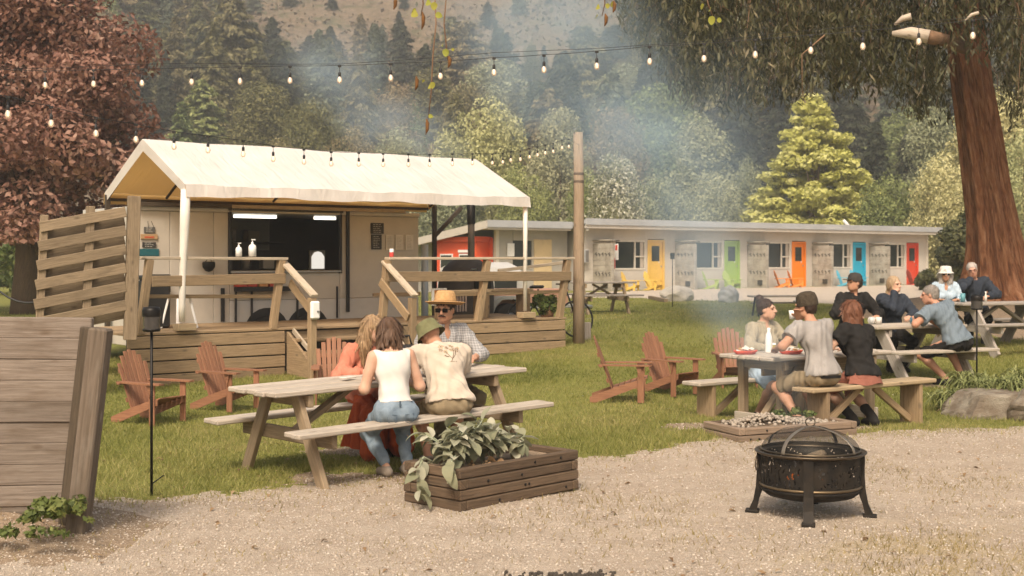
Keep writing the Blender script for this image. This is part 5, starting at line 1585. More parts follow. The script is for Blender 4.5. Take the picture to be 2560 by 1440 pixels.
# trailing stem over the left end
t = thing('leafy_plant', 'trailing grey green shoot hanging down the left end of the near planter', 'plant', plW(-.02, .36, .30), pang, 'grey green plants in the near planter')
r_ = random.Random(9)
ptsT = [Vector((.12, .0, .0)), Vector((.0, 0, .06)), Vector((-.07, -.02, -.02)), Vector((-.10, -.05, -.12)), Vector((-.12, -.10, -.18))]
MB().tube(ptsT, [.008, .008, .007, .006, .004], 6).build('stem', M_STEM, t)
for k in range(13):
    f = k / 12 * 3.99; i = int(f); p = ptsT[i].lerp(ptsT[i + 1], f - i)
    o = link('leaf', LEAF[r_.randrange(5)], None, t); o.location = p; o.rotation_euler = (r_.uniform(-1.3, .2), r_.uniform(-.5, .5), r_.uniform(.8, 3.4)); o.scale = (r_.uniform(.7, 1.05),) * 3
t = thing('leafy_plant', 'grey green shoot drooping over the near left corner of the planter', 'plant', plW(.05, .12, .29), pang, 'grey green plants in the near planter')
ptsT = [Vector((.10, .05, .0)), Vector((.02, .0, .09)), Vector((-.06, -.05, .08)), Vector((-.11, -.08, -.0))]
MB().tube(ptsT, [.008, .008, .006, .004], 6).build('stem', M_STEM, t)
for k in range(11):
    f = k / 10 * 2.99; i = int(f); p = ptsT[i].lerp(ptsT[i + 1], f - i)
    o = link('leaf', LEAF[r_.randrange(5)], None, t); o.location = p; o.rotation_euler = (r_.uniform(-1.0, .5), r_.uniform(-.5, .5), r_.uniform(.3, 3.8)); o.scale = (r_.uniform(.7, 1.0),) * 3
M_DEAD = leafm('withered leaf', [(.25, .15, .07), (.38, .26, .13)], .2, .1)
dm = leaf_mesh(.11, .06, 1.6, .6, 2); dm.materials.append(M_DEAD)
t = thing('withered_leaves', 'curled brown withered leaves lying among the near planter plants', 'leaves', plW(.5, .25, .26), pang)
for k in range(16):
    o = link('leaf', dm, None, t); o.location = (r_.uniform(-.35, .6), r_.uniform(-.15, .15), r_.uniform(0, .05)); o.rotation_euler = (r_.uniform(-1, 1), r_.uniform(-1, 1), r_.uniform(0, 6)); o.scale = (r_.uniform(.5, 1),) * 3

# planter 2 with pebbles, behind the fire pit
p2 = Vector((2.10, 11.82, .02)); d2 = Vector((1.16, .52)).normalized()
pl2, ang2 = planter('paler sleeper planter filled with pebbles behind the fire pit', p2, d2, 1.36, .62, 3, .072, W_PALEPL, W_PLANT)
soilsheet(pl2, 1.36, .62, .17, G_SOIL, .02)
mb = MB(); r_ = random.Random(4)
for k in range(420):
    x = r_.uniform(.1, 1.2); y = r_.uniform(.08, .54)
    hh = .20 + .09 * math.exp(-((x - .5) / .3) ** 2 - ((y - .3) / .2) ** 2)
    q = r_.uniform(.010, .026)
    mb.ball((x, y, hh + r_.uniform(-.02, .01)), (q, q * r_.uniform(.7, 1), q * .7), 6, 4, rotm('Z', r_.uniform(0, 180)))
tag(mb.build('pebbles', paint('pale pebbles', (.36, .30, .235), .85, 0, .5, 14), pl2), None, None, None, 'stuff')
me, cc = broad_mesh('foliage', np.random.RandomState(12), 700, (0, 0, .05), (.22, .14, .06), 14, .022, (.25, .4), .8)
o = thing('creeping_plant', 'small green creeping plant among the pebbles of the far planter', 'plant', tW((p2.x, p2.y), ang2, .92, .40, .22), 0)
link('foliage', me, M_SHRUB, o)

# ------------------------------------------------------------------ strappy plant bed
M_STRAP = leafm('strappy leaf', [(.10, .12, .035), (.20, .22, .075), (.33, .34, .14)], .3, .1)
M_STRAPD = leafm('dead strappy leaf', [(.32, .22, .12), (.45, .35, .21)], .2, .1)
def strappy(label, loc, n, L, seed, dead=6):
    rs_ = np.random.RandomState(seed)
    t = thing('strappy_plant', label, 'plant', loc, 0, 'strappy plants in the stone edged bed')
    def mk(nm, n, L, mat, low):
        V, Fq, rn = [], [], []
        for k in range(n):
            a = rs_.rand() * 6.28; l = L * rs_.uniform(.6, 1.15); sp = rs_.uniform(.3, 1.0) * (1.2 if low else 1); w = rs_.uniform(.008, .016)
            ox, oy = rs_.normal(0, .09, 2); b0 = len(V)
            for i in range(6):
                u = i / 5; rr = l * sp * .75 * u ** 1.3; zz = l * (1.25 * u - (.75 + .5 * sp) * u * u) * (.45 if low else 1)
                cxx, cyy = ox + math.cos(a) * rr, oy + math.sin(a) * rr; ww = w * (1 - u) ** .5 + .001
                V += [(cxx - math.sin(a) * ww, cyy + math.cos(a) * ww, max(zz, .0)), (cxx + math.sin(a) * ww, cyy - math.cos(a) * ww, max(zz, .0))]
                if i: Fq.append([b0 + 2 * i - 2, b0 + 2 * i - 1, b0 + 2 * i + 1, b0 + 2 * i]); rn.append(min(1, max(0, rs_.normal(.5, .25))))
        link(nm, np_mesh(nm, np.array(V), np.array(Fq), True, np.array(rn)), mat, t)
    mk('foliage', n, L, M_STRAP, False)
    if dead: mk('dead_leaves', dead, L * .6, M_STRAPD, True)
strappy('strappy green clump at the left end of the stone edged bed', gl(2385, 0, 14.9, .02), 190, .58, 1, 22)
strappy('strappy green clump around the foot of the dark lamp pole', gl(2450, 0, 15.0, .15), 170, .55, 2, 10)
strappy('strappy clump with straw coloured stems at the right edge', gl(2520, 0, 14.8, .2), 180, .55, 3, 18)
strappy('tall strappy clump cut by the right frame edge', gl(2565, 0, 15.3, .2), 170, .62, 4, 8)
strappy('thin strappy clump behind the stone edged bed', gl(2420, 0, 15.7, .12), 170, .6, 5, 0)
strappy('straw tipped strappy clump just behind the flat brown stone', gl(2480, 0, 15.2, .1), 190, .55, 6, 24)

# ------------------------------------------------------------------ fire pit
fp = Vector((2.10, 9.01, 0))
pit = thing('fire_pit', 'round black metal fire pit with mesh dome smoking on the gravel', 'fire pit', fp, math.radians(-15), None, None, .96)
M_PIT = paint('blackened bronze', (.012, .010, .008), .6, 0, .12, 9, .1, .2, .2, (.07, .05, .03))
# pierced bowl wall
NAq, NZq = 300, 26; r0 = .36; zb0, zb1 = .20, .46
vs, fs = [], []
for j in range(NZq + 1):
    for i in range(NAq):
        a = 2 * math.pi * i / NAq; vs.append((r0 * math.cos(a), r0 * math.sin(a), zb0 + (zb1 - zb0) * j / NZq))
stars = []
r_ = random.Random(3)
for q in range(8):
    stars.append((q * math.pi / 4 + .18, .36, .05)); stars.append((q * math.pi / 4 + .50, .29, .035))
def pierced(a, z):
    sec = (a % (math.pi / 2)) / (math.pi / 2)
    if sec < .11 or sec > .89 or z < .225 or z > .445: return False
    if int(a // (math.pi / 2)) in (1, 3, 2) and int(a // (math.pi / 2)) == 2:   # bark panel: wavy upright slits
        v = math.sin(a * 60 + 1.6 * math.sin(z * 42) + .8 * math.sin(z * 95 + a * 9)); return v > .70 and math.sin(z * 60 + a * 40) > -.55
    for (sa, sz, sr) in stars:
        du = (a - sa) * r0; dv = z - sz; d = math.hypot(du, dv)
        if d < sr:
            ph = math.atan2(dv, du)
            return (d > .012) and math.cos(ph * 6) > .55 - d * 4 and d < sr * .92
    return math.sin(a * 37 + z * 50) * math.sin(z * 120 + a * 22) > .86
for j in range(NZq):
    for i in range(NAq):
        a = 2 * math.pi * (i + .5) / NAq; z = zb0 + (zb1 - zb0) * (j + .5) / NZq
        if pierced(a, z): continue
        i2 = (i + 1) % NAq
        fs.append([j * NAq + i, j * NAq + i2, (j + 1) * NAq + i2, (j + 1) * NAq + i])
V_ = np.array(vs); me = np_mesh('bowl_wall', V_, np.array(fs), True)
link('bowl_wall', me, M_PIT, pit)
MB().lathe([(0, .125), (.22, .13), (.32, .155), (.362, .195), (.368, .205), (.362, .215)], 40).build('bowl_base', M_PIT, pit)
MB().lathe([(.362, .218), (.371, .223), (.371, .233), (.362, .238)], 40).build('band', paint('worn bronze edge', (.16, .115, .065), .4, 0, .2, 10, .8), pit)
M_RIM = paint('bronze rim', (.10, .075, .048), .38, 0, .3, 7, .8)
MB().lathe([(.345, .455), (.352, .470), (.385, .478), (.402, .476), (.404, .468), (.385, .455), (.36, .447)], 48).build('rim', M_RIM, pit)
for k in range(4):
    a = math.radians(90 * k)
    M_ = Matrix.Rotation(a, 3, 'Z')
    prof = [(.355, .46), (.385, .46), (.385, .30), (.392, .20), (.41, .10), (.445, .02), (.455, 0), (.385, 0), (.385, .03), (.37, .10), (.345, .17), (.355, .25)]
    mb = MB(); mb.prism(prof, -.035, .035, M_)
    lg = mb.build('leg', M_PIT, pit)
    MB().box(M_ @ Vector((.42, 0, .012)), (.10, .095, .024), M_, .006).build('foot', M_PIT, lg)
for a in (math.radians(15 + 3), math.radians(195 + 3)):
    pts = [Vector((.385 + .018 * math.sin(t), 0, .385 + .052 * math.cos(t))) for t in np.linspace(0, 2 * math.pi, 17)]
    M_ = Matrix.Rotation(a, 3, 'Z'); pts = [M_ @ (p + Vector((.012, 0, 0)) + Vector((0, .0, 0))) + M_ @ Vector((0, .035 * math.sin(t), 0)) for p, t in zip(pts, np.linspace(0, 2 * math.pi, 17))]
    MB().tube(pts, .005, 6, False).build('ring_handle', M_RIM, pit)
M_MESH, nt, out = start('spark mesh')
uvm = nd(nt, 'ShaderNodeTexCoord').outputs['Object']
tr_ = nd(nt, 'ShaderNodeBsdfTransparent', {'Color': (1, 1, 1, 1)})
pr_ = nd(nt, 'ShaderNodeBsdfPrincipled', {'Base Color': (.03, .026, .02, 1), 'Roughness': .5, 'Metallic': .6})
mx = nd(nt, 'ShaderNodeMixShader', {0: .40, 1: tr_.outputs[0], 2: pr_.outputs[0]})
nt.links.new(mx.outputs[0], out.inputs[0])
dome = [(.355 * math.cos(t), .478 + .165 * math.sin(t)) for t in np.linspace(0, math.pi / 2, 12)]
sc_ = MB().lathe(dome, 40).build('spark_screen', M_MESH, pit)
MB().lathe([(.350, .474), (.362, .476), (.362, .49), (.352, .492)], 44).build('screen_ring', M_RIM, sc_)
for a in (math.radians(60), math.radians(150)):
    M_ = Matrix.Rotation(a, 3, 'Z'); mb = MB()
    pts = [(.36 * math.cos(t), .482 + .168 * math.sin(t)) for t in np.linspace(0, math.pi, 25)]
    for (p, q) in zip(pts[:-1], pts[1:]): mb.beam(M_ @ Vector((p[0], 0, p[1])), M_ @ Vector((q[0], 0, q[1])), .028, .004, (0, 0, 1) if abs(p[0]) < .2 else M_ @ Vector((p[0], 0, .1)), .001)
    mb.build('screen_strap', paint('strap bronze %d' % a, (.28, .235, .18), .4, 0, .2, 8, .8), sc_)
MB().tube([Vector((.034 * math.sin(t), 0, .682 - .034 * math.cos(t))) for t in np.linspace(0, 2 * math.pi, 15)], .0045, 6, False).build('top_ring', M_RIM, sc_)
M_CHAR = paint('charred wood', (.02, .018, .016), .95, 0, .5, 14, 0, .8, .1, (.16, .15, .14))
for k in range(6):
    a = k * 1.1; M_ = Matrix.Rotation(a, 3, 'Z')
    o = thing('fire_log', ['charred log lying lowest in the fire pit', 'charred log leaning left in the fire pit', 'short charred log in the fire pit', 'crossed charred log in the fire pit', 'ashy log against the pit wall', 'pale half burnt log on top of the fire'][k], 'log', fp + Vector((0, 0, .20 + .035 * k)), a, 'logs in the fire pit')
    MB().tube([(-.2 + .03 * k, .05 * (k % 2), 0), (0, .04, .02), (.2 - .02 * k, 0, .06)], [.04, .043, .036], 9).build('log', W_TLEG if k == 5 else M_CHAR, o)
tag(MB().lathe([(.335, .0), (.2, .03), (0, .045)], 24, (fp.x, fp.y, .17)).build('ash_bed', M_CHAR), 'grey ash bed inside the fire pit', 'ash', None, 'stuff')
mb = MB(); r_ = random.Random(6)
for k in range(26): mb.ball((r_.uniform(-.14, .14), r_.uniform(-.14, .14), r_.uniform(.03, .08)), r_.uniform(.008, .02), 6, 4)
e = mb.build('embers', emit('glowing embers', (1, .22, .04), .25)); e.location = fp + Vector((0, 0, .20)); tag(e, 'glowing embers between the logs in the fire pit', 'embers', None, 'stuff')
# dark stones at the bottom edge of the photo
mb = MB()
for k in range(120):
    p = P(1420 + r_.gauss(0, 70), 1436 + r_.gauss(0, 9), 7.28); mb.ball((p.x, p.y + r_.gauss(0, .05), gz(p.x, p.y) + .004), r_.uniform(.006, .014), 6, 4)
tag(mb.build('dark_gravel', paint('dark path stone', (.05, .04, .03), .9), None), 'dark stones at the bottom edge of the path', 'gravel', None, 'stuff')

# ------------------------------------------------------------------ garden lamps on thin poles
def garden_lamp(label, loc, h, r=.068, bh=.19):
    t = thing('garden_lamp', label, 'lamp', loc, R.uniform(0, 1), 'black garden lamps on poles')
    MB().tube([(0, 0, -.05), (0, 0, h - bh)], .0105, 8).build('pole', M_BLACK, t)
    MB().lathe([(0, h - bh), (r * .9, h - bh), (r, h - bh + .012), (r, h - bh + .02), (0, h - bh + .02)], 18).build('lamp_base', M_BLACK, t)
    MB().lathe([(r * .92, h - bh + .02), (r * .95, h - .07)], 18).build('lamp_glass', glassm('smoky lamp glass', (.05, .045, .04), .2), t)
    MB().lathe([(r, h - .075), (r * 1.04, h - .03), (r * .9, h - .005), (0, h)], 18).build('lamp_cap', M_BLACK, t)
    MB().beam((0, 0, .09), (.16, .06, .13), .008, .008).build('ground_peg', M_BLACK, t)
    return t
garden_lamp('black cylinder lamp on a thin pole at the left of the lawn', Vector((-2.74, 9.73, gz(-2.74, 9.73))), 1.44)
garden_lamp('distant lamp pole on the lawn between yellow and green doors', gl(1681, 0, 33.6), 1.43, .06, .17)
garden_lamp('black cylinder lamp rising out of the strappy plants', gl(2442, 0, 16.3), 1.27, .075, .19)

# ------------------------------------------------------------------ string lights
M_BULBG, nt, out = start('bulb glass')
tr_ = nd(nt, 'ShaderNodeBsdfTransparent', {'Color': (.93, .88, .80, 1)})
pr_ = nd(nt, 'ShaderNodeBsdfPrincipled', {'Base Color': (.8, .7, .6, 1), 'Roughness': .12, 'Specular IOR Level': .7})
mx = nd(nt, 'ShaderNodeMixShader', {0: .42, 1: tr_.outputs[0], 2: pr_.outputs[0]})
nt.links.new(mx.outputs[0], out.inputs[0])
M_FIL = emit('warm filament', (1, .66, .40), 3)
bulb_me = MB().lathe([(0, -.062), (.012, -.059), (.0205, -.047), (.0225, -.034), (.019, -.018), (.011, -.004), (.010, 0)], 12).mesh('bulb'); bulb_me.materials.append(M_BULBG)
sock_me = MB().lathe([(.011, -.004), (.013, 0), (.013, .028), (.008, .036), (.003, .04), (.003, .085)], 8).mesh('socket'); sock_me.materials.append(M_BLACKP)
clip_me = MB().box((0, 0, .088), (.03, .014, .02)).mesh('clip'); clip_me.materials.append(M_BLACKP)
fil_me = MB().tube([(-.005, 0, -.012), (-.006, 0, -.040), (.0, 0, -.046), (.006, 0, -.04), (.005, 0, -.012)], .0022, 5).mesh('filament'); fil_me.materials.append(M_FIL)
def hang(bulbs, lab, grp, drop=.0):
    for i, (p, l) in enumerate(bulbs):
        t = thing('string_bulb', l, 'light bulb', p, 0, grp)
        b_ = link('bulb', bulb_me, None, t); link('socket', sock_me, None, t); link('filament', fil_me, None, b_); link('clip', clip_me, None, t)
S1 = [(113, 220), (234, 217), (355, 215), (479, 212), (600, 210), (725, 208), (849, 207), (977, 202), (1101, 197), (1235, 188), (1360, 181), (1492, 172), (1624, 160), (1760, 153), (1888, 143), (2027, 132), (2157, 122), (2297, 110), (2432, 95)]
ordn = ['first', 'second', 'third', 'fourth', 'fifth', 'sixth', 'seventh', 'eighth', 'ninth', 'tenth', 'eleventh', 'twelfth', 'thirteenth', 'fourteenth', 'fifteenth', 'sixteenth', 'seventeenth', 'eighteenth', 'nineteenth', 'twentieth', 'twenty-first', 'twenty-second', 'twenty-third', 'twenty-fourth', 'twenty-fifth', 'twenty-sixth', 'twenty-seventh']
def s1Y(px): return np.interp(px, [0, 2560], [11.4, 10.1])
def lm_of(px): return min(LAND, key=lambda q: abs(q[0] - px))[1]
B1 = []
for i, (x, y) in enumerate(S1):
    Yd = float(s1Y(x)); B1.append((P(x, y - 16, Yd), f'{ordn[i]} glowing bulb from the left on the high light string'))
hang(B1, '', 'bulbs on the high string')
wire = [P(-140, 166 , 11.5)] + [b[0] + Vector((0, 0, .095)) for b in B1] + [P(2700, 40, 10.0)]
def wirepts(w, sagk=.02):
    o = []
    for a, b_ in zip(w[:-1], w[1:]):
        for k in range(3): o.append(a.lerp(b_, k / 3) + Vector((0, 0, -sagk * math.sin(math.pi * k / 3))))
    return o + [w[-1]]
t = thing('light_string', 'dark cable of the high light string across the whole photo', 'cable', wire[0], 0)
MB().tube(wirepts(wire, .004), .0026, 5).build('cord', M_BLACKP, t, True)
MB().tube([p + Vector((0, .01, .012 + .03 * math.sin(i / 20 * math.pi * 3) ** 2)) for i, p in enumerate(wire)], .002, 4).build('support_wire', M_BLACKP, t, True)
S2 = [(20, 287), (128, 310), (240, 335), (340, 350), (435, 367), (520, 376), (608, 386), (683, 398), (760, 405), (828, 410), (897, 411), (958, 412), (1021, 412), (1074, 412), (1131, 410), (1181, 408), (1231, 408), (1257, 406), (1277, 401), (1301, 399), (1324, 393), (1344, 388), (1363, 383), (1383, 379), (1405, 370), (1422, 367)]
B2 = []
for i, (x, y) in enumerate(S2):
    r = (x - 1280) / F; Yd = -7.0 / (r - .383)
    B2.append((P(x, y, Yd) + Vector((0, 0, .035)), f'{ordn[i]} bulb from the left on the string that runs over the tent to the pole'))
hang(B2, '', 'bulbs on the string over the tent')
w2 = [P(-120, 215, 8.4)] + [b[0] + Vector((0, 0, .095)) for b in B2] + [Vector((pl.x, pl.y - .09, gz(pl.x, pl.y) + 3.3))]
t = thing('light_string', 'dark cable of the light string running over the tent ridge to the pole', 'cable', w2[0], 0)
MB().tube(wirepts(w2, .004), .0028, 5).build('cord', M_BLACKP, t, True)

# ------------------------------------------------------------------ hanging twigs with young leaves, top edge
M_YLEAF = leafm('young leaf', [(.36, .36, .05), (.48, .46, .10)], .45, .1)
M_BUD = fabric('brown catkin', (.18, .085, .03), (.10, .05, .02), 30)
yl = leaf_mesh(.035, .026, .5, .2, 1); yl.materials.append(M_YLEAF)
def twig(label, pts, leaves, pods, Yd):
    t = thing('hanging_twig', label, 'twig', P(pts[0][0], pts[0][1], Yd), 0, 'twigs hanging from above')
    MB().tube([P(x, y, Yd + .02 * i) for i, (x, y) in enumerate(pts)], [.004] * (len(pts) - 1) + [.002], 5).build('stem', M_TWIG, t, True)
    for (x, y, s, rz, el) in leaves:
        o = link('leaf', yl, None, t); o.location = P(x, y, Yd) - t.location; o.rotation_euler = (el, rz * .4, rz); o.scale = (s,) * 3
    for (x, y, hpx) in pods:
        a = P(x, y, Yd); L = hpx * Yd / F
        MB().tube([a, a + Vector((.006, 0, -L * .3)), a + Vector((.004, 0, -L * .7)), a + Vector((-.004, 0, -L))], [.003, .011, .009, .002], 6).build('catkin', M_BUD, t, True)
twig('long twig hanging lowest at the top centre', [(1085, -60), (1090, 60), (1082, 140), (1078, 230), (1070, 300)], [(1084, 205, 1.1, .5, -1.2), (1072, 215, .8, 2.5, -1.0), (1071, 290, .8, 3.6, -1.1), (1062, 200, .6, 1.2, -.7)], [(1066, 297, 40), (1040, 190, 36)], 7.2)
twig('twig with three pale leaves at the top left of centre', [(1050, -60), (1058, 10), (1052, 40)], [(1030, 30, 1.5, 2.6, -1.2), (1040, 22, 1.0, 1.2, -1.0), (1086, 5, 1.3, .2, -1.2), (1066, 5, 1.2, 2.8, -.9), (1088, 36, 1.2, 3.4, -1.4)], [(1056, 30, 44), (986, -6, 30)], 7.0)
twig('short twig with one pale leaf near the bulbs', [(1118, -40), (1110, 60), (1116, 120), (1122, 165)], [(1116, 122, 1.3, .3, -1.3), (1108, 108, .9, 2.0, -1.0), (1128, 124, .6, 4.2, -.8)], [(1122, 140, 30)], 7.1)
twig('twig with leaves beside the drooping foliage at the top', [(1510, -60), (1512, 10), (1505, 40)], [(1492, 16, 1.1, 2.6, -.8), (1494, 40, 1.0, 2.2, -.5), (1536, 4, 1.0, .6, -.8), (1520, 8, .9, .2, -1.2)], [(1534, 2, 30), (1513, 34, 32)], 7.2)
twig('leafy twig beside the high string among the drooping foliage', [(1760, -50), (1770, 10), (1785, 50)], [(1782, 40, 1.5, .3, -1.2), (1778, 20, 1.1, 2.0, -.7), (1792, 50, 1.0, 4.0, -1.0), (1760, 10, 1.1, 1.0, -1.0)], [], 7.4)

# ------------------------------------------------------------------ things on and behind the deck
def pump_bottle(label, px, b, h, r):
    t = thing('pump_bottle', label, 'bottle', dW(dl(px, b), b, RZ + .021), DANG, 'pump bottles on the deck rail')
    MB().lathe([(0, 0), (r, 0), (r, h * .55), (r * .8, h * .66), (r * .3, h * .72), (r * .3, h * .76)], 14).build('body', M_WHITE, t)
    MB().lathe([(r * .34, h * .76), (r * .34, h * .82), (r * .12, h * .83), (r * .12, h * .95)], 10).build('cap', M_WHITE, t)
    MB().box((r * .3, 0, h * .97), (r * 1.1, r * .4, h * .06)).build('nozzle', M_WHITE, t)
pump_bottle('shorter white pump bottle on the deck rail', 597, .05, .185, .042); pump_bottle('taller white pump bottle on the deck rail', 631, .05, .235, .052)
t = thing('drink_can', 'red and white can on the left end of the right deck rail', 'can', dW(dl(979, .05), .05, RZ + .018), 0)
MB().lathe([(.0, 0), (.03, 0), (.033, .008), (.033, .07)], 14).build('body', paint('can red', (.62, .08, .07), .4), t); MB().lathe([(.033, .07), (.033, .11), (.028, .12), (0, .118)], 14).build('top', M_WHITE, t)
t = thing('stool', 'white plastic stool on the deck behind the left rail', 'stool', dW(dl(452, .7), .75, FZ), DANG + .3)
MB().lathe([(0, .41), (.16, .41), (.17, .425), (.15, .44), (0, .44)], 16).build('seat', M_WHITE, t)
for a in range(4):
    c_, s_2 = math.cos(a * math.pi / 2 + .78), math.sin(a * math.pi / 2 + .78)
    part_beam('leg', M_WHITE, t, (c_ * .24, s_2 * .24, 0), (c_ * .14, s_2 * .14, .41), .05, .03)
t = thing('bin', 'black bin standing on the deck at the screen end', 'bin', dW(dl(385, 1.0), 1.0, FZ), DANG)
MB().box((0, 0, .33), (.34, .34, .66), None, .03).build('body', M_BLACKP, t); MB().box((0, 0, .69), (.36, .36, .06), None, .02).build('lid', M_BLACKP, t)
t = thing('speaker_box', 'black speaker box under the teal board beside the trailer door', 'speaker', dW(dl(395, TBK - .2), TBK - .2, dz(708, dl(395, TBK), TBK)), DANG)
MB().box((0, 0, 0), (.30, .2, .26), None, .01).build('case', M_BLACKP, t); MB().lathe([(.08, 0), (.06, .01), (0, .015)], 14, (0, -.1, 0), True, rotm('X', 90)).build('cone', M_SLATE, t)
# wood fired oven with flue
ov = dW(dl(1165, 2.4), 2.4, 0); ov.z = gz(ov.x, ov.y)
t = thing('oven', 'dark domed wood oven with a tall flue behind the deck rail', 'oven', ov, DANG)
M_OV = paint('sooty oven shell', (.06, .048, .038), .7, 0, .3, 5)
MB().lathe([(.48, 0), (.50, .9), (.48, 1.1), (.40, 1.28), (.25, 1.42), (.0, 1.48)], 24).build('shell', M_OV, t)
for sx in (-.16, .12): part_box('vent_slot', M_STEEL, t, (sx, -.44, 1.25), (.11, .03, .02), rotm('X', -35))
part_box('door', M_BLACK, t, (0, -.49, .95), (.36, .04, .26))
flx = dl(1178, 2.4) - dl(1165, 2.4)
MB().lathe([(.062, 1.35), (.062, 2.05)], 14, (flx, 0, 0)).build('flue', paint('flue lower', (.16, .13, .10), .6, 0, .2, 5, .5), t)
MB().lathe([(.075, 2.05), (.075, 2.42), (.066, 2.43)], 14, (flx, 0, 0)).build('flue', M_BLACK, t)
MB().lathe([(.095, 2.42), (.095, 2.85), (.08, 2.85)], 14, (flx, 0, 0)).build('flue', paint('flue copper', (.36, .24, .16), .45, 0, .2, 4, .5), t)
t = thing('post', 'pale blue grey pipe standing behind the deck stairs', 'pipe', dW(dl(1062, 2.2), 2.2, .3), DANG)
MB().tube([(0, 0, 0), (0, 0, 1.75)], .06, 10).build('pipe', paint('pale blue pipe', (.48, .52, .55), .5), t)
# poster at the stair head
t = thing('poster', 'small orange framed poster at the head of the deck stairs', 'poster', dW(dl(1098, .3), .3, dz(742, dl(1098, .3), .3)), DANG)
part_box('frame', M_WHITE, t, (0, 0, 0), (.28, .02, .26)); part_box('print', paint('poster orange', (.48, .20, .045), .6), t, (0.012, -.0125, .0), (.22, .006, .21))
MB().lathe([(.0, 0), (.05, 0), (.05, .004)], 16, (.03, -.0165, -.05), False, rotm('X', 90)).build('emblem', M_SLATE, t)
MB().lathe([(.0, 0), (.03, 0), (.03, .004)], 16, (.03, -.0205, -.05), False, rotm('X', 90)).build('emblem', M_PAPER, t)
t = thing('crate', 'slatted crate with pale bars on the deck beside the poster', 'crate', dW(dl(1160, .85), 1.0, FZ + .22), DANG)
part_box('back', M_SLATE, t, (0, .02, 0), (.36, .03, .28))
for k in range(6): part_box('bar', paint('pale pink bar', (.50, .40, .36), .6) if 'pale pink bar' not in MATS else MATS['pale pink bar'], t, (-.14 + k * .056, -.01, 0), (.022, .03, .26))
# planter pot on the right end
pp = dW(dl(1368, .25), .25, FZ)
me, cc = broad_mesh('foliage', np.random.RandomState(3), 1500, (0, 0, .22), (.24, .2, .16), 18, .035, (.25, .4), .9)
t = thing('potted_plant', 'bushy green potted plant on the right corner of the deck', 'plant', pp, 0)
link('foliage', me, M_SHRUB, t); MB().lathe([(0, 0), (.10, 0), (.13, .18), (.11, .18)], 14).build('pot', paint('clay pot', (.3, .17, .1), .8), t)
# bicycle behind the rail
bk = dW(dl(1378, 1.4), 1.4, FZ - .45); 
t = thing('bicycle', 'dark bicycle leaning behind the right end of the deck rail', 'bicycle', (bk.x, bk.y, gz(bk.x, bk.y) + .02), DANG - .25, None, (math.radians(-8), 0, DANG - .25))
def ring(c, r, w=.018): return MB().tube([Vector((c[0] + r * math.cos(a), 0, c[1] + r * math.sin(a))) for a in np.linspace(0, 2 * math.pi, 29)], w, 6, False)
wz = .34
for x in (-.5, .52):
    w_ = ring((x, wz), .32).build('wheel', M_TYRE, t)
    mb = MB()
    for k in range(12): mb.beam((x, 0, wz), (x + .31 * math.cos(k * .5236), 0, wz + .31 * math.sin(k * .5236)), .003, .003)
    mb.build('spokes', M_STEEL, w_)
mb = MB()
for a, b_ in (((-.5, wz), (-.06, .30)), ((-.5, wz), (-.16, .78)), ((-.06, .30), (-.2, .88)), ((-.06, .30), (.36, .78)), ((-.17, .80), (.34, .84)), ((.34, .90), (.52, wz))): mb.tube([(a[0], 0, a[1]), (b_[0], 0, b_[1])], .017, 6)
mb.build('frame', M_BLACK, t)
MB().box((-.22, 0, .92), (.25, .13, .05), None, .02).build('saddle', M_BLACKP, t)
MB().tube([(.30, -.28, 1.0), (.36, -.1, .98), (.34, 0, .96), (.36, .1, .98), (.30, .28, 1.0)], .014, 6).build('handlebar', M_BLACK, t)
# parked utility trailer with one visible wheel
ut = dW(dl(1240, 2.6), 2.9, 0); ut.z = gz(ut.x, ut.y)
t = thing('utility_trailer', 'small grey utility trailer with a black wheel behind the deck', 'trailer', ut, DANG - .1)
M_UT = paint('trailer grey', (.30, .30, .27), .5, 0, .2, 3)
MB().box((.55, 0, .72), (1.9, 1.0, .30), None, .02).build('tray', paint('tray brick', (.42, .23, .15), .6), t); MB().box((.6, -.05, .55), (2.0, .9, .06)).build('chassis', M_UT, t)
MB().prism([(-.42, .45), (-.36, .66), (-.2, .76), (.2, .76), (.36, .66), (.42, .45), (.37, .45), (.3, .6), (.17, .7), (-.17, .7), (-.3, .6), (-.37, .45)], -.72, -.5, None, (.08, 0, 0)).build('mudguard', M_UT, t)
w_ = MB().lathe([(.16, -.09), (.29, -.1), (.31, -.06), (.31, .06), (.29, .1), (.15, .1)], 22, (.08, -.6, .32), True, rotm('X', 90)).build('wheel', M_TYRE, t)
MB().lathe([(0, .08), (.14, .09), (.16, .06)], 16, (.08, -.6, .32), True, rotm('X', 90)).build('rim', M_STEEL, w_)
MB().tube([(1.5, 0, .55), (2.4, 0, .5)], .04, 8).build('drawbar', M_UT, t)
# white curved vehicle roof behind the oven
vr = dW(dl(1235, 6), 6.5, 0); vr.z = gz(vr.x, vr.y)
t = thing('parked_caravan', 'small white caravan mostly hidden behind the deck rail', 'caravan', vr, DANG)
MB().prism([(-.9, .4), (.9, .4), (.9, 1.0), (.75, 1.2), (.35, 1.32), (-.35, 1.32), (-.75, 1.2), (-.9, 1.0)], -.5, .5, Matrix(((0, 1, 0), (1, 0, 0), (0, 0, 1)))).build('body', paint('dull white caravan', (.5, .48, .44), .5), t)
part_box('window', M_GLASS, t, (0, -.905, .9), (.6, .02, .3))
for s in (-1, 1): MB().lathe([(0, -.1), (.28, -.1), (.30, 0), (.28, .1), (0, .1)], 18, (s * .3, -.8, .3), True, rotm('X', 90)).build('wheel', M_TYRE, t)

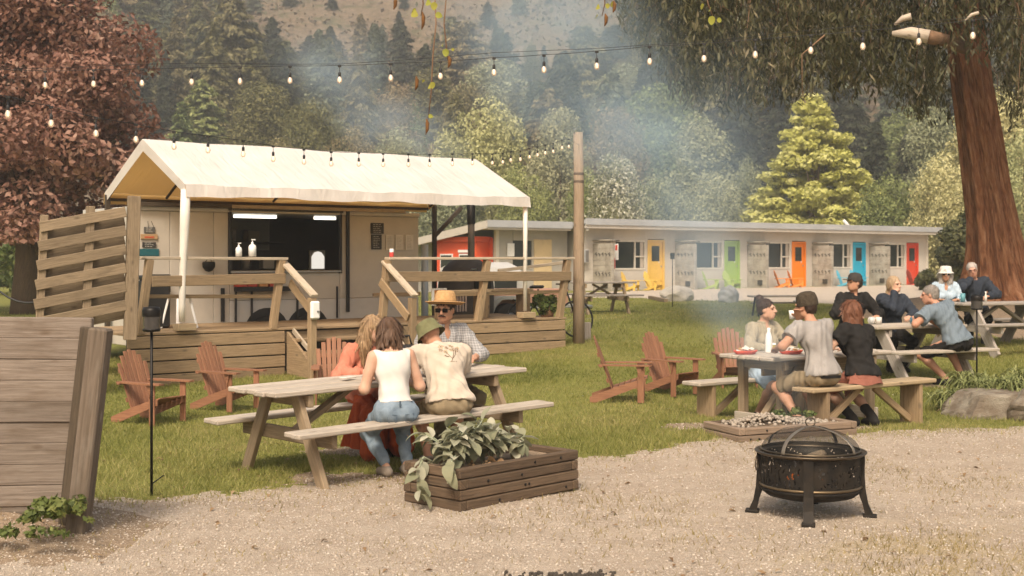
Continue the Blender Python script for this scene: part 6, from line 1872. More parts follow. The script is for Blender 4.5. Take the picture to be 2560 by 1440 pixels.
# ------------------------------------------------------------------ things on the tables
def tableZ(c, H): return gz(*c) + H
def put(nm, label, cat, c, ang, x, y, z): 
    p = tW(c, ang, x, y, z); return thing(nm, label, cat, p, ang + R.uniform(-.3, .3))
tz = za + .755
t = put('water_bottle', 'slim white bottle standing on the trestle table', 'bottle', ca, AA, -.47, .12, tz)
MB().lathe([(0, 0), (.036, 0), (.038, .01), (.038, .15), (.032, .185), (.018, .225), (.016, .235)], 16).build('body', M_WHITE, t); MB().lathe([(.019, .235), (.019, .265), (0, .268)], 14).build('cap', M_WHITE, t)
t = put('coffee_cup', 'small cup with a yellow band and white lid on the trestle table', 'cup', ca, AA, -.32, .20, tz)
MB().lathe([(0, 0), (.026, 0), (.034, .075), (.03, .075)], 14).build('body', paint('cup mustard', (.38, .28, .06), .5), t); MB().lathe([(.036, .075), (.036, .088), (.03, .095), (0, .095)], 14).build('lid', M_WHITE, t)
M_FOODR = paint('red checked paper', (.60, .075, .03), .7); M_FOODP = paint('white food paper', (.7, .66, .58), .8)
def food(label, x, y, s=1):
    t = put('food_basket', label, 'food', ca, AA, x, y, tz)
    MB().lathe([(0, 0), (.09, 0), (.12, .035), (.115, .04), (.085, .012), (0, .010)], 14, (0, 0, 0), True, None, 1.2, .8).build('tray', M_FOODR, t)
    mb = MB()
    for k in range(14): mb.box((R.uniform(-.08, .08), R.uniform(-.05, .05), R.uniform(.015, .055)), (.07, .05, .012), Matrix.Rotation(R.uniform(0, 6), 3, Vector((R.random(), R.random(), R.random())).normalized()), .003)
    mb.build('paper_wrap', M_FOODP, t)
    mb = MB()
    for k in range(12): mb.box((R.uniform(-.07, .07), R.uniform(-.04, .04), R.uniform(.03, .06)), (.06, .012, .012), Matrix.Rotation(R.uniform(0, 6), 3, 'Z'), .002)
    mb.build('chips', paint('fried chips', (.50, .30, .10), .6) if 'fried chips' not in MATS else MATS['fried chips'], t)
food('red food basket with white paper at the left table end', -.80, .14); food('red food basket beside the white bottle', -.40, -.13)
t = put('paper_plate', 'flat white plate with leftovers on the trestle table', 'plate', ca, AA, -.28, -.02, tz)
MB().lathe([(0, 0), (.08, .0), (.115, .015), (.112, .018), (.08, .006), (0, .006)], 18).build('plate', M_FOODP, t); MB().ball((.02, 0, .02), (.05, .03, .02), 8, 5).build('leftovers', MATS['fried chips'], t)
def mug(label, c, ang, x, y, z, col, r=.042, h=.095):
    t = put('mug', label, 'mug', c, ang, x, y, z)
    mt = paint('mug ' + label[:12] + str(round(x, 2)), col, .4)
    MB().lathe([(0, 0), (r, 0), (r * 1.02, h), (r * .9, h), (r * .88, .01), (0, .01)], 16).build('cup', mt, t)
    MB().tube([Vector((-r - .02 * math.sin(a) , 0, h * .5 + h * .3 * math.cos(a))) for a in np.linspace(0, math.pi, 9)], .006, 6).build('handle', mt, t)
zb = gz(*cB) + .765
mug('steel grey mug in front of the capped man', cB, AB, -.35, .22, zb, (.45, .45, .43)); mug('white ringed mug beside the steel mug', cB, AB, -.28, .16, zb, (.55, .52, .47))
mug('teal mug near the hands of the blue shirted man', cB, AB, .18, -.02, zb, (.08, .17, .22)); mug('dark red mug behind the teal mug', cB, AB, .26, .04, zb, (.22, .06, .06))
zc = gz(*cC) + .775
mug('tall teal tumbler on the grey table', cC, AC, -.62, .12, zc, (.10, .26, .29), .038, .14)
t = put('salt_bottle', 'small pale bottle on the grey table behind the lamp', 'bottle', cC, AC, -.18, .1, zc)
MB().lathe([(0, 0), (.022, 0), (.022, .09), (.01, .12), (.01, .15), (0, .15)], 12).build('body', M_PAPER, t); MB().lathe([(.012, .15), (.012, .165), (0, .166)], 10).build('cap', M_WHITE, t)
t = thing('phone', 'pale phone lying on the long table before the woman in white', 'phone', tW(near_c, TA, -.42, -.02, .79), TA + .3)
MB().box((0, 0, .005), (.15, .075, .009), None, .003).build('body', M_PAPER, t)
t = thing('shoulder_bag', 'black bag hanging behind the hat man near the deck steps', 'bag', gl(1008, 0, 15.8) + Vector((0, 0, .02)), .5)
MB().box((0, 0, .34), (.34, .22, .50), None, .05).build('body', M_BLACKP, t)
mb = MB(); mb.tube([(-.12, 0, .57), (-.08, 0, .7), (.08, 0, .7), (.12, 0, .57)], .012, 6); mb.build('strap', M_BLACKP, t)
# ------------------------------------------------------------------ people: implicit surfaces -> continuous meshes
class Field:
    def __init__(s, lo, hi, h):
        s.lo = np.array(lo, np.float32); s.h = h
        s.n = np.ceil((np.array(hi) - s.lo) / h).astype(int) + 1
        s.d = np.full(s.n, 9.0, np.float32)
    def win(s, lo, hi):
        a = np.clip(np.floor((np.array(lo) - s.lo) / s.h).astype(int), 0, s.n - 1)
        b = np.clip(np.ceil((np.array(hi) - s.lo) / s.h).astype(int) + 1, 1, s.n)
        sl = tuple(slice(int(p), int(max(q, p + 1))) for p, q in zip(a, b))
        ax = [s.lo[i] + s.h * np.arange(sl[i].start, sl[i].stop, dtype=np.float32) for i in range(3)]
        return sl, ax[0][:, None, None], ax[1][None, :, None], ax[2][None, None, :]
    def blend(s, sl, d, k, sub=False):
        o = s.d[sl]
        if sub:
            d = -d; h = np.clip(k - np.abs(o - d), 0, None) / k
            s.d[sl] = np.maximum(o, d) + h * h * k * .25
        else:
            h = np.clip(k - np.abs(o - d), 0, None) / k
            s.d[sl] = np.minimum(o, d) - h * h * k * .25
    def cap(s, a, b, ra, rb, k=.03, sub=False):
        a = np.array(a, float); b = np.array(b, float); m = max(ra, rb) + k + 2 * s.h + .012
        sl, x, y, z = s.win(np.minimum(a, b) - m, np.maximum(a, b) + m)
        v = b - a; L = max(float(v @ v), 1e-9)
        t = np.clip(((x - a[0]) * v[0] + (y - a[1]) * v[1] + (z - a[2]) * v[2]) / L, 0, 1)
        d = np.sqrt((x - a[0] - v[0] * t) ** 2 + (y - a[1] - v[1] * t) ** 2 + (z - a[2] - v[2] * t) ** 2) - (ra + (rb - ra) * t)
        s.blend(sl, d, k, sub)
    def ell(s, c, r, M=None, k=.03, sub=False):
        c = np.array(c, float); r = np.array(r, float); m = r.max() + k + 2 * s.h + .012
        sl, x, y, z = s.win(c - m, c + m)
        x, y, z = np.broadcast_arrays(x - c[0], y - c[1], z - c[2])
        if M is not None:
            A = np.array(M, float).T
            x, y, z = (A[0, 0] * x + A[0, 1] * y + A[0, 2] * z, A[1, 0] * x + A[1, 1] * y + A[1, 2] * z, A[2, 0] * x + A[2, 1] * y + A[2, 2] * z)
        k0 = np.sqrt((x / r[0]) ** 2 + (y / r[1]) ** 2 + (z / r[2]) ** 2)
        k1 = np.sqrt((x / r[0] ** 2) ** 2 + (y / r[1] ** 2) ** 2 + (z / r[2] ** 2) ** 2)
        s.blend(sl, k0 * (k0 - 1) / np.maximum(k1, 1e-6), k, sub)
    def cut(s, p, n, lo=None, hi=None):
        """remove the side that n points to"""
        p = np.array(p, float); n = np.array(n, float); n /= np.linalg.norm(n)
        sl, x, y, z = s.win(lo if lo is not None else s.lo, hi if hi is not None else s.lo + s.h * s.n)
        d = (x - p[0]) * n[0] + (y - p[1]) * n[1] + (z - p[2]) * n[2]
        s.d[sl] = np.maximum(s.d[sl], d)
    def mesh(s, name, wr=0, wseed=0, wdir=None):
        d = s.d; nx, ny, nz = d.shape
        S = d < 0
        cnt = np.zeros((nx - 1, ny - 1, nz - 1), np.int8)
        offs = [(i, j, k) for i in (0, 1) for j in (0, 1) for k in (0, 1)]
        for i, j, k in offs: cnt += S[i:nx - 1 + i, j:ny - 1 + j, k:nz - 1 + k]
        I = np.argwhere((cnt > 0) & (cnt < 8))
        if len(I) == 0: return None
        idm = np.full((nx - 1, ny - 1, nz - 1), -1, np.int32); idm[tuple(I.T)] = np.arange(len(I))
        D = np.stack([d[I[:, 0] + i, I[:, 1] + j, I[:, 2] + k] for i, j, k in offs], 1)
        O = np.array(offs, np.float32); acc = np.zeros((len(I), 3)); c = np.zeros(len(I))
        for a in range(8):
            for b in range(a + 1, 8):
                if np.abs(O[a] - O[b]).sum() != 1: continue
                m = (D[:, a] < 0) != (D[:, b] < 0)
                t = np.where(m, D[:, a] / np.where(m, D[:, a] - D[:, b], 1), 0)
                acc += np.where(m[:, None], O[a] + (O[b] - O[a]) * t[:, None], 0); c += m
        V = s.lo + (I + acc / c[:, None]) * s.h
        Q = []
        for ax in range(3):
            b_, c_ = [(1, 2), (2, 0), (0, 1)][ax]
            sh = [slice(None)] * 3; sh2 = [slice(None)] * 3
            sh[ax] = slice(0, -1); sh2[ax] = slice(1, None)
            A, B = S[tuple(sh)], S[tuple(sh2)]
            E = np.argwhere(A != B)
            E = E[(E[:, b_] > 0) & (E[:, c_] > 0) & (E[:, b_] < d.shape[b_] - 1) & (E[:, c_] < d.shape[c_] - 1)]
            eb = np.zeros(3, int); eb[b_] = 1; ec = np.zeros(3, int); ec[c_] = 1
            q = np.stack([idm[tuple((E - eb - ec).T)], idm[tuple((E - ec).T)], idm[tuple(E.T)], idm[tuple((E - eb).T)]], 1)
            fl = A[tuple(E.T)]
            q[~fl] = q[~fl][:, ::-1]
            Q.append(q)
        Q = np.concatenate(Q); Q = Q[(Q >= 0).all(1)]
        if wr:
            # cloth folds: ripple along the normal
            e1 = V[Q[:, 2]] - V[Q[:, 0]]; e2 = V[Q[:, 3]] - V[Q[:, 1]]; fn = np.cross(e1, e2)
            N = np.zeros_like(V)
            for q in range(4): np.add.at(N, Q[:, q], fn)
            N /= np.linalg.norm(N, axis=1, keepdims=True) + 1e-12
            r_ = np.random.RandomState(wseed); w = 0
            for q in range(6):
                f = r_.normal(0, 1, 3) * (18 + 9 * q) * np.array(wdir if wdir is not None else (1, 1, 1)); ph = r_.uniform(0, 6.28)
                w = w + np.sin(V @ f + ph + 1.5 * np.sin(V @ (r_.normal(0, 1, 3) * 14)))
            V = V + N * (w * wr / 2.2)[:, None]
        return np_mesh(name, V, Q, True)

def skin(name, c):
    m, nt, out = start(name)
    oc = nd(nt, 'ShaderNodeTexCoord').outputs['Object']
    n1 = noise(nt, oc, 9, 3)
    col = ramp(nt, n1, [(.3, tuple(x * y for x, y in zip(c, (.86, .78, .74)))), (.7, c)])
    b = nd(nt, 'ShaderNodeBsdfPrincipled', {'Base Color': col, 'Roughness': .55, 'Specular IOR Level': .3, 'Subsurface Weight': .12, 'Subsurface Radius': (.02, .008, .004)})
    nt.links.new(b.outputs[0], out.inputs[0])
    return m
SK1 = skin('fair skin', (.55, .34, .235)); SK2 = skin('tanned skin', (.46, .255, .16)); SK3 = skin('ruddy skin', (.50, .27, .18))
M_EYE = paint('eye dark', (.03, .02, .015), .2); M_LIP = paint('lips', (.36, .13, .09), .5); M_SHADE = glassm('sunglass lens', (.006, .005, .005), .1)
def hairm(name, c1, c2):
    m, nt, out = start(name)
    oc = nd(nt, 'ShaderNodeTexCoord').outputs['Object']
    mp = nd(nt, 'ShaderNodeMapping', {'Vector': oc, 'Scale': (60, 60, 7)}).outputs[0]
    n1 = noise(nt, mp, 1.0, 4, .6, .8)
    col = ramp(nt, n1, [(.3, c2), (.7, c1)])
    b = nd(nt, 'ShaderNodeBsdfPrincipled', {'Base Color': col, 'Roughness': .5, 'Specular IOR Level': .35, 'Normal': bumpn(nt, n1, .012, .9)})
    nt.links.new(b.outputs[0], out.inputs[0])
    return m

def person(label, loc, fwd, sc=1.0, h=.009, seat=.455, lean=8, side=0, head=(0, 0, 0), skin_m=SK1, fem=False, hands=((-.14, .36, .78), (.14, .36, .78)), elbow=None,
           feet=((-.10, .12), (.10, .12)), knees=None, shirt=None, pants=None, shoes=None, hair=None, extra=None, curl=.5, group='people at the tables', hunch=10):
    """local frame: +y is where the person faces, x to the person's right, origin on the ground below the hips"""
    root = thing('person', label, 'person', loc, math.atan2(-fwd[0], fwd[1]), group, None, sc)
    seed = int(abs(loc[0] * 100 + loc[1] * 37)) % 1000
    V3 = Vector
    hip = V3((0, 0, seat + .085))
    def updir(l, s): return (Matrix.Rotation(math.radians(s), 3, 'Y') @ Matrix.Rotation(-math.radians(l), 3, 'X')) @ V3((0, 0, 1))
    u1, u2, u3 = updir(lean * .6, side * .7), updir(lean + hunch * .5, side), updir(lean + hunch, side)
    waist = hip + u1 * .17; chest = waist + u2 * .19; neckb = chest + u3 * .155
    fw3 = (u3.cross(V3((1, 0, 0)))) * -1
    if fw3.y < 0: fw3 = -fw3
    fw2 = (u2.cross(V3((1, 0, 0)))) * -1
    if fw2.y < 0: fw2 = -fw2
    rt = V3((1, 0, 0)); rt = (rt - u3 * rt.dot(u3)).normalized()
    shw = .155 if fem else .18
    sh = [neckb - u3 * .035 + rt * (s * shw) for s in (-1, 1)]
    yaw, pitch, roll = head
    Rh = Matrix.Rotation(math.radians(yaw), 3, 'Z') @ Matrix.Rotation(math.radians(pitch), 3, 'X') @ Matrix.Rotation(math.radians(roll), 3, 'Y')
    nk = neckb + u3 * .075 + V3((0, .012, 0)) + fw3 * .01
    hc = nk + Rh @ V3((0, .018, .105)) + fw3 * .012
    UA, FA, TH, SH = .285, .25, .43, .43
    def ik(a, t, l1, l2, hint):
        v = t - a; D = min(v.length, (l1 + l2) * .995); v.normalize(); t = a + v * D
        x = (l1 * l1 - l2 * l2 + D * D) / (2 * D); y = math.sqrt(max(l1 * l1 - x * x, 0))
        hh = V3(hint); hh = hh - v * hh.dot(v); hh.normalize()
        return a + v * x + hh * y, t
    arms = []
    for i, s in enumerate((-1, 1)):
        hint = (elbow[i] if elbow else (s * .7, -.45, -.8))
        arms.append(ik(sh[i], V3(hands[i]), UA, FA, hint))
    hj = [hip + V3((s * .085, .02, -.005)) for s in (-1, 1)]
    legs = []
    for i, s in enumerate((-1, 1)):
        ft = V3((feet[i][0], feet[i][1], .085))
        kn, an = ik(hj[i], ft, TH, SH, (knees[i] if knees else (s * .18, 1, .6)))
        legs.append((kn, an))
    pts = [hip, waist, chest, neckb, hc + V3((0, 0, .15)), hc] + sh + [p for q in arms for p in q] + [p for q in legs for p in q]
    lo = np.array([min(p[i] for p in pts) for i in range(3)]) - .30; hi = np.array([max(p[i] for p in pts) for i in range(3)]) + .30
    lo[2] = -.03
    F_ = Field(lo, hi, h)
    B = lambda M_: np.array(M_)
    MX = lambda u, f: Matrix((u.cross(f) * -1 if False else f.cross(u), f, u)).transposed()
    M1 = Matrix((V3((1, 0, 0)), V3((0, 1, 0)), V3((0, 0, 1))))
    M2 = MX(u2, fw2.normalized()); M3 = MX(u3, fw3.normalized())
    hipw = .172 if fem else .16
    def torso(fd, g_=0, k=.06, low=True):
        if low:
            fd.ell(hip + V3((0, -.015, .02)), (hipw + g_, .118 + g_, .115 + g_), None, k)
            for s in (-1, 1): fd.ell(hip + V3((s * .075, -.055, -.01)), (.095 + g_, .095 + g_, .085 + g_), None, k)
        fd.ell(waist, ((.128 if fem else .142) + g_, .098 + g_, .15 + g_), M2, k)
        fd.ell(chest + u2 * .01, ((.148 if fem else .168) + g_, .110 + g_, .17 + g_), M3, k)
        fd.cap(sh[0] - u3 * .015 + rt * .015, sh[1] - u3 * .015 - rt * .015, .058 + g_, .058 + g_, k)
        if fem:
            for s in (-1, 1): fd.ell(chest + fw3 * .085 + rt * (s * .07) - u3 * .03, (.06 + g_, .055 + g_, .06 + g_), M3, .04)
    # --- body
    torso(F_, -.008)
    F_.cap(neckb - u3 * .04, nk + Rh @ V3((0, .0, .03)), .058, .049, .05)
    hd = lambda v: hc + Rh @ V3(v)
    F_.ell(hd((0, -.014, .028)), (.074, .094, .086), Rh, .02)
    F_.ell(hd((0, .030, -.035)), (.058, .062, .078), Rh, .03)
    F_.ell(hd((0, .050, -.088)), (.036, .034, .026), Rh, .03)
    for s in (-1, 1): F_.ell(hd((s * .052, .0, -.062)), (.014, .03, .03), Rh, .03)
    F_.cap(hd((-.045, .080, .022)), hd((.045, .080, .022)), .012, .012, .02)
    for s in (-1, 1): F_.ell(hd((s * .032, .096, .004)), (.017, .014, .011), Rh, .012, True)
    F_.cap(hd((0, .088, .012)), hd((0, .112, -.026)), .009, .0125, .012)
    for s in (-1, 1): F_.ell(hd((s * .012, .098, -.031)), (.009, .010, .008), Rh, .008)
    F_.ell(hd((0, .088, -.062)), (.022, .012, .011), Rh, .012)
    for s in (-1, 1): F_.ell(hd((s * .076, -.004, -.008)), (.011, .022, .031), Rh, .008)
    def arm(fd, i, g_=0, k=.03, f0=0, f1=2.0):
        el, ha = arms[i]; a = sh[i]
        if f1 <= 1:
            e = a.lerp(el, f1); fd.cap(a, e, .056 + g_, .050 + g_ * 1.6, k)
        else:
            fd.cap(a, el, .054 + g_, .042 + g_, k)
            e = el.lerp(ha, f1 - 1); fd.cap(el, e, .043 + g_, .043 + (.028 - .043) * (f1 - 1) + g_, k)
    for i, s in enumerate((-1, 1)):
        arm(F_, i)
        el, wr = arms[i]
        dv = (wr - el).normalized()
        # hand: palm, four curled fingers, thumb
        down = V3((0, 0, -1)); pn = (down - dv * down.dot(dv))
        if pn.length < .1: pn = V3((0, -1, 0))
        pn.normalize(); sd = dv.cross(pn)
        HM = Matrix((sd, pn, dv)).transposed()
        pc_ = wr + dv * .05
        F_.ell(pc_, (.041, .016, .056), HM, .02)
        for q, (ox, ln) in enumerate(((-.030, .066), (-.010, .076), (.010, .072), (.029, .056))):
            a0 = wr + dv * .088 + sd * ox
            a1 = a0 + (dv + pn * curl * .5).normalized() * ln * .5
            a2 = a1 + (dv + pn * curl * 1.6).normalized() * ln * .5
            F_.cap(a0, a1, .0095, .009, .006); F_.cap(a1, a2, .009, .0078, .004)
        ts = s if dv.y > -.5 else -s
        tsd = sd if (sd.x * -s) > 0 else -sd
        t0 = wr + dv * .03 + tsd * .03; t1 = t0 + (dv * .7 + tsd * .75 + pn * .2).normalized() * .035; t2 = t1 + (dv + pn * .5).normalized() * .028
        F_.cap(t0, t1, .013, .011, .01); F_.cap(t1, t2, .011, .009, .005)
    for i, s in enumerate((-1, 1)):
        kn, an = legs[i]
        cv_ = .016 if pants and pants[0] in ('jeans', 'trousers') else 0
        F_.cap(hj[i], kn, .080 - cv_, .058 - cv_, .04)
        cm = kn.lerp(an, .32); bk_ = V3((0, -.02, 0))
        ck_ = cv_ if cv_ and (len(pants) < 3 or pants[2] > .5) else 0
        F_.cap(kn, cm + bk_, .054 - ck_, .053 - ck_, .03); F_.cap(cm + bk_, an, .052 - ck_, .036 - ck_ * .5, .03)
        fo = V3((kn.x - an.x, max(.2, kn.y - an.y + .15), 0)).normalized()
        F_.cap(an - V3((0, 0, .02)), an - V3((0, 0, .045)) + fo * -.03, .036, .036, .02)
        F_.cap(an + fo * .02 - V3((0, 0, .035)), an + fo * .13 - V3((0, 0, .058)), .036, .026, .03)
    body = link('body', F_.mesh('body'), skin_m, root)
    # --- clothes
    def cloth(nm, mt, fn, wr=.004, wdir=None):
        fd = Field(lo, hi, h); fn(fd)
        me = fd.mesh(nm, wr, seed, wdir)
        if me: return link(nm, me, mt, root)
    if pants:
        kind, mt = pants[0], pants[1]
        def fn(fd):
            fd.ell(hip + V3((0, -.015, .02)), (hipw + .014, .132, .115), None, .05)
            for s in (-1, 1): fd.ell(hip + V3((s * .075, -.055, -.01)), (.108, .108, .092), None, .05)
            for i in range(2):
                kn, an = legs[i]
                if kind == 'shorts':
                    fd.cap(hj[i], hj[i].lerp(kn, .80), .104, .088, .05)
                else:
                    fd.cap(hj[i], kn, .098, .072, .04)
                    fd.cap(kn, kn.lerp(an, pants[2] if len(pants) > 2 else .9), .069, .052, .03)
            if kind == 'skirt':
                for i in range(2): fd.cap(legs[i][0], legs[i][0] + V3((0, .01, -.30)), .10, .12, .08)
            fd.cut(hip + u1 * (.105 if shirt and shirt[0] == 'tank' else .05), u1)
        cloth('skirt' if kind == 'skirt' else 'shorts' if kind == 'shorts' else 'trousers', mt, fn, .006)
    if shirt:
        kind, mt, sl = shirt[0], shirt[1], shirt[2]
        def fn(fd):
            g_ = shirt[3] if len(shirt) > 3 else .014
            torso(fd, g_, .05, kind == 'tank')
            if kind != 'tank':
                fd.ell(hip + V3((0, -.015, .03)), (hipw + g_ + .016, .134 + g_, .14), None, .06)
                for s in (-1, 1): fd.ell(hip + V3((s * .075, -.055, .0)), (.100 + g_, .104 + g_, .09), None, .05)
            for i in range(2):
                if sl > 0:
                    arm(fd, i, g_ + (.008 if sl < 1 else 0), .035, 0, sl)
                    if sl <= 1:
                        e = sh[i].lerp(arms[i][0], sl); fd.cut(e, arms[i][0] - sh[i], np.array(e) - .12, np.array(e) + .12)
            fd.cut(hip + u1 * (.085 if kind == 'tank' else .0), -u1)
            fd.ell(neckb + u3 * .045 + fw3 * .01, (.075, .078, .07), M3, .01, True)
            if kind == 'tank':
                fd.ell(neckb + u3 * .02, (.105, .09, .10), M3, .01, True)
                for i, s in enumerate((-1, 1)): fd.ell(sh[i] + rt * (s * .045) - u3 * .05, (.062, .14, .115), M3, .008, True)
            if kind in ('collar', 'vneck'):
                fd.ell(neckb + fw3 * .09 - u3 * .02, (.03, .05, .07), M3, .01, True)
        o = cloth('top' if kind == 'tank' else 'shirt' if kind != 'jacket' else 'jacket', mt, fn, .0075 if kind != 'tank' else .005, (1, 1, .5))
        if kind in ('collar', 'jacket'):
            def fc(fd):
                fd.cap(neckb + u3 * .012, neckb + u3 * .045 + fw3 * .006, .078, .070, .01)
                fd.cap(neckb + u3 * .0, nk + u3 * .05, .056, .054, .01, True)
                fd.cut(neckb + u3 * .05, u3)
                fd.ell(neckb + fw3 * .085 + u3 * .03, (.022, .05, .07), M3, .008, True)
            cloth('collar', mt, fc, 0)
    if shoes:
        def fn(fd):
            for i in range(2):
                kn, an = legs[i]
                fo = V3((kn.x - an.x, max(.2, kn.y - an.y + .15), 0)).normalized()
                if shoes[0] == 'boot': fd.cap(an + (kn - an).normalized() * .16, an, .055, .046, .02)
                fd.cap(an - V3((0, 0, .025)), an - V3((0, 0, .042)) - fo * .035, .044, .042, .02)
                fd.cap(an + fo * .02 - V3((0, 0, .04)), an + fo * .145 - V3((0, 0, .055)), .044, .034, .03)
        cloth('shoes', shoes[1], fn, 0)
    # --- face pieces, hair
    eyes = [MB().ball(hd((s * .032, .083, .004)), (.0115, .008, .007), 8, 6, Rh).build('eye', M_EYE, root) for s in (-1, 1)]
    MB().tube([hd((-.021, .098, -.060)), hd((0, .1015, -.0595)), hd((.021, .098, -.060))], [.002, .004, .002], 6).build('mouth', M_LIP, root)
    hs = None
    if hair:
        st, mt = hair[0], hair[1]
        for s in (-1, 1): MB().tube([hd((s * .016, .094, .022)), hd((s * .032, .094, .027)), hd((s * .05, .083, .022))], [.002, .0035, .0015], 5).build('eyebrow', mt, root)
        def fn(fd):
            fd.ell(hd((0, -.022, .040)), (.084, .098, .088), Rh, .02)
            if st == 'short': fd.ell(hd((0, -.055, -.02)), (.070, .055, .06), Rh, .03)
            if st == 'bob':
                for s in (-1, 0, 1):
                    fd.cap(hd((s * .052, -.05 + .02 * abs(s), .02)), hd((s * .068, -.052 + .03 * abs(s), -.135)), .058, .045, .03)
                for q in range(7):
                    a = math.pi * (q / 6) + math.pi; fd.cap(hd((.080 * math.cos(a), -.02 + .085 * math.sin(a), -.02)), hd((.088 * math.cos(a) + .01 * math.sin(q * 5), -.02 + .098 * math.sin(a), -.165 + .02 * math.sin(q * 7))), .026, .016, .012)
            if st == 'long':
                for s in (-1, 1):
                    fd.cap(hd((s * .058, -.025, .0)), hd((s * .078, -.02, -.16)), .045, .042, .03)
                    fd.cap(hd((s * .078, -.02, -.16)), hd((s * .085, .0, -.32)), .042, .020, .03)
                fd.cap(hd((0, -.07, .0)), hd((0, -.095, -.22)), .065, .05, .03)
                for q in range(9):
                    a = math.pi * 1.0 + math.pi * q / 8
                    fd.cap(hd((.075 * math.cos(a), -.03 + .07 * math.sin(a), -.08)), hd((.088 * math.cos(a), -.035 + .085 * math.sin(a), -.27 - .03 * math.sin(q * 3))), .024, .010, .012)
            if st == 'bun':
                fd.ell(hd((0, -.080, .125)), (.046, .046, .044), Rh, .008); fd.ell(hd((0, -.05, -.015)), (.072, .055, .055), Rh, .03)
            if st == 'tied':
                fd.ell(hd((0, -.06, -.02)), (.074, .055, .07), Rh, .03); fd.cap(hd((0, -.09, .0)), hd((.03, -.11, -.15)), .034, .018, .03)
                for s in (-1, 1): fd.cap(hd((s * .072, .01, .02)), hd((s * .072, .03, -.085)), .016, .010, .015)
            if st == 'bald': fd.cut(hd((0, 0, .045)), Rh @ V3((0, .2, 1)))
            # open the face
            if st != 'bald':
                fd.ell(hd((0, .105, -.035)), (.066, .085, .088), Rh, .015, True)
        hs = None
        fdh = Field(lo, hi, h); fn(fdh)
        meh = fdh.mesh('hair', .0045 if st in ('bob', 'long') else .002, seed, (2.2, 2.2, .4))
        if meh:
            hs = link('hair', meh, mt, root)
            nv = len(meh.vertices); co = np.empty(nv * 3, np.float32); meh.vertices.foreach_get('co', co); co = co.reshape(-1, 3)
            no = np.empty(nv * 3, np.float32); meh.vertices.foreach_get('normal', no); no = no.reshape(-1, 3)
            r_ = np.random.RandomState(seed); pk = r_.choice(nv, min(nv, 420 if st in ('bob', 'long') else 260)); c0_, n0 = co[pk], no[pk]
            ok = n0[:, 2] > -.6; c0_, n0 = c0_[ok], n0[ok]; k_ = len(c0_)
            L_ = (.085 if st in ('bob', 'long') else .03) * (.6 + .8 * r_.rand(k_))[:, None]
            dn = np.tile(np.array([0, 0, -1.0]), (k_, 1)) + r_.normal(0, .25, (k_, 3)) + np.array([0, -.001, 0])
            if st in ('short', 'bun', 'tied', 'bald'): dn = dn + np.array([0, -.8, 0.3])
            dn -= n0 * (dn * n0).sum(1, keepdims=True); dn /= np.linalg.norm(dn, axis=1, keepdims=True) + 1e-6
            sd_ = np.cross(dn, n0) * (.0035 + .003 * r_.rand(k_))[:, None]
            rows = []
            for q, (u_, of_) in enumerate(((-.3, -.001), (.25, .005), (.7, .004), (1.15, .001))):
                pc2 = c0_ + dn * L_ * u_ + n0 * of_; w_ = (.3, 1, .9, .1)[q]
                rows += [pc2 - sd_ * w_, pc2 + sd_ * w_]
            VV = np.stack(rows, 1).reshape(-1, 3)
            ff = np.array([[0, 1, 3, 2], [2, 3, 5, 4], [4, 5, 7, 6]])
            FF = (ff[None] + (np.arange(k_) * 8)[:, None, None]).reshape(-1, 4)
            so = link('hair_strands', np_mesh('hair_strands', VV, FF, True), mt, hs); so['kind'] = 'stuff'
        _ = 0 and cloth('hair', mt, fn, .0045 if st in ('bob', 'long') else .002, (2.2, 2.2, .4))
    ctx = dict(root=root, hd=hd, Rh=Rh, hc=hc, arms=arms, sh=sh, neckb=neckb, hip=hip, chest=chest, u1=u1, u2=u2, u3=u3, fw=fw3, rt=rt, legs=legs, cloth=cloth, body=body)
    return ctx

def hat_lathe(nm, c, prof, mt, off=(0, 0, .06), sx=1, sy=1.15, dent=None, tilt=0, n=26):
    M_ = c['Rh'] @ Matrix.Rotation(math.radians(tilt), 3, 'X') @ Matrix.Diagonal(Vector((sx, sy, 1)))
    mb = MB().lathe(prof, n, c['hd'](off), True, M_)
    return mb.build(nm, mt, c['root'])
def sunglasses(c):
    g_ = thing_child = MB()
    for s in (-1, 1):
        g_.box(c['hd']((s * .034, .102, .002)), (.052, .008, .038), c['Rh'], .004)
    o = g_.build('sunglasses', M_SHADE, c['root'])
    mb = MB()
    mb.beam(c['hd']((-.014, .105, .008)), c['hd']((.014, .105, .008)), .004, .005)
    for s in (-1, 1): mb.beam(c['hd']((s * .062, .098, .010)), c['hd']((s * .080, .0, .004)), .004, .006)
    mb.build('temples', M_SHADE, o)
    return o

F_WHITE = fabric('white cotton', (.64, .60, .55), (.56, .52, .46), 5, .25); F_JEAN = fabric('blue denim', (.22, .27, .31), (.14, .185, .225), 14, .4)
F_BEIGE = fabric('beige tee cotton', (.52, .44, .35), (.45, .375, .29), 4, .35); F_KHAKI = fabric('khaki cotton', (.27, .21, .13), (.19, .145, .085), 7, .4)
F_ORANGE = fabric('coral gauze', (.56, .215, .14), (.42, .14, .085), 16, .9, (1, 1, .4)); F_RUST = fabric('rust red cloth', (.46, .095, .03), (.30, .05, .018), 9, .7, (2.5, 2.5, .3))
F_GREY = fabric('grey marl', (.31, .285, .26), (.25, .23, .21), 9, .35); F_BLACK = fabric('black cotton', (.022, .02, .018), (.012, .011, .010), 6, .4)
F_OLIVE = fabric('olive felt', (.17, .165, .08), (.12, .115, .055), 18, .5); F_BEANIE = fabric('brown knit', (.075, .058, .038), (.04, .03, .02), 40, .8)
F_LINEN = fabric('khaki linen', (.36, .31, .22), (.28, .235, .165), 6, .4); F_TERRA = fabric('terracotta cloth', (.29, .115, .08), (.21, .08, .055), 6, .4)
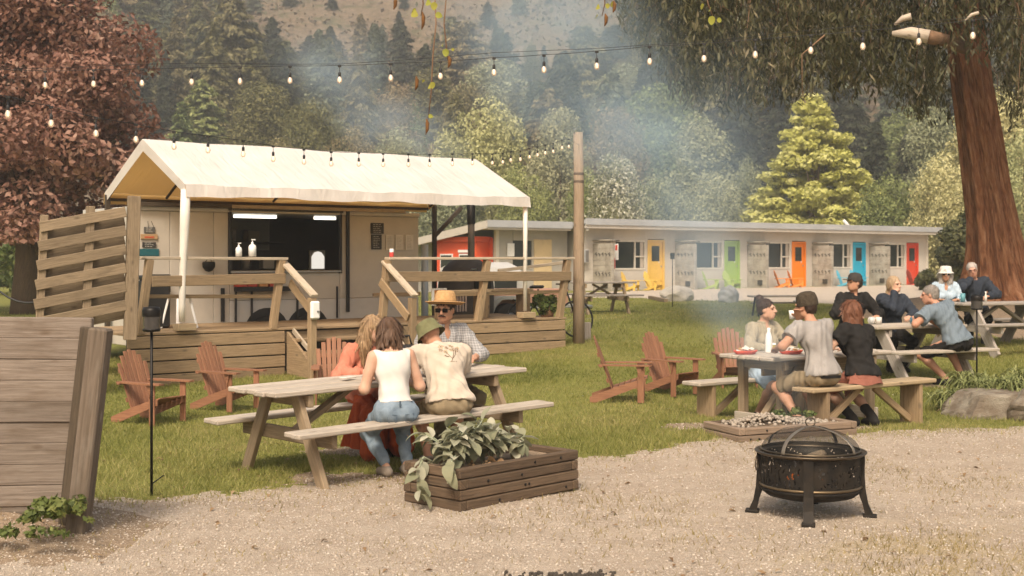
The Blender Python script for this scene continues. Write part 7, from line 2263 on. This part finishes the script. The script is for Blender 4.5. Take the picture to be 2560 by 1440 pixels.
F_NAVY = fabric('navy knit', (.035, .042, .055), (.022, .026, .034), 14, .6); F_SLATE = fabric('slate blue cotton', (.165, .20, .225), (.125, .155, .18), 6, .4)
F_PALEB = fabric('pale blue cotton', (.38, .45, .50), (.38, .47, .55), 6, .4); F_SHOE = fabric('grey canvas', (.30, .25, .20), (.22, .18, .14), 10, .3)
F_STRAW = fabric('straw', (.52, .32, .15), (.38, .22, .09), 50, .6)
m, nt, out = start('faded plaid')       # crossing grey bands
oc = nd(nt, 'ShaderNodeTexCoord').outputs['Object']
w1 = nd(nt, 'ShaderNodeTexWave', {'Vector': oc, 'Scale': 14.0, 'Distortion': 3.0}, bands_direction='X').outputs['Fac']
w2_ = nd(nt, 'ShaderNodeTexWave', {'Vector': oc, 'Scale': 14.0, 'Distortion': 3.0}, bands_direction='Z').outputs['Fac']
sm = nd(nt, 'ShaderNodeMath', {0: w1, 1: w2_}, operation='ADD').outputs[0]
hf = nd(nt, 'ShaderNodeMath', {0: sm, 1: .5}, operation='MULTIPLY').outputs[0]
b = nd(nt, 'ShaderNodeBsdfPrincipled', {'Base Color': ramp(nt, hf, [(.2, (.21, .20, .195)), (.5, (.30, .29, .28)), (.85, (.38, .365, .345))]), 'Roughness': .9})
nt.links.new(b.outputs[0], out.inputs[0]); F_PLAID = m
H_BROWN2 = hairm('brown hair', (.14, .075, .04), (.055, .028, .014)); H_BLOND = hairm('dark blond hair', (.42, .28, .15), (.20, .115, .055)); H_DARKH = hairm('dark brown hair', (.06, .033, .02), (.025, .014, .009))
H_AUB = hairm('auburn hair', (.20, .075, .032), (.09, .032, .014)); H_GREYH = hairm('grey hair', (.33, .29, .25), (.17, .14, .115)); H_FAIR = hairm('fair hair', (.50, .36, .22), (.28, .18, .095))
H_WHITE = hairm('silver hair', (.50, .45, .40), (.33, .28, .24))

nA = Vector((-math.sin(TA), math.cos(TA), 0))
G4 = 'friends at the long picnic table'
def seatpos(c, ang, x, y): 
    p = tW(c, ang, x, y); p.z = gz(p.x, p.y); return p
# woman in white, back to the camera
def nb(px, y): 
    o = tW(near_c, TA, 0, y); t = along(px, (o.x, o.y), (math.cos(TA), math.sin(TA))); p = tW(near_c, TA, t, y); p.z = gz(p.x, p.y); return p
p = nb(988, -.57)
c = person('woman with a brown bob in a white tank top and jeans, back turned', p, (-.36, .93), .975, .0072, .465, 11, -1, (6, -14, 6), SK1, True, ((-.15, .30, .80), (.15, .30, .80)), ((-.45, -.6, -.8), (.45, -.6, -.8)),
           ((-.06, .06), (.13, .10)), None, ('tank', F_WHITE, 0, .010), ('jeans', F_JEAN, .86), ('shoe', F_SHOE), ('bob', H_BROWN2), None, .5, G4, 4)
hp = c['hip']; M_SEAM = paint('dark denim seam', (.07, .10, .13), .8)
for s in (-1, 1):
    q = [hp + Vector((s * .035, -.176, -.005)), hp + Vector((s * .115, -.163, .0)), hp + Vector((s * .11, -.166, -.06)), hp + Vector((s * .075, -.178, -.075)), hp + Vector((s * .04, -.182, -.06)), hp + Vector((s * .035, -.176, -.005))]
    MB().tube(q, .0025, 4).build('pocket', M_SEAM, c['root'])
MB().box(hp + Vector((0, -.150, .085)), (.014, .01, .05), None, .002).build('belt_loop', M_SEAM, c['root'])
# man in beige tee and olive bucket hat, bent to the left
p = nb(1122, -.57)
c = person('man in a printed beige tee and olive bucket hat, bent over', p, (-.29, .955), 1.04, .0072, .455, 28, -2, (30, -34, -4), SK2, False, ((-.26, .40, .81), (-.02, .46, .82)), ((-1, -.2, -.5), (.9, -.5, -.5)),
           ((-.12, .22), (.14, .26)), None, ('tee', F_BEIGE, .62, .020), ('shorts', F_KHAKI), ('shoe', F_SHOE), None, None, .6, G4, 19)
hat_lathe('bucket_hat', c, [(.125, -.055), (.120, -.048), (.098, .0), (.090, .045), (.078, .075), (.04, .086), (0, .088)], F_OLIVE, (0, -.012, .048), 1, 1.12)
man_tee = c
# flower print on the back of the tee: flat pieces laid on the cloth
shirt_o = [o for o in bpy.data.objects if o.parent == c['root'] and o.name.startswith('shirt')][0]
co = np.empty(len(shirt_o.data.vertices) * 3, np.float32); shirt_o.data.vertices.foreach_get('co', co); co = co.reshape(-1, 3)
tri = [tuple(pp.vertices) for pp in shirt_o.data.polygons]
bv = BVHTree.FromPolygons([Vector(v) for v in co], tri)
def on_back(a, bq):
    """a sideways, bq up along the back"""
    q = c['chest'] + c['rt'] * a + c['u3'] * bq - c['fw'] * .5
    hit = bv.ray_cast(q, c['fw'])
    return (hit[0] - c['fw'] * .0025) if hit[0] is not None else None
mb = MB(); mb2 = MB(); mb3 = MB()
r_ = random.Random(5)
for (fa, fb, fr, dark) in ((-.075, .075, .026, 0), (-.03, .055, .019, 1), (.018, .085, .028, 0), (-.045, .015, .021, 0), (.045, .035, .026, 1), (.005, .035, .018, 0), (-.085, .03, .02, 1), (.07, .075, .018, 0)):
    for k in range(6):
        a = k * 1.047 + fa * 30
        pts_ = [on_back(fa + math.cos(a + w) * fr * rr + .05, fb + math.sin(a + w) * fr * rr) for w, rr in ((0, .25), (.38, .75), (0, 1.0), (-.38, .75))]
        if all(q is not None for q in pts_): (mb2 if dark else mb).add(pts_, [[0, 1, 2, 3]])
    pts_ = [on_back(fa + math.cos(a) * fr * .25 + .05, fb + math.sin(a) * fr * .25) for a in (0, 1.57, 3.14, 4.71)]
    if all(q is not None for q in pts_): mb3.add(pts_, [[0, 1, 2, 3]])
def stroke(pl_, w):
    for (a, b1), (a2, b2) in zip(pl_[:-1], pl_[1:]):
        nx_, ny_ = -(b2 - b1), (a2 - a); L_ = math.hypot(nx_, ny_) + 1e-6; nx_, ny_ = nx_ / L_ * w, ny_ / L_ * w
        q = [on_back(a + nx_ + .05, b1 + ny_), on_back(a - nx_ + .05, b1 - ny_), on_back(a2 - nx_ + .05, b2 - ny_), on_back(a2 + nx_ + .05, b2 + ny_)]
        if all(z is not None for z in q): mb3.add(q, [[0, 1, 2, 3]])
stroke([(.02, .06), (.022, .0), (.0, -.06), (-.012, -.085)], .0025); stroke([(.045, .03), (.03, -.02), (.0, -.06)], .0025); stroke([(-.045, .01), (-.02, -.03), (.0, -.06)], .0025)
stroke([(-.06, -.02), (-.04, -.035), (-.025, -.04)], .004); stroke([(-.03, -.085), (-.01, -.087), (.02, -.083)], .0015); stroke([(.03, -.075), (.035, -.08)], .003)
mb.build('printed_flowers', paint('print ochre', (.40, .28, .15), .9), shirt_o)['kind'] = 'stuff'; mb2.build('printed_flowers', paint('print brown', (.26, .17, .10), .9), shirt_o)['kind'] = 'stuff'; mb3.build('printed_stems', paint('print dark', (.14, .10, .06), .9), shirt_o)['kind'] = 'stuff'
# woman in coral, across the table
p = nb(922, .57)
c = person('long haired woman in a coral blouse and rust skirt across the table', p, (.50, -.87), .97, .0078, .455, 10, 8, (42, -14, 4), SK1, True, ((-.16, .30, .80), (.17, .30, .80)), ((-1, -.3, -.6), (1, -.3, -.6)),
           ((-.08, .18), (.10, .14)), None, ('blouse', F_ORANGE, 1.75, .026), ('skirt', F_RUST), ('shoe', F_BLACK), ('long', H_BLOND), None, .5, G4, 12)
# the skirt's hem falling over the bench end and to the ground
def drape(u, v):
    a = -1.2 + 2.9 * u; r = .19 + .10 * v + .018 * math.sin(u * 34 + v * 2) * v
    return (math.sin(a) * r * 1.25, .20 + math.cos(a) * r * .62, (.50 - .40 * v) + .02 * math.sin(u * 9))
sheet('skirt_drape', drape, 44, 14, False, F_RUST, c['root'])
# hat man
p = nb(1104, .57)
c = person('moustached man in a straw hat and sunglasses with grey plaid shirt', p, (.45, -.89), 1.05, .0075, .46, 4, 0, (-42, -5, 0), SK2, False, ((-.16, .36, .80), (.12, .36, .80)), ((-1, -.3, -.5), (1, -.3, -.5)),
           ((-.12, .2), (.12, .2)), None, ('collar', F_PLAID, 1.55, .020), ('trousers', F_KHAKI), ('shoe', F_BLACK), ('short', H_DARKH), None, .5, G4, 5)
hat = hat_lathe('straw_hat', c, [(.182, .012), (.180, .018), (.145, -.008), (.107, .0), (.104, .02), (.092, .08), (.074, .116), (.045, .122), (.018, .104), (0, .10)], F_STRAW, (0, -.012, .050), 1, 1.14, None, 9, 32)
MB().lathe([(.109, .001), (.1085, .026)], 32, c['hd']((0, -.012, .051)), True, c['Rh'] @ rotm('X', 9) @ Matrix.Diagonal(Vector((1, 1.14, 1)))).build('hat_band', fabric('hat band', (.36, .2, .09)), hat)
sunglasses(c)
MB().tube([c['hd']((-.036, .088, -.058)), c['hd']((-.018, .104, -.047)), c['hd']((0, .108, -.045)), c['hd']((.018, .104, -.047)), c['hd']((.036, .088, -.058))], [.003, .0075, .006, .0075, .003], 7).build('moustache', H_DARKH, c['root'])

# --- trestle table
G3 = 'friends at the trestle table'
def ta_pos(px, y):
    o = tW(ca, AA, 0, y); t = along(px, (o.x, o.y), (math.cos(AA), math.sin(AA))); p = tW(ca, AA, t, y); p.z = gz(p.x, p.y) - .01; return p
c = person('woman with a hair bun and khaki shirt, smiling to the right', ta_pos(1902, .77), (.50, -.86), .99, .0085, .46, 3, 0, (28, 3, 0), SK1, True, ((-.14, .34, .80), (.13, .34, .80)), ((-1, -.3, -.5), (1, -.3, -.5)),
           ((-.02, .24), (.14, .12)), None, ('collar', F_LINEN, 1.8, .022), ('shorts', F_PALEB), ('shoe', F_BLACK), ('bun', H_DARKH), None, .5, G3, 4)
c = person('man in a brown beanie and grey tee, back turned, sipping', ta_pos(2052, -.79), (-.50, .87), 1.01, .0085, .46, 10, -2, (22, -2, 0), SK2, False, ((-.30, .30, .80), (-.06, .25, 1.10)), ((-1, -.3, -.6), (1, -.2, -.7)),
           ((-.16, .12), (.12, .20)), None, ('tee', F_GREY, .6, .018), ('shorts', F_KHAKI), ('shoe', F_BLACK), ('short', H_DARKH), None, .6, G3, 8)
hat_lathe('beanie', c, [(.100, -.045), (.104, -.03), (.104, .01), (.098, .05), (.084, .082), (.05, .102), (0, .108)], F_BEANIE, (0, -.018, .050), .93, 1.06, None, -8)
MB().lathe([(.155, 0), (.157, .03)], 22, c['hip'] + Vector((0, -.030, -.018)), True, Matrix.Diagonal(Vector((1.22, 1.04, 1)))).build('belt', F_BLACK, c['root'])
ha = c['arms'][1][1]
cup_w = c['root'].matrix_basis
cupo = thing('cup', 'white cup held to the mouth of the man in the beanie', 'cup', Matrix.Translation(c['root'].location) @ Matrix.Rotation(c['root'].rotation_euler.z, 4, 'Z') @ (Vector(ha) * c['root'].scale[0] + Vector((-.01, .08, .03))), 0)
MB().lathe([(0, -.045), (.03, -.045), (.038, .045), (.034, .045), (0, -.03)], 14).build('body', M_WHITE, cupo)
c = person('auburn haired woman in a black tee and terracotta bottoms, back turned', ta_pos(2152, -.79), (-.56, .83), .97, .0085, .46, 9, 4, (6, 0, 0), SK1, True, ((-.20, .34, .80), (.16, .36, .80)), ((-1, -.2, -.6), (1, -.2, -.6)),
           ((.0, .10), (.20, .0)), None, ('tee', F_BLACK, .62, .020), ('trousers', F_TERRA, .1), ('boot', F_BLACK), ('long', H_AUB), None, .5, G3, 8)
def drape2(u, v):
    a = -1.5 + 3.0 * u; r = .18 + .05 * v
    return (math.sin(a) * r * 1.05, -.03 - math.cos(a) * r * .75, .60 - .13 * v + .01 * math.sin(u * 14))
sheet('top_hem', drape2, 24, 4, False, F_TERRA, c['root'])

# --- broad table B
G5 = 'people at the far right tables'
def tb_pos(px, y):
    o = tW(cB, AB, 0, y); t = along(px, (o.x, o.y), (math.cos(AB), math.sin(AB))); p = tW(cB, AB, t, y); p.z = gz(p.x, p.y); return p
c = person('man in a dark cap and black zip jacket looking left', tb_pos(2130, .79), (.30, -.95), 1.04, .0095, .47, 2, 0, (-84, 4, 0), SK2, False, ((-.20, .30, .80), (.20, .34, .82)), ((-1, -.3, -.6), (1, -.3, -.6)),
           ((-.1, .2), (.1, .2)), None, ('jacket', F_BLACK, 1.9, .028), ('trousers', F_BLACK), ('shoe', F_BLACK), ('short', H_DARKH), None, .5, G5, 3)
M_CAP = fabric('charcoal cap', (.055, .05, .042), (.035, .03, .026), 14)
cp = hat_lathe('cap', c, [(.092, -.03), (.094, .0), (.088, .045), (.066, .078), (.03, .09), (0, .092)], M_CAP, (0, -.01, .052), .95, 1.1)
MB().prism([(-.075, 0), (-.07, .05), (-.04, .085), (0, .095), (.04, .085), (.07, .05), (.075, 0)], 0, .007, c['Rh'] @ Matrix(((1, 0, 0), (0, 0, 1), (0, 1, 0))) , c['hd']((0, .078, .035))).build('cap_peak', M_CAP, cp)
c = person('fair haired woman in a navy jumper with a hand at her mouth', tb_pos(2226, .79), (.12, -.99), 1.0, .0095, .48, 4, 0, (28, 0, 0), SK1, True, ((-.14, .34, .80), (.02, .20, 1.14)), ((-1, -.3, -.6), (.6, .1, -1)),
           ((-.1, .2), (.1, .2)), None, ('jumper', F_NAVY, 1.92, .026), ('trousers', F_BLACK), ('boot', F_BLACK), ('tied', H_FAIR), None, 1.2, G5, 6)
c = person('grey haired man in a slate blue shirt and black shorts, leaning left', tb_pos(2392, -.79), (-.50, .87), 1.06, .0095, .46, 22, -14, (44, -6, 0), SK3, False, ((-.33, .38, .84), (-.10, .40, .84)), ((-1, -.1, -.6), (.9, -.4, -.6)),
           ((-.06, .12), (.26, .14)), ((-.5, 1, .6), (.3, 1, .6)), ('tee', F_SLATE, .66, .024), ('shorts', F_BLACK), ('shoe', F_BLACK), ('short', H_GREYH), None, .6, G5, 14)
# --- table C
def tc_pos(px, y):
    o = tW(cC, AC, 0, y); t = along(px, (o.x, o.y), (math.cos(AC), math.sin(AC))); p = tW(cC, AC, t, y); p.z = gz(p.x, p.y) ; return p
c = person('woman in a white sun hat, dark glasses and pale blue shirt', tc_pos(2362, .79), (-.15, -.98), .98, .0095, .46, 4, 0, (-8, 0, 0), SK2, True, ((-.14, .34, .80), (.14, .34, .80)), None,
           ((-.1, .2), (.1, .2)), None, ('collar', F_PALEB, 1.6, .02), ('trousers', F_KHAKI), ('shoe', F_BLACK), ('bob', H_WHITE), None, .5, G5, 4)
hat_lathe('sun_hat', c, [(.135, -.035), (.132, -.028), (.100, .0), (.096, .04), (.086, .078), (.05, .09), (0, .092)], fabric('white hat cotton', (.70, .66, .60)), (0, -.01, .052), 1, 1.1)
sunglasses(c)
c = person('silver haired man in a dark jumper resting his cheek on a hand', tc_pos(2440, .79), (-.25, -.97), 1.02, .0095, .46, 6, 6, (0, -6, 10), SK3, False, ((-.16, .34, .80), (.10, .18, 1.08)), ((-1, -.3, -.6), (1, .4, -.9)),
           ((-.1, .2), (.1, .2)), None, ('jumper', F_NAVY, 1.9, .026), ('trousers', F_BLACK), ('shoe', F_BLACK), ('short', H_WHITE), None, 1.2, G5, 6)
mb = MB()
for s in (-1, 1): mb.tube([c['hd']((s * .034 + .024 * math.cos(a), .104, .002 + .018 * math.sin(a))) for a in np.linspace(0, 6.283, 13)], .0025, 4, False)
mb.beam(c['hd']((-.012, .105, .004)), c['hd']((.012, .105, .004)), .004, .004); mb.build('glasses', M_SHADE, c['root'])
# ------------------------------------------------------------------ smoke and haze
def smoke(name, label, path, zr, dens, col, seed, nscale, res=(72, 110, 110), thr=.42, fade=(0, 1)):
    """path: world points; zr: (z, radius) stops; density grid from geometry nodes round the path"""
    V = np.array([tuple(p) for p in path], np.float32)
    me = bpy.data.meshes.new(name); me.from_pydata([tuple(v) for v in V], [(i, i + 1) for i in range(len(V) - 1)], [])
    o = link(name, me, None); tag(o, label, 'smoke', None, 'stuff')
    ng = bpy.data.node_groups.new(name, 'GeometryNodeTree')
    ng.interface.new_socket('Geometry', in_out='INPUT', socket_type='NodeSocketGeometry'); ng.interface.new_socket('Geometry', in_out='OUTPUT', socket_type='NodeSocketGeometry')
    gi, go = nd(ng, 'NodeGroupInput'), nd(ng, 'NodeGroupOutput')
    pos = nd(ng, 'GeometryNodeInputPosition').outputs[0]
    # wobble the position so that the plume's edge is billowy
    nv = nd(ng, 'ShaderNodeTexNoise', {'Vector': pos, 'Scale': nscale * .55, 'Detail': 2.0}).outputs['Color']
    off = nd(ng, 'ShaderNodeVectorMath', {0: nv, 1: (.5, .5, .5)}, operation='SUBTRACT').outputs[0]
    xyz = nd(ng, 'ShaderNodeSeparateXYZ', {0: pos}).outputs
    fc = nd(ng, 'ShaderNodeFloatCurve', {'Value': nd(ng, 'ShaderNodeMapRange', {'Value': xyz[2], 'From Min': zr[0][0], 'From Max': zr[-1][0]}).outputs[0]})
    cv = fc.mapping.curves[0]; rmax = max(r for z, r in zr)
    for i, (z, r) in enumerate(zr):
        u = (z - zr[0][0]) / (zr[-1][0] - zr[0][0])
        if i == 0: cv.points[0].location = (0, r / rmax)
        elif i == len(zr) - 1: cv.points[1 if len(cv.points) == 2 else len(cv.points) - 1].location = (1, r / rmax)
        else: cv.points.new(u, r / rmax)
    fc.mapping.update()
    rad = nd(ng, 'ShaderNodeMath', {0: fc.outputs[0], 1: rmax}, operation='MULTIPLY').outputs[0]
    offs = nd(ng, 'ShaderNodeVectorMath', {0: off, 'Scale': nd(ng, 'ShaderNodeMath', {0: rad, 1: 1.7}, operation='MULTIPLY').outputs[0]}, operation='SCALE').outputs[0]
    p2 = nd(ng, 'ShaderNodeVectorMath', {0: pos, 1: offs}, operation='ADD').outputs[0]
    px = nd(ng, 'GeometryNodeProximity', target_element='EDGES')
    ng.links.new(gi.outputs[0], px.inputs[0])
    s_in = [s for s in px.inputs if s.name in ('Sample Position', 'Source Position')][0]
    ng.links.new(p2, s_in)
    dist = px.outputs['Distance']
    f = nd(ng, 'ShaderNodeMath', {0: dist, 1: rad}, operation='DIVIDE').outputs[0]
    f = nd(ng, 'ShaderNodeMapRange', {'Value': f, 'From Min': 1.0, 'From Max': .1}, interpolation_type='SMOOTHSTEP').outputs[0]
    n2 = nd(ng, 'ShaderNodeTexNoise', {'Vector': pos, 'Scale': nscale, 'Detail': 4.0, 'Roughness': .6, 'Distortion': .6}).outputs['Fac']
    n2 = nd(ng, 'ShaderNodeMapRange', {'Value': n2, 'From Min': thr, 'From Max': .72}).outputs[0]
    d = nd(ng, 'ShaderNodeMath', {0: f, 1: n2}, operation='MULTIPLY').outputs[0]
    # thins out as it spreads
    th = nd(ng, 'ShaderNodeMath', {0: nd(ng, 'ShaderNodeMath', {0: rad, 1: .10}, operation='ADD').outputs[0], 1: .5}, operation='POWER').outputs[0]
    d = nd(ng, 'ShaderNodeMath', {0: d, 1: th}, operation='DIVIDE').outputs[0]
    top = nd(ng, 'ShaderNodeMapRange', {'Value': xyz[2], 'From Min': V[:, 2].max() + .3, 'From Max': V[:, 2].max() - 1.2}).outputs[0]
    d = nd(ng, 'ShaderNodeMath', {0: d, 1: nd(ng, 'ShaderNodeMapRange', {'Value': xyz[2], 'From Min': .9, 'From Max': 3.0, 'To Min': .5, 'To Max': 1.05}).outputs[0]}, operation='MULTIPLY').outputs[0]
    d = nd(ng, 'ShaderNodeMath', {0: d, 1: top}, operation='MULTIPLY').outputs[0]
    pad = rmax * 1.15
    vc = nd(ng, 'GeometryNodeVolumeCube', {'Density': d, 'Min': tuple(float(x) for x in V.min(0) - (pad, pad, .02)), 'Max': tuple(float(x) for x in V.max(0) + pad),
                                          'Resolution X': res[0], 'Resolution Y': res[1], 'Resolution Z': res[2]})
    m, nt, out = start(name + ' volume')
    pv = nd(nt, 'ShaderNodeVolumePrincipled', {'Color': c4(col), 'Density': dens, 'Anisotropy': .1})
    nt.links.new(pv.outputs[0], out.inputs['Volume'])
    sm_ = nd(ng, 'GeometryNodeSetMaterial', {'Geometry': vc.outputs[0], 'Material': m})
    ng.links.new(sm_.outputs[0], go.inputs[0])
    md = o.modifiers.new('smoke', 'NODES'); md.node_group = ng
    return o
smoke('smoke', 'thin blue smoke rising from the fire pit and drifting left past the motel',
      [P(2000, 1100, 9.0), P(1975, 1010, 9.2), P(1920, 900, 9.8), P(1840, 770, 11.2), P(1760, 620, 13.2), P(1700, 470, 15.5), P(1580, 330, 18), P(1420, 200, 21), P(1330, 60, 24), P(1300, -60, 26)],
      [(.45, .15), (.8, .22), (1.2, .40), (1.9, .75), (2.6, 1.15), (4, 1.7), (6.5, 2.5)], 0.33, (.62, .83, 1.0), 1, .75, (100, 150, 90), .38)
fl_ = dW(dl(1178, 2.4), 2.4, 2.9)
smoke('smoke', 'pale smoke drifting left from the oven flue over the tent',
      [fl_, fl_ + Vector((-.25, .3, .25)), P(1100, 450, 25), P(1020, 370, 27), P(930, 290, 29), P(860, 190, 31), P(820, 80, 33)],
      [(2.8, .14), (3.2, .4), (4, .95), (5, 1.4), (8, 1.9)], 0.34, (.68, .85, 1.0), 2, .7, (80, 100, 80))
hz = MB(); hz.box((10, 165, 54), (600, 400, 122.0), None, .001)
hmat, nt, out = start('haze')
pv = nd(nt, 'ShaderNodeVolumePrincipled', {'Color': (.90, .93, .94, 1), 'Density': .0010, 'Anisotropy': .2})
nt.links.new(pv.outputs[0], out.inputs['Volume'])
hb = hz.build('haze', hmat); hb['kind'] = 'stuff'
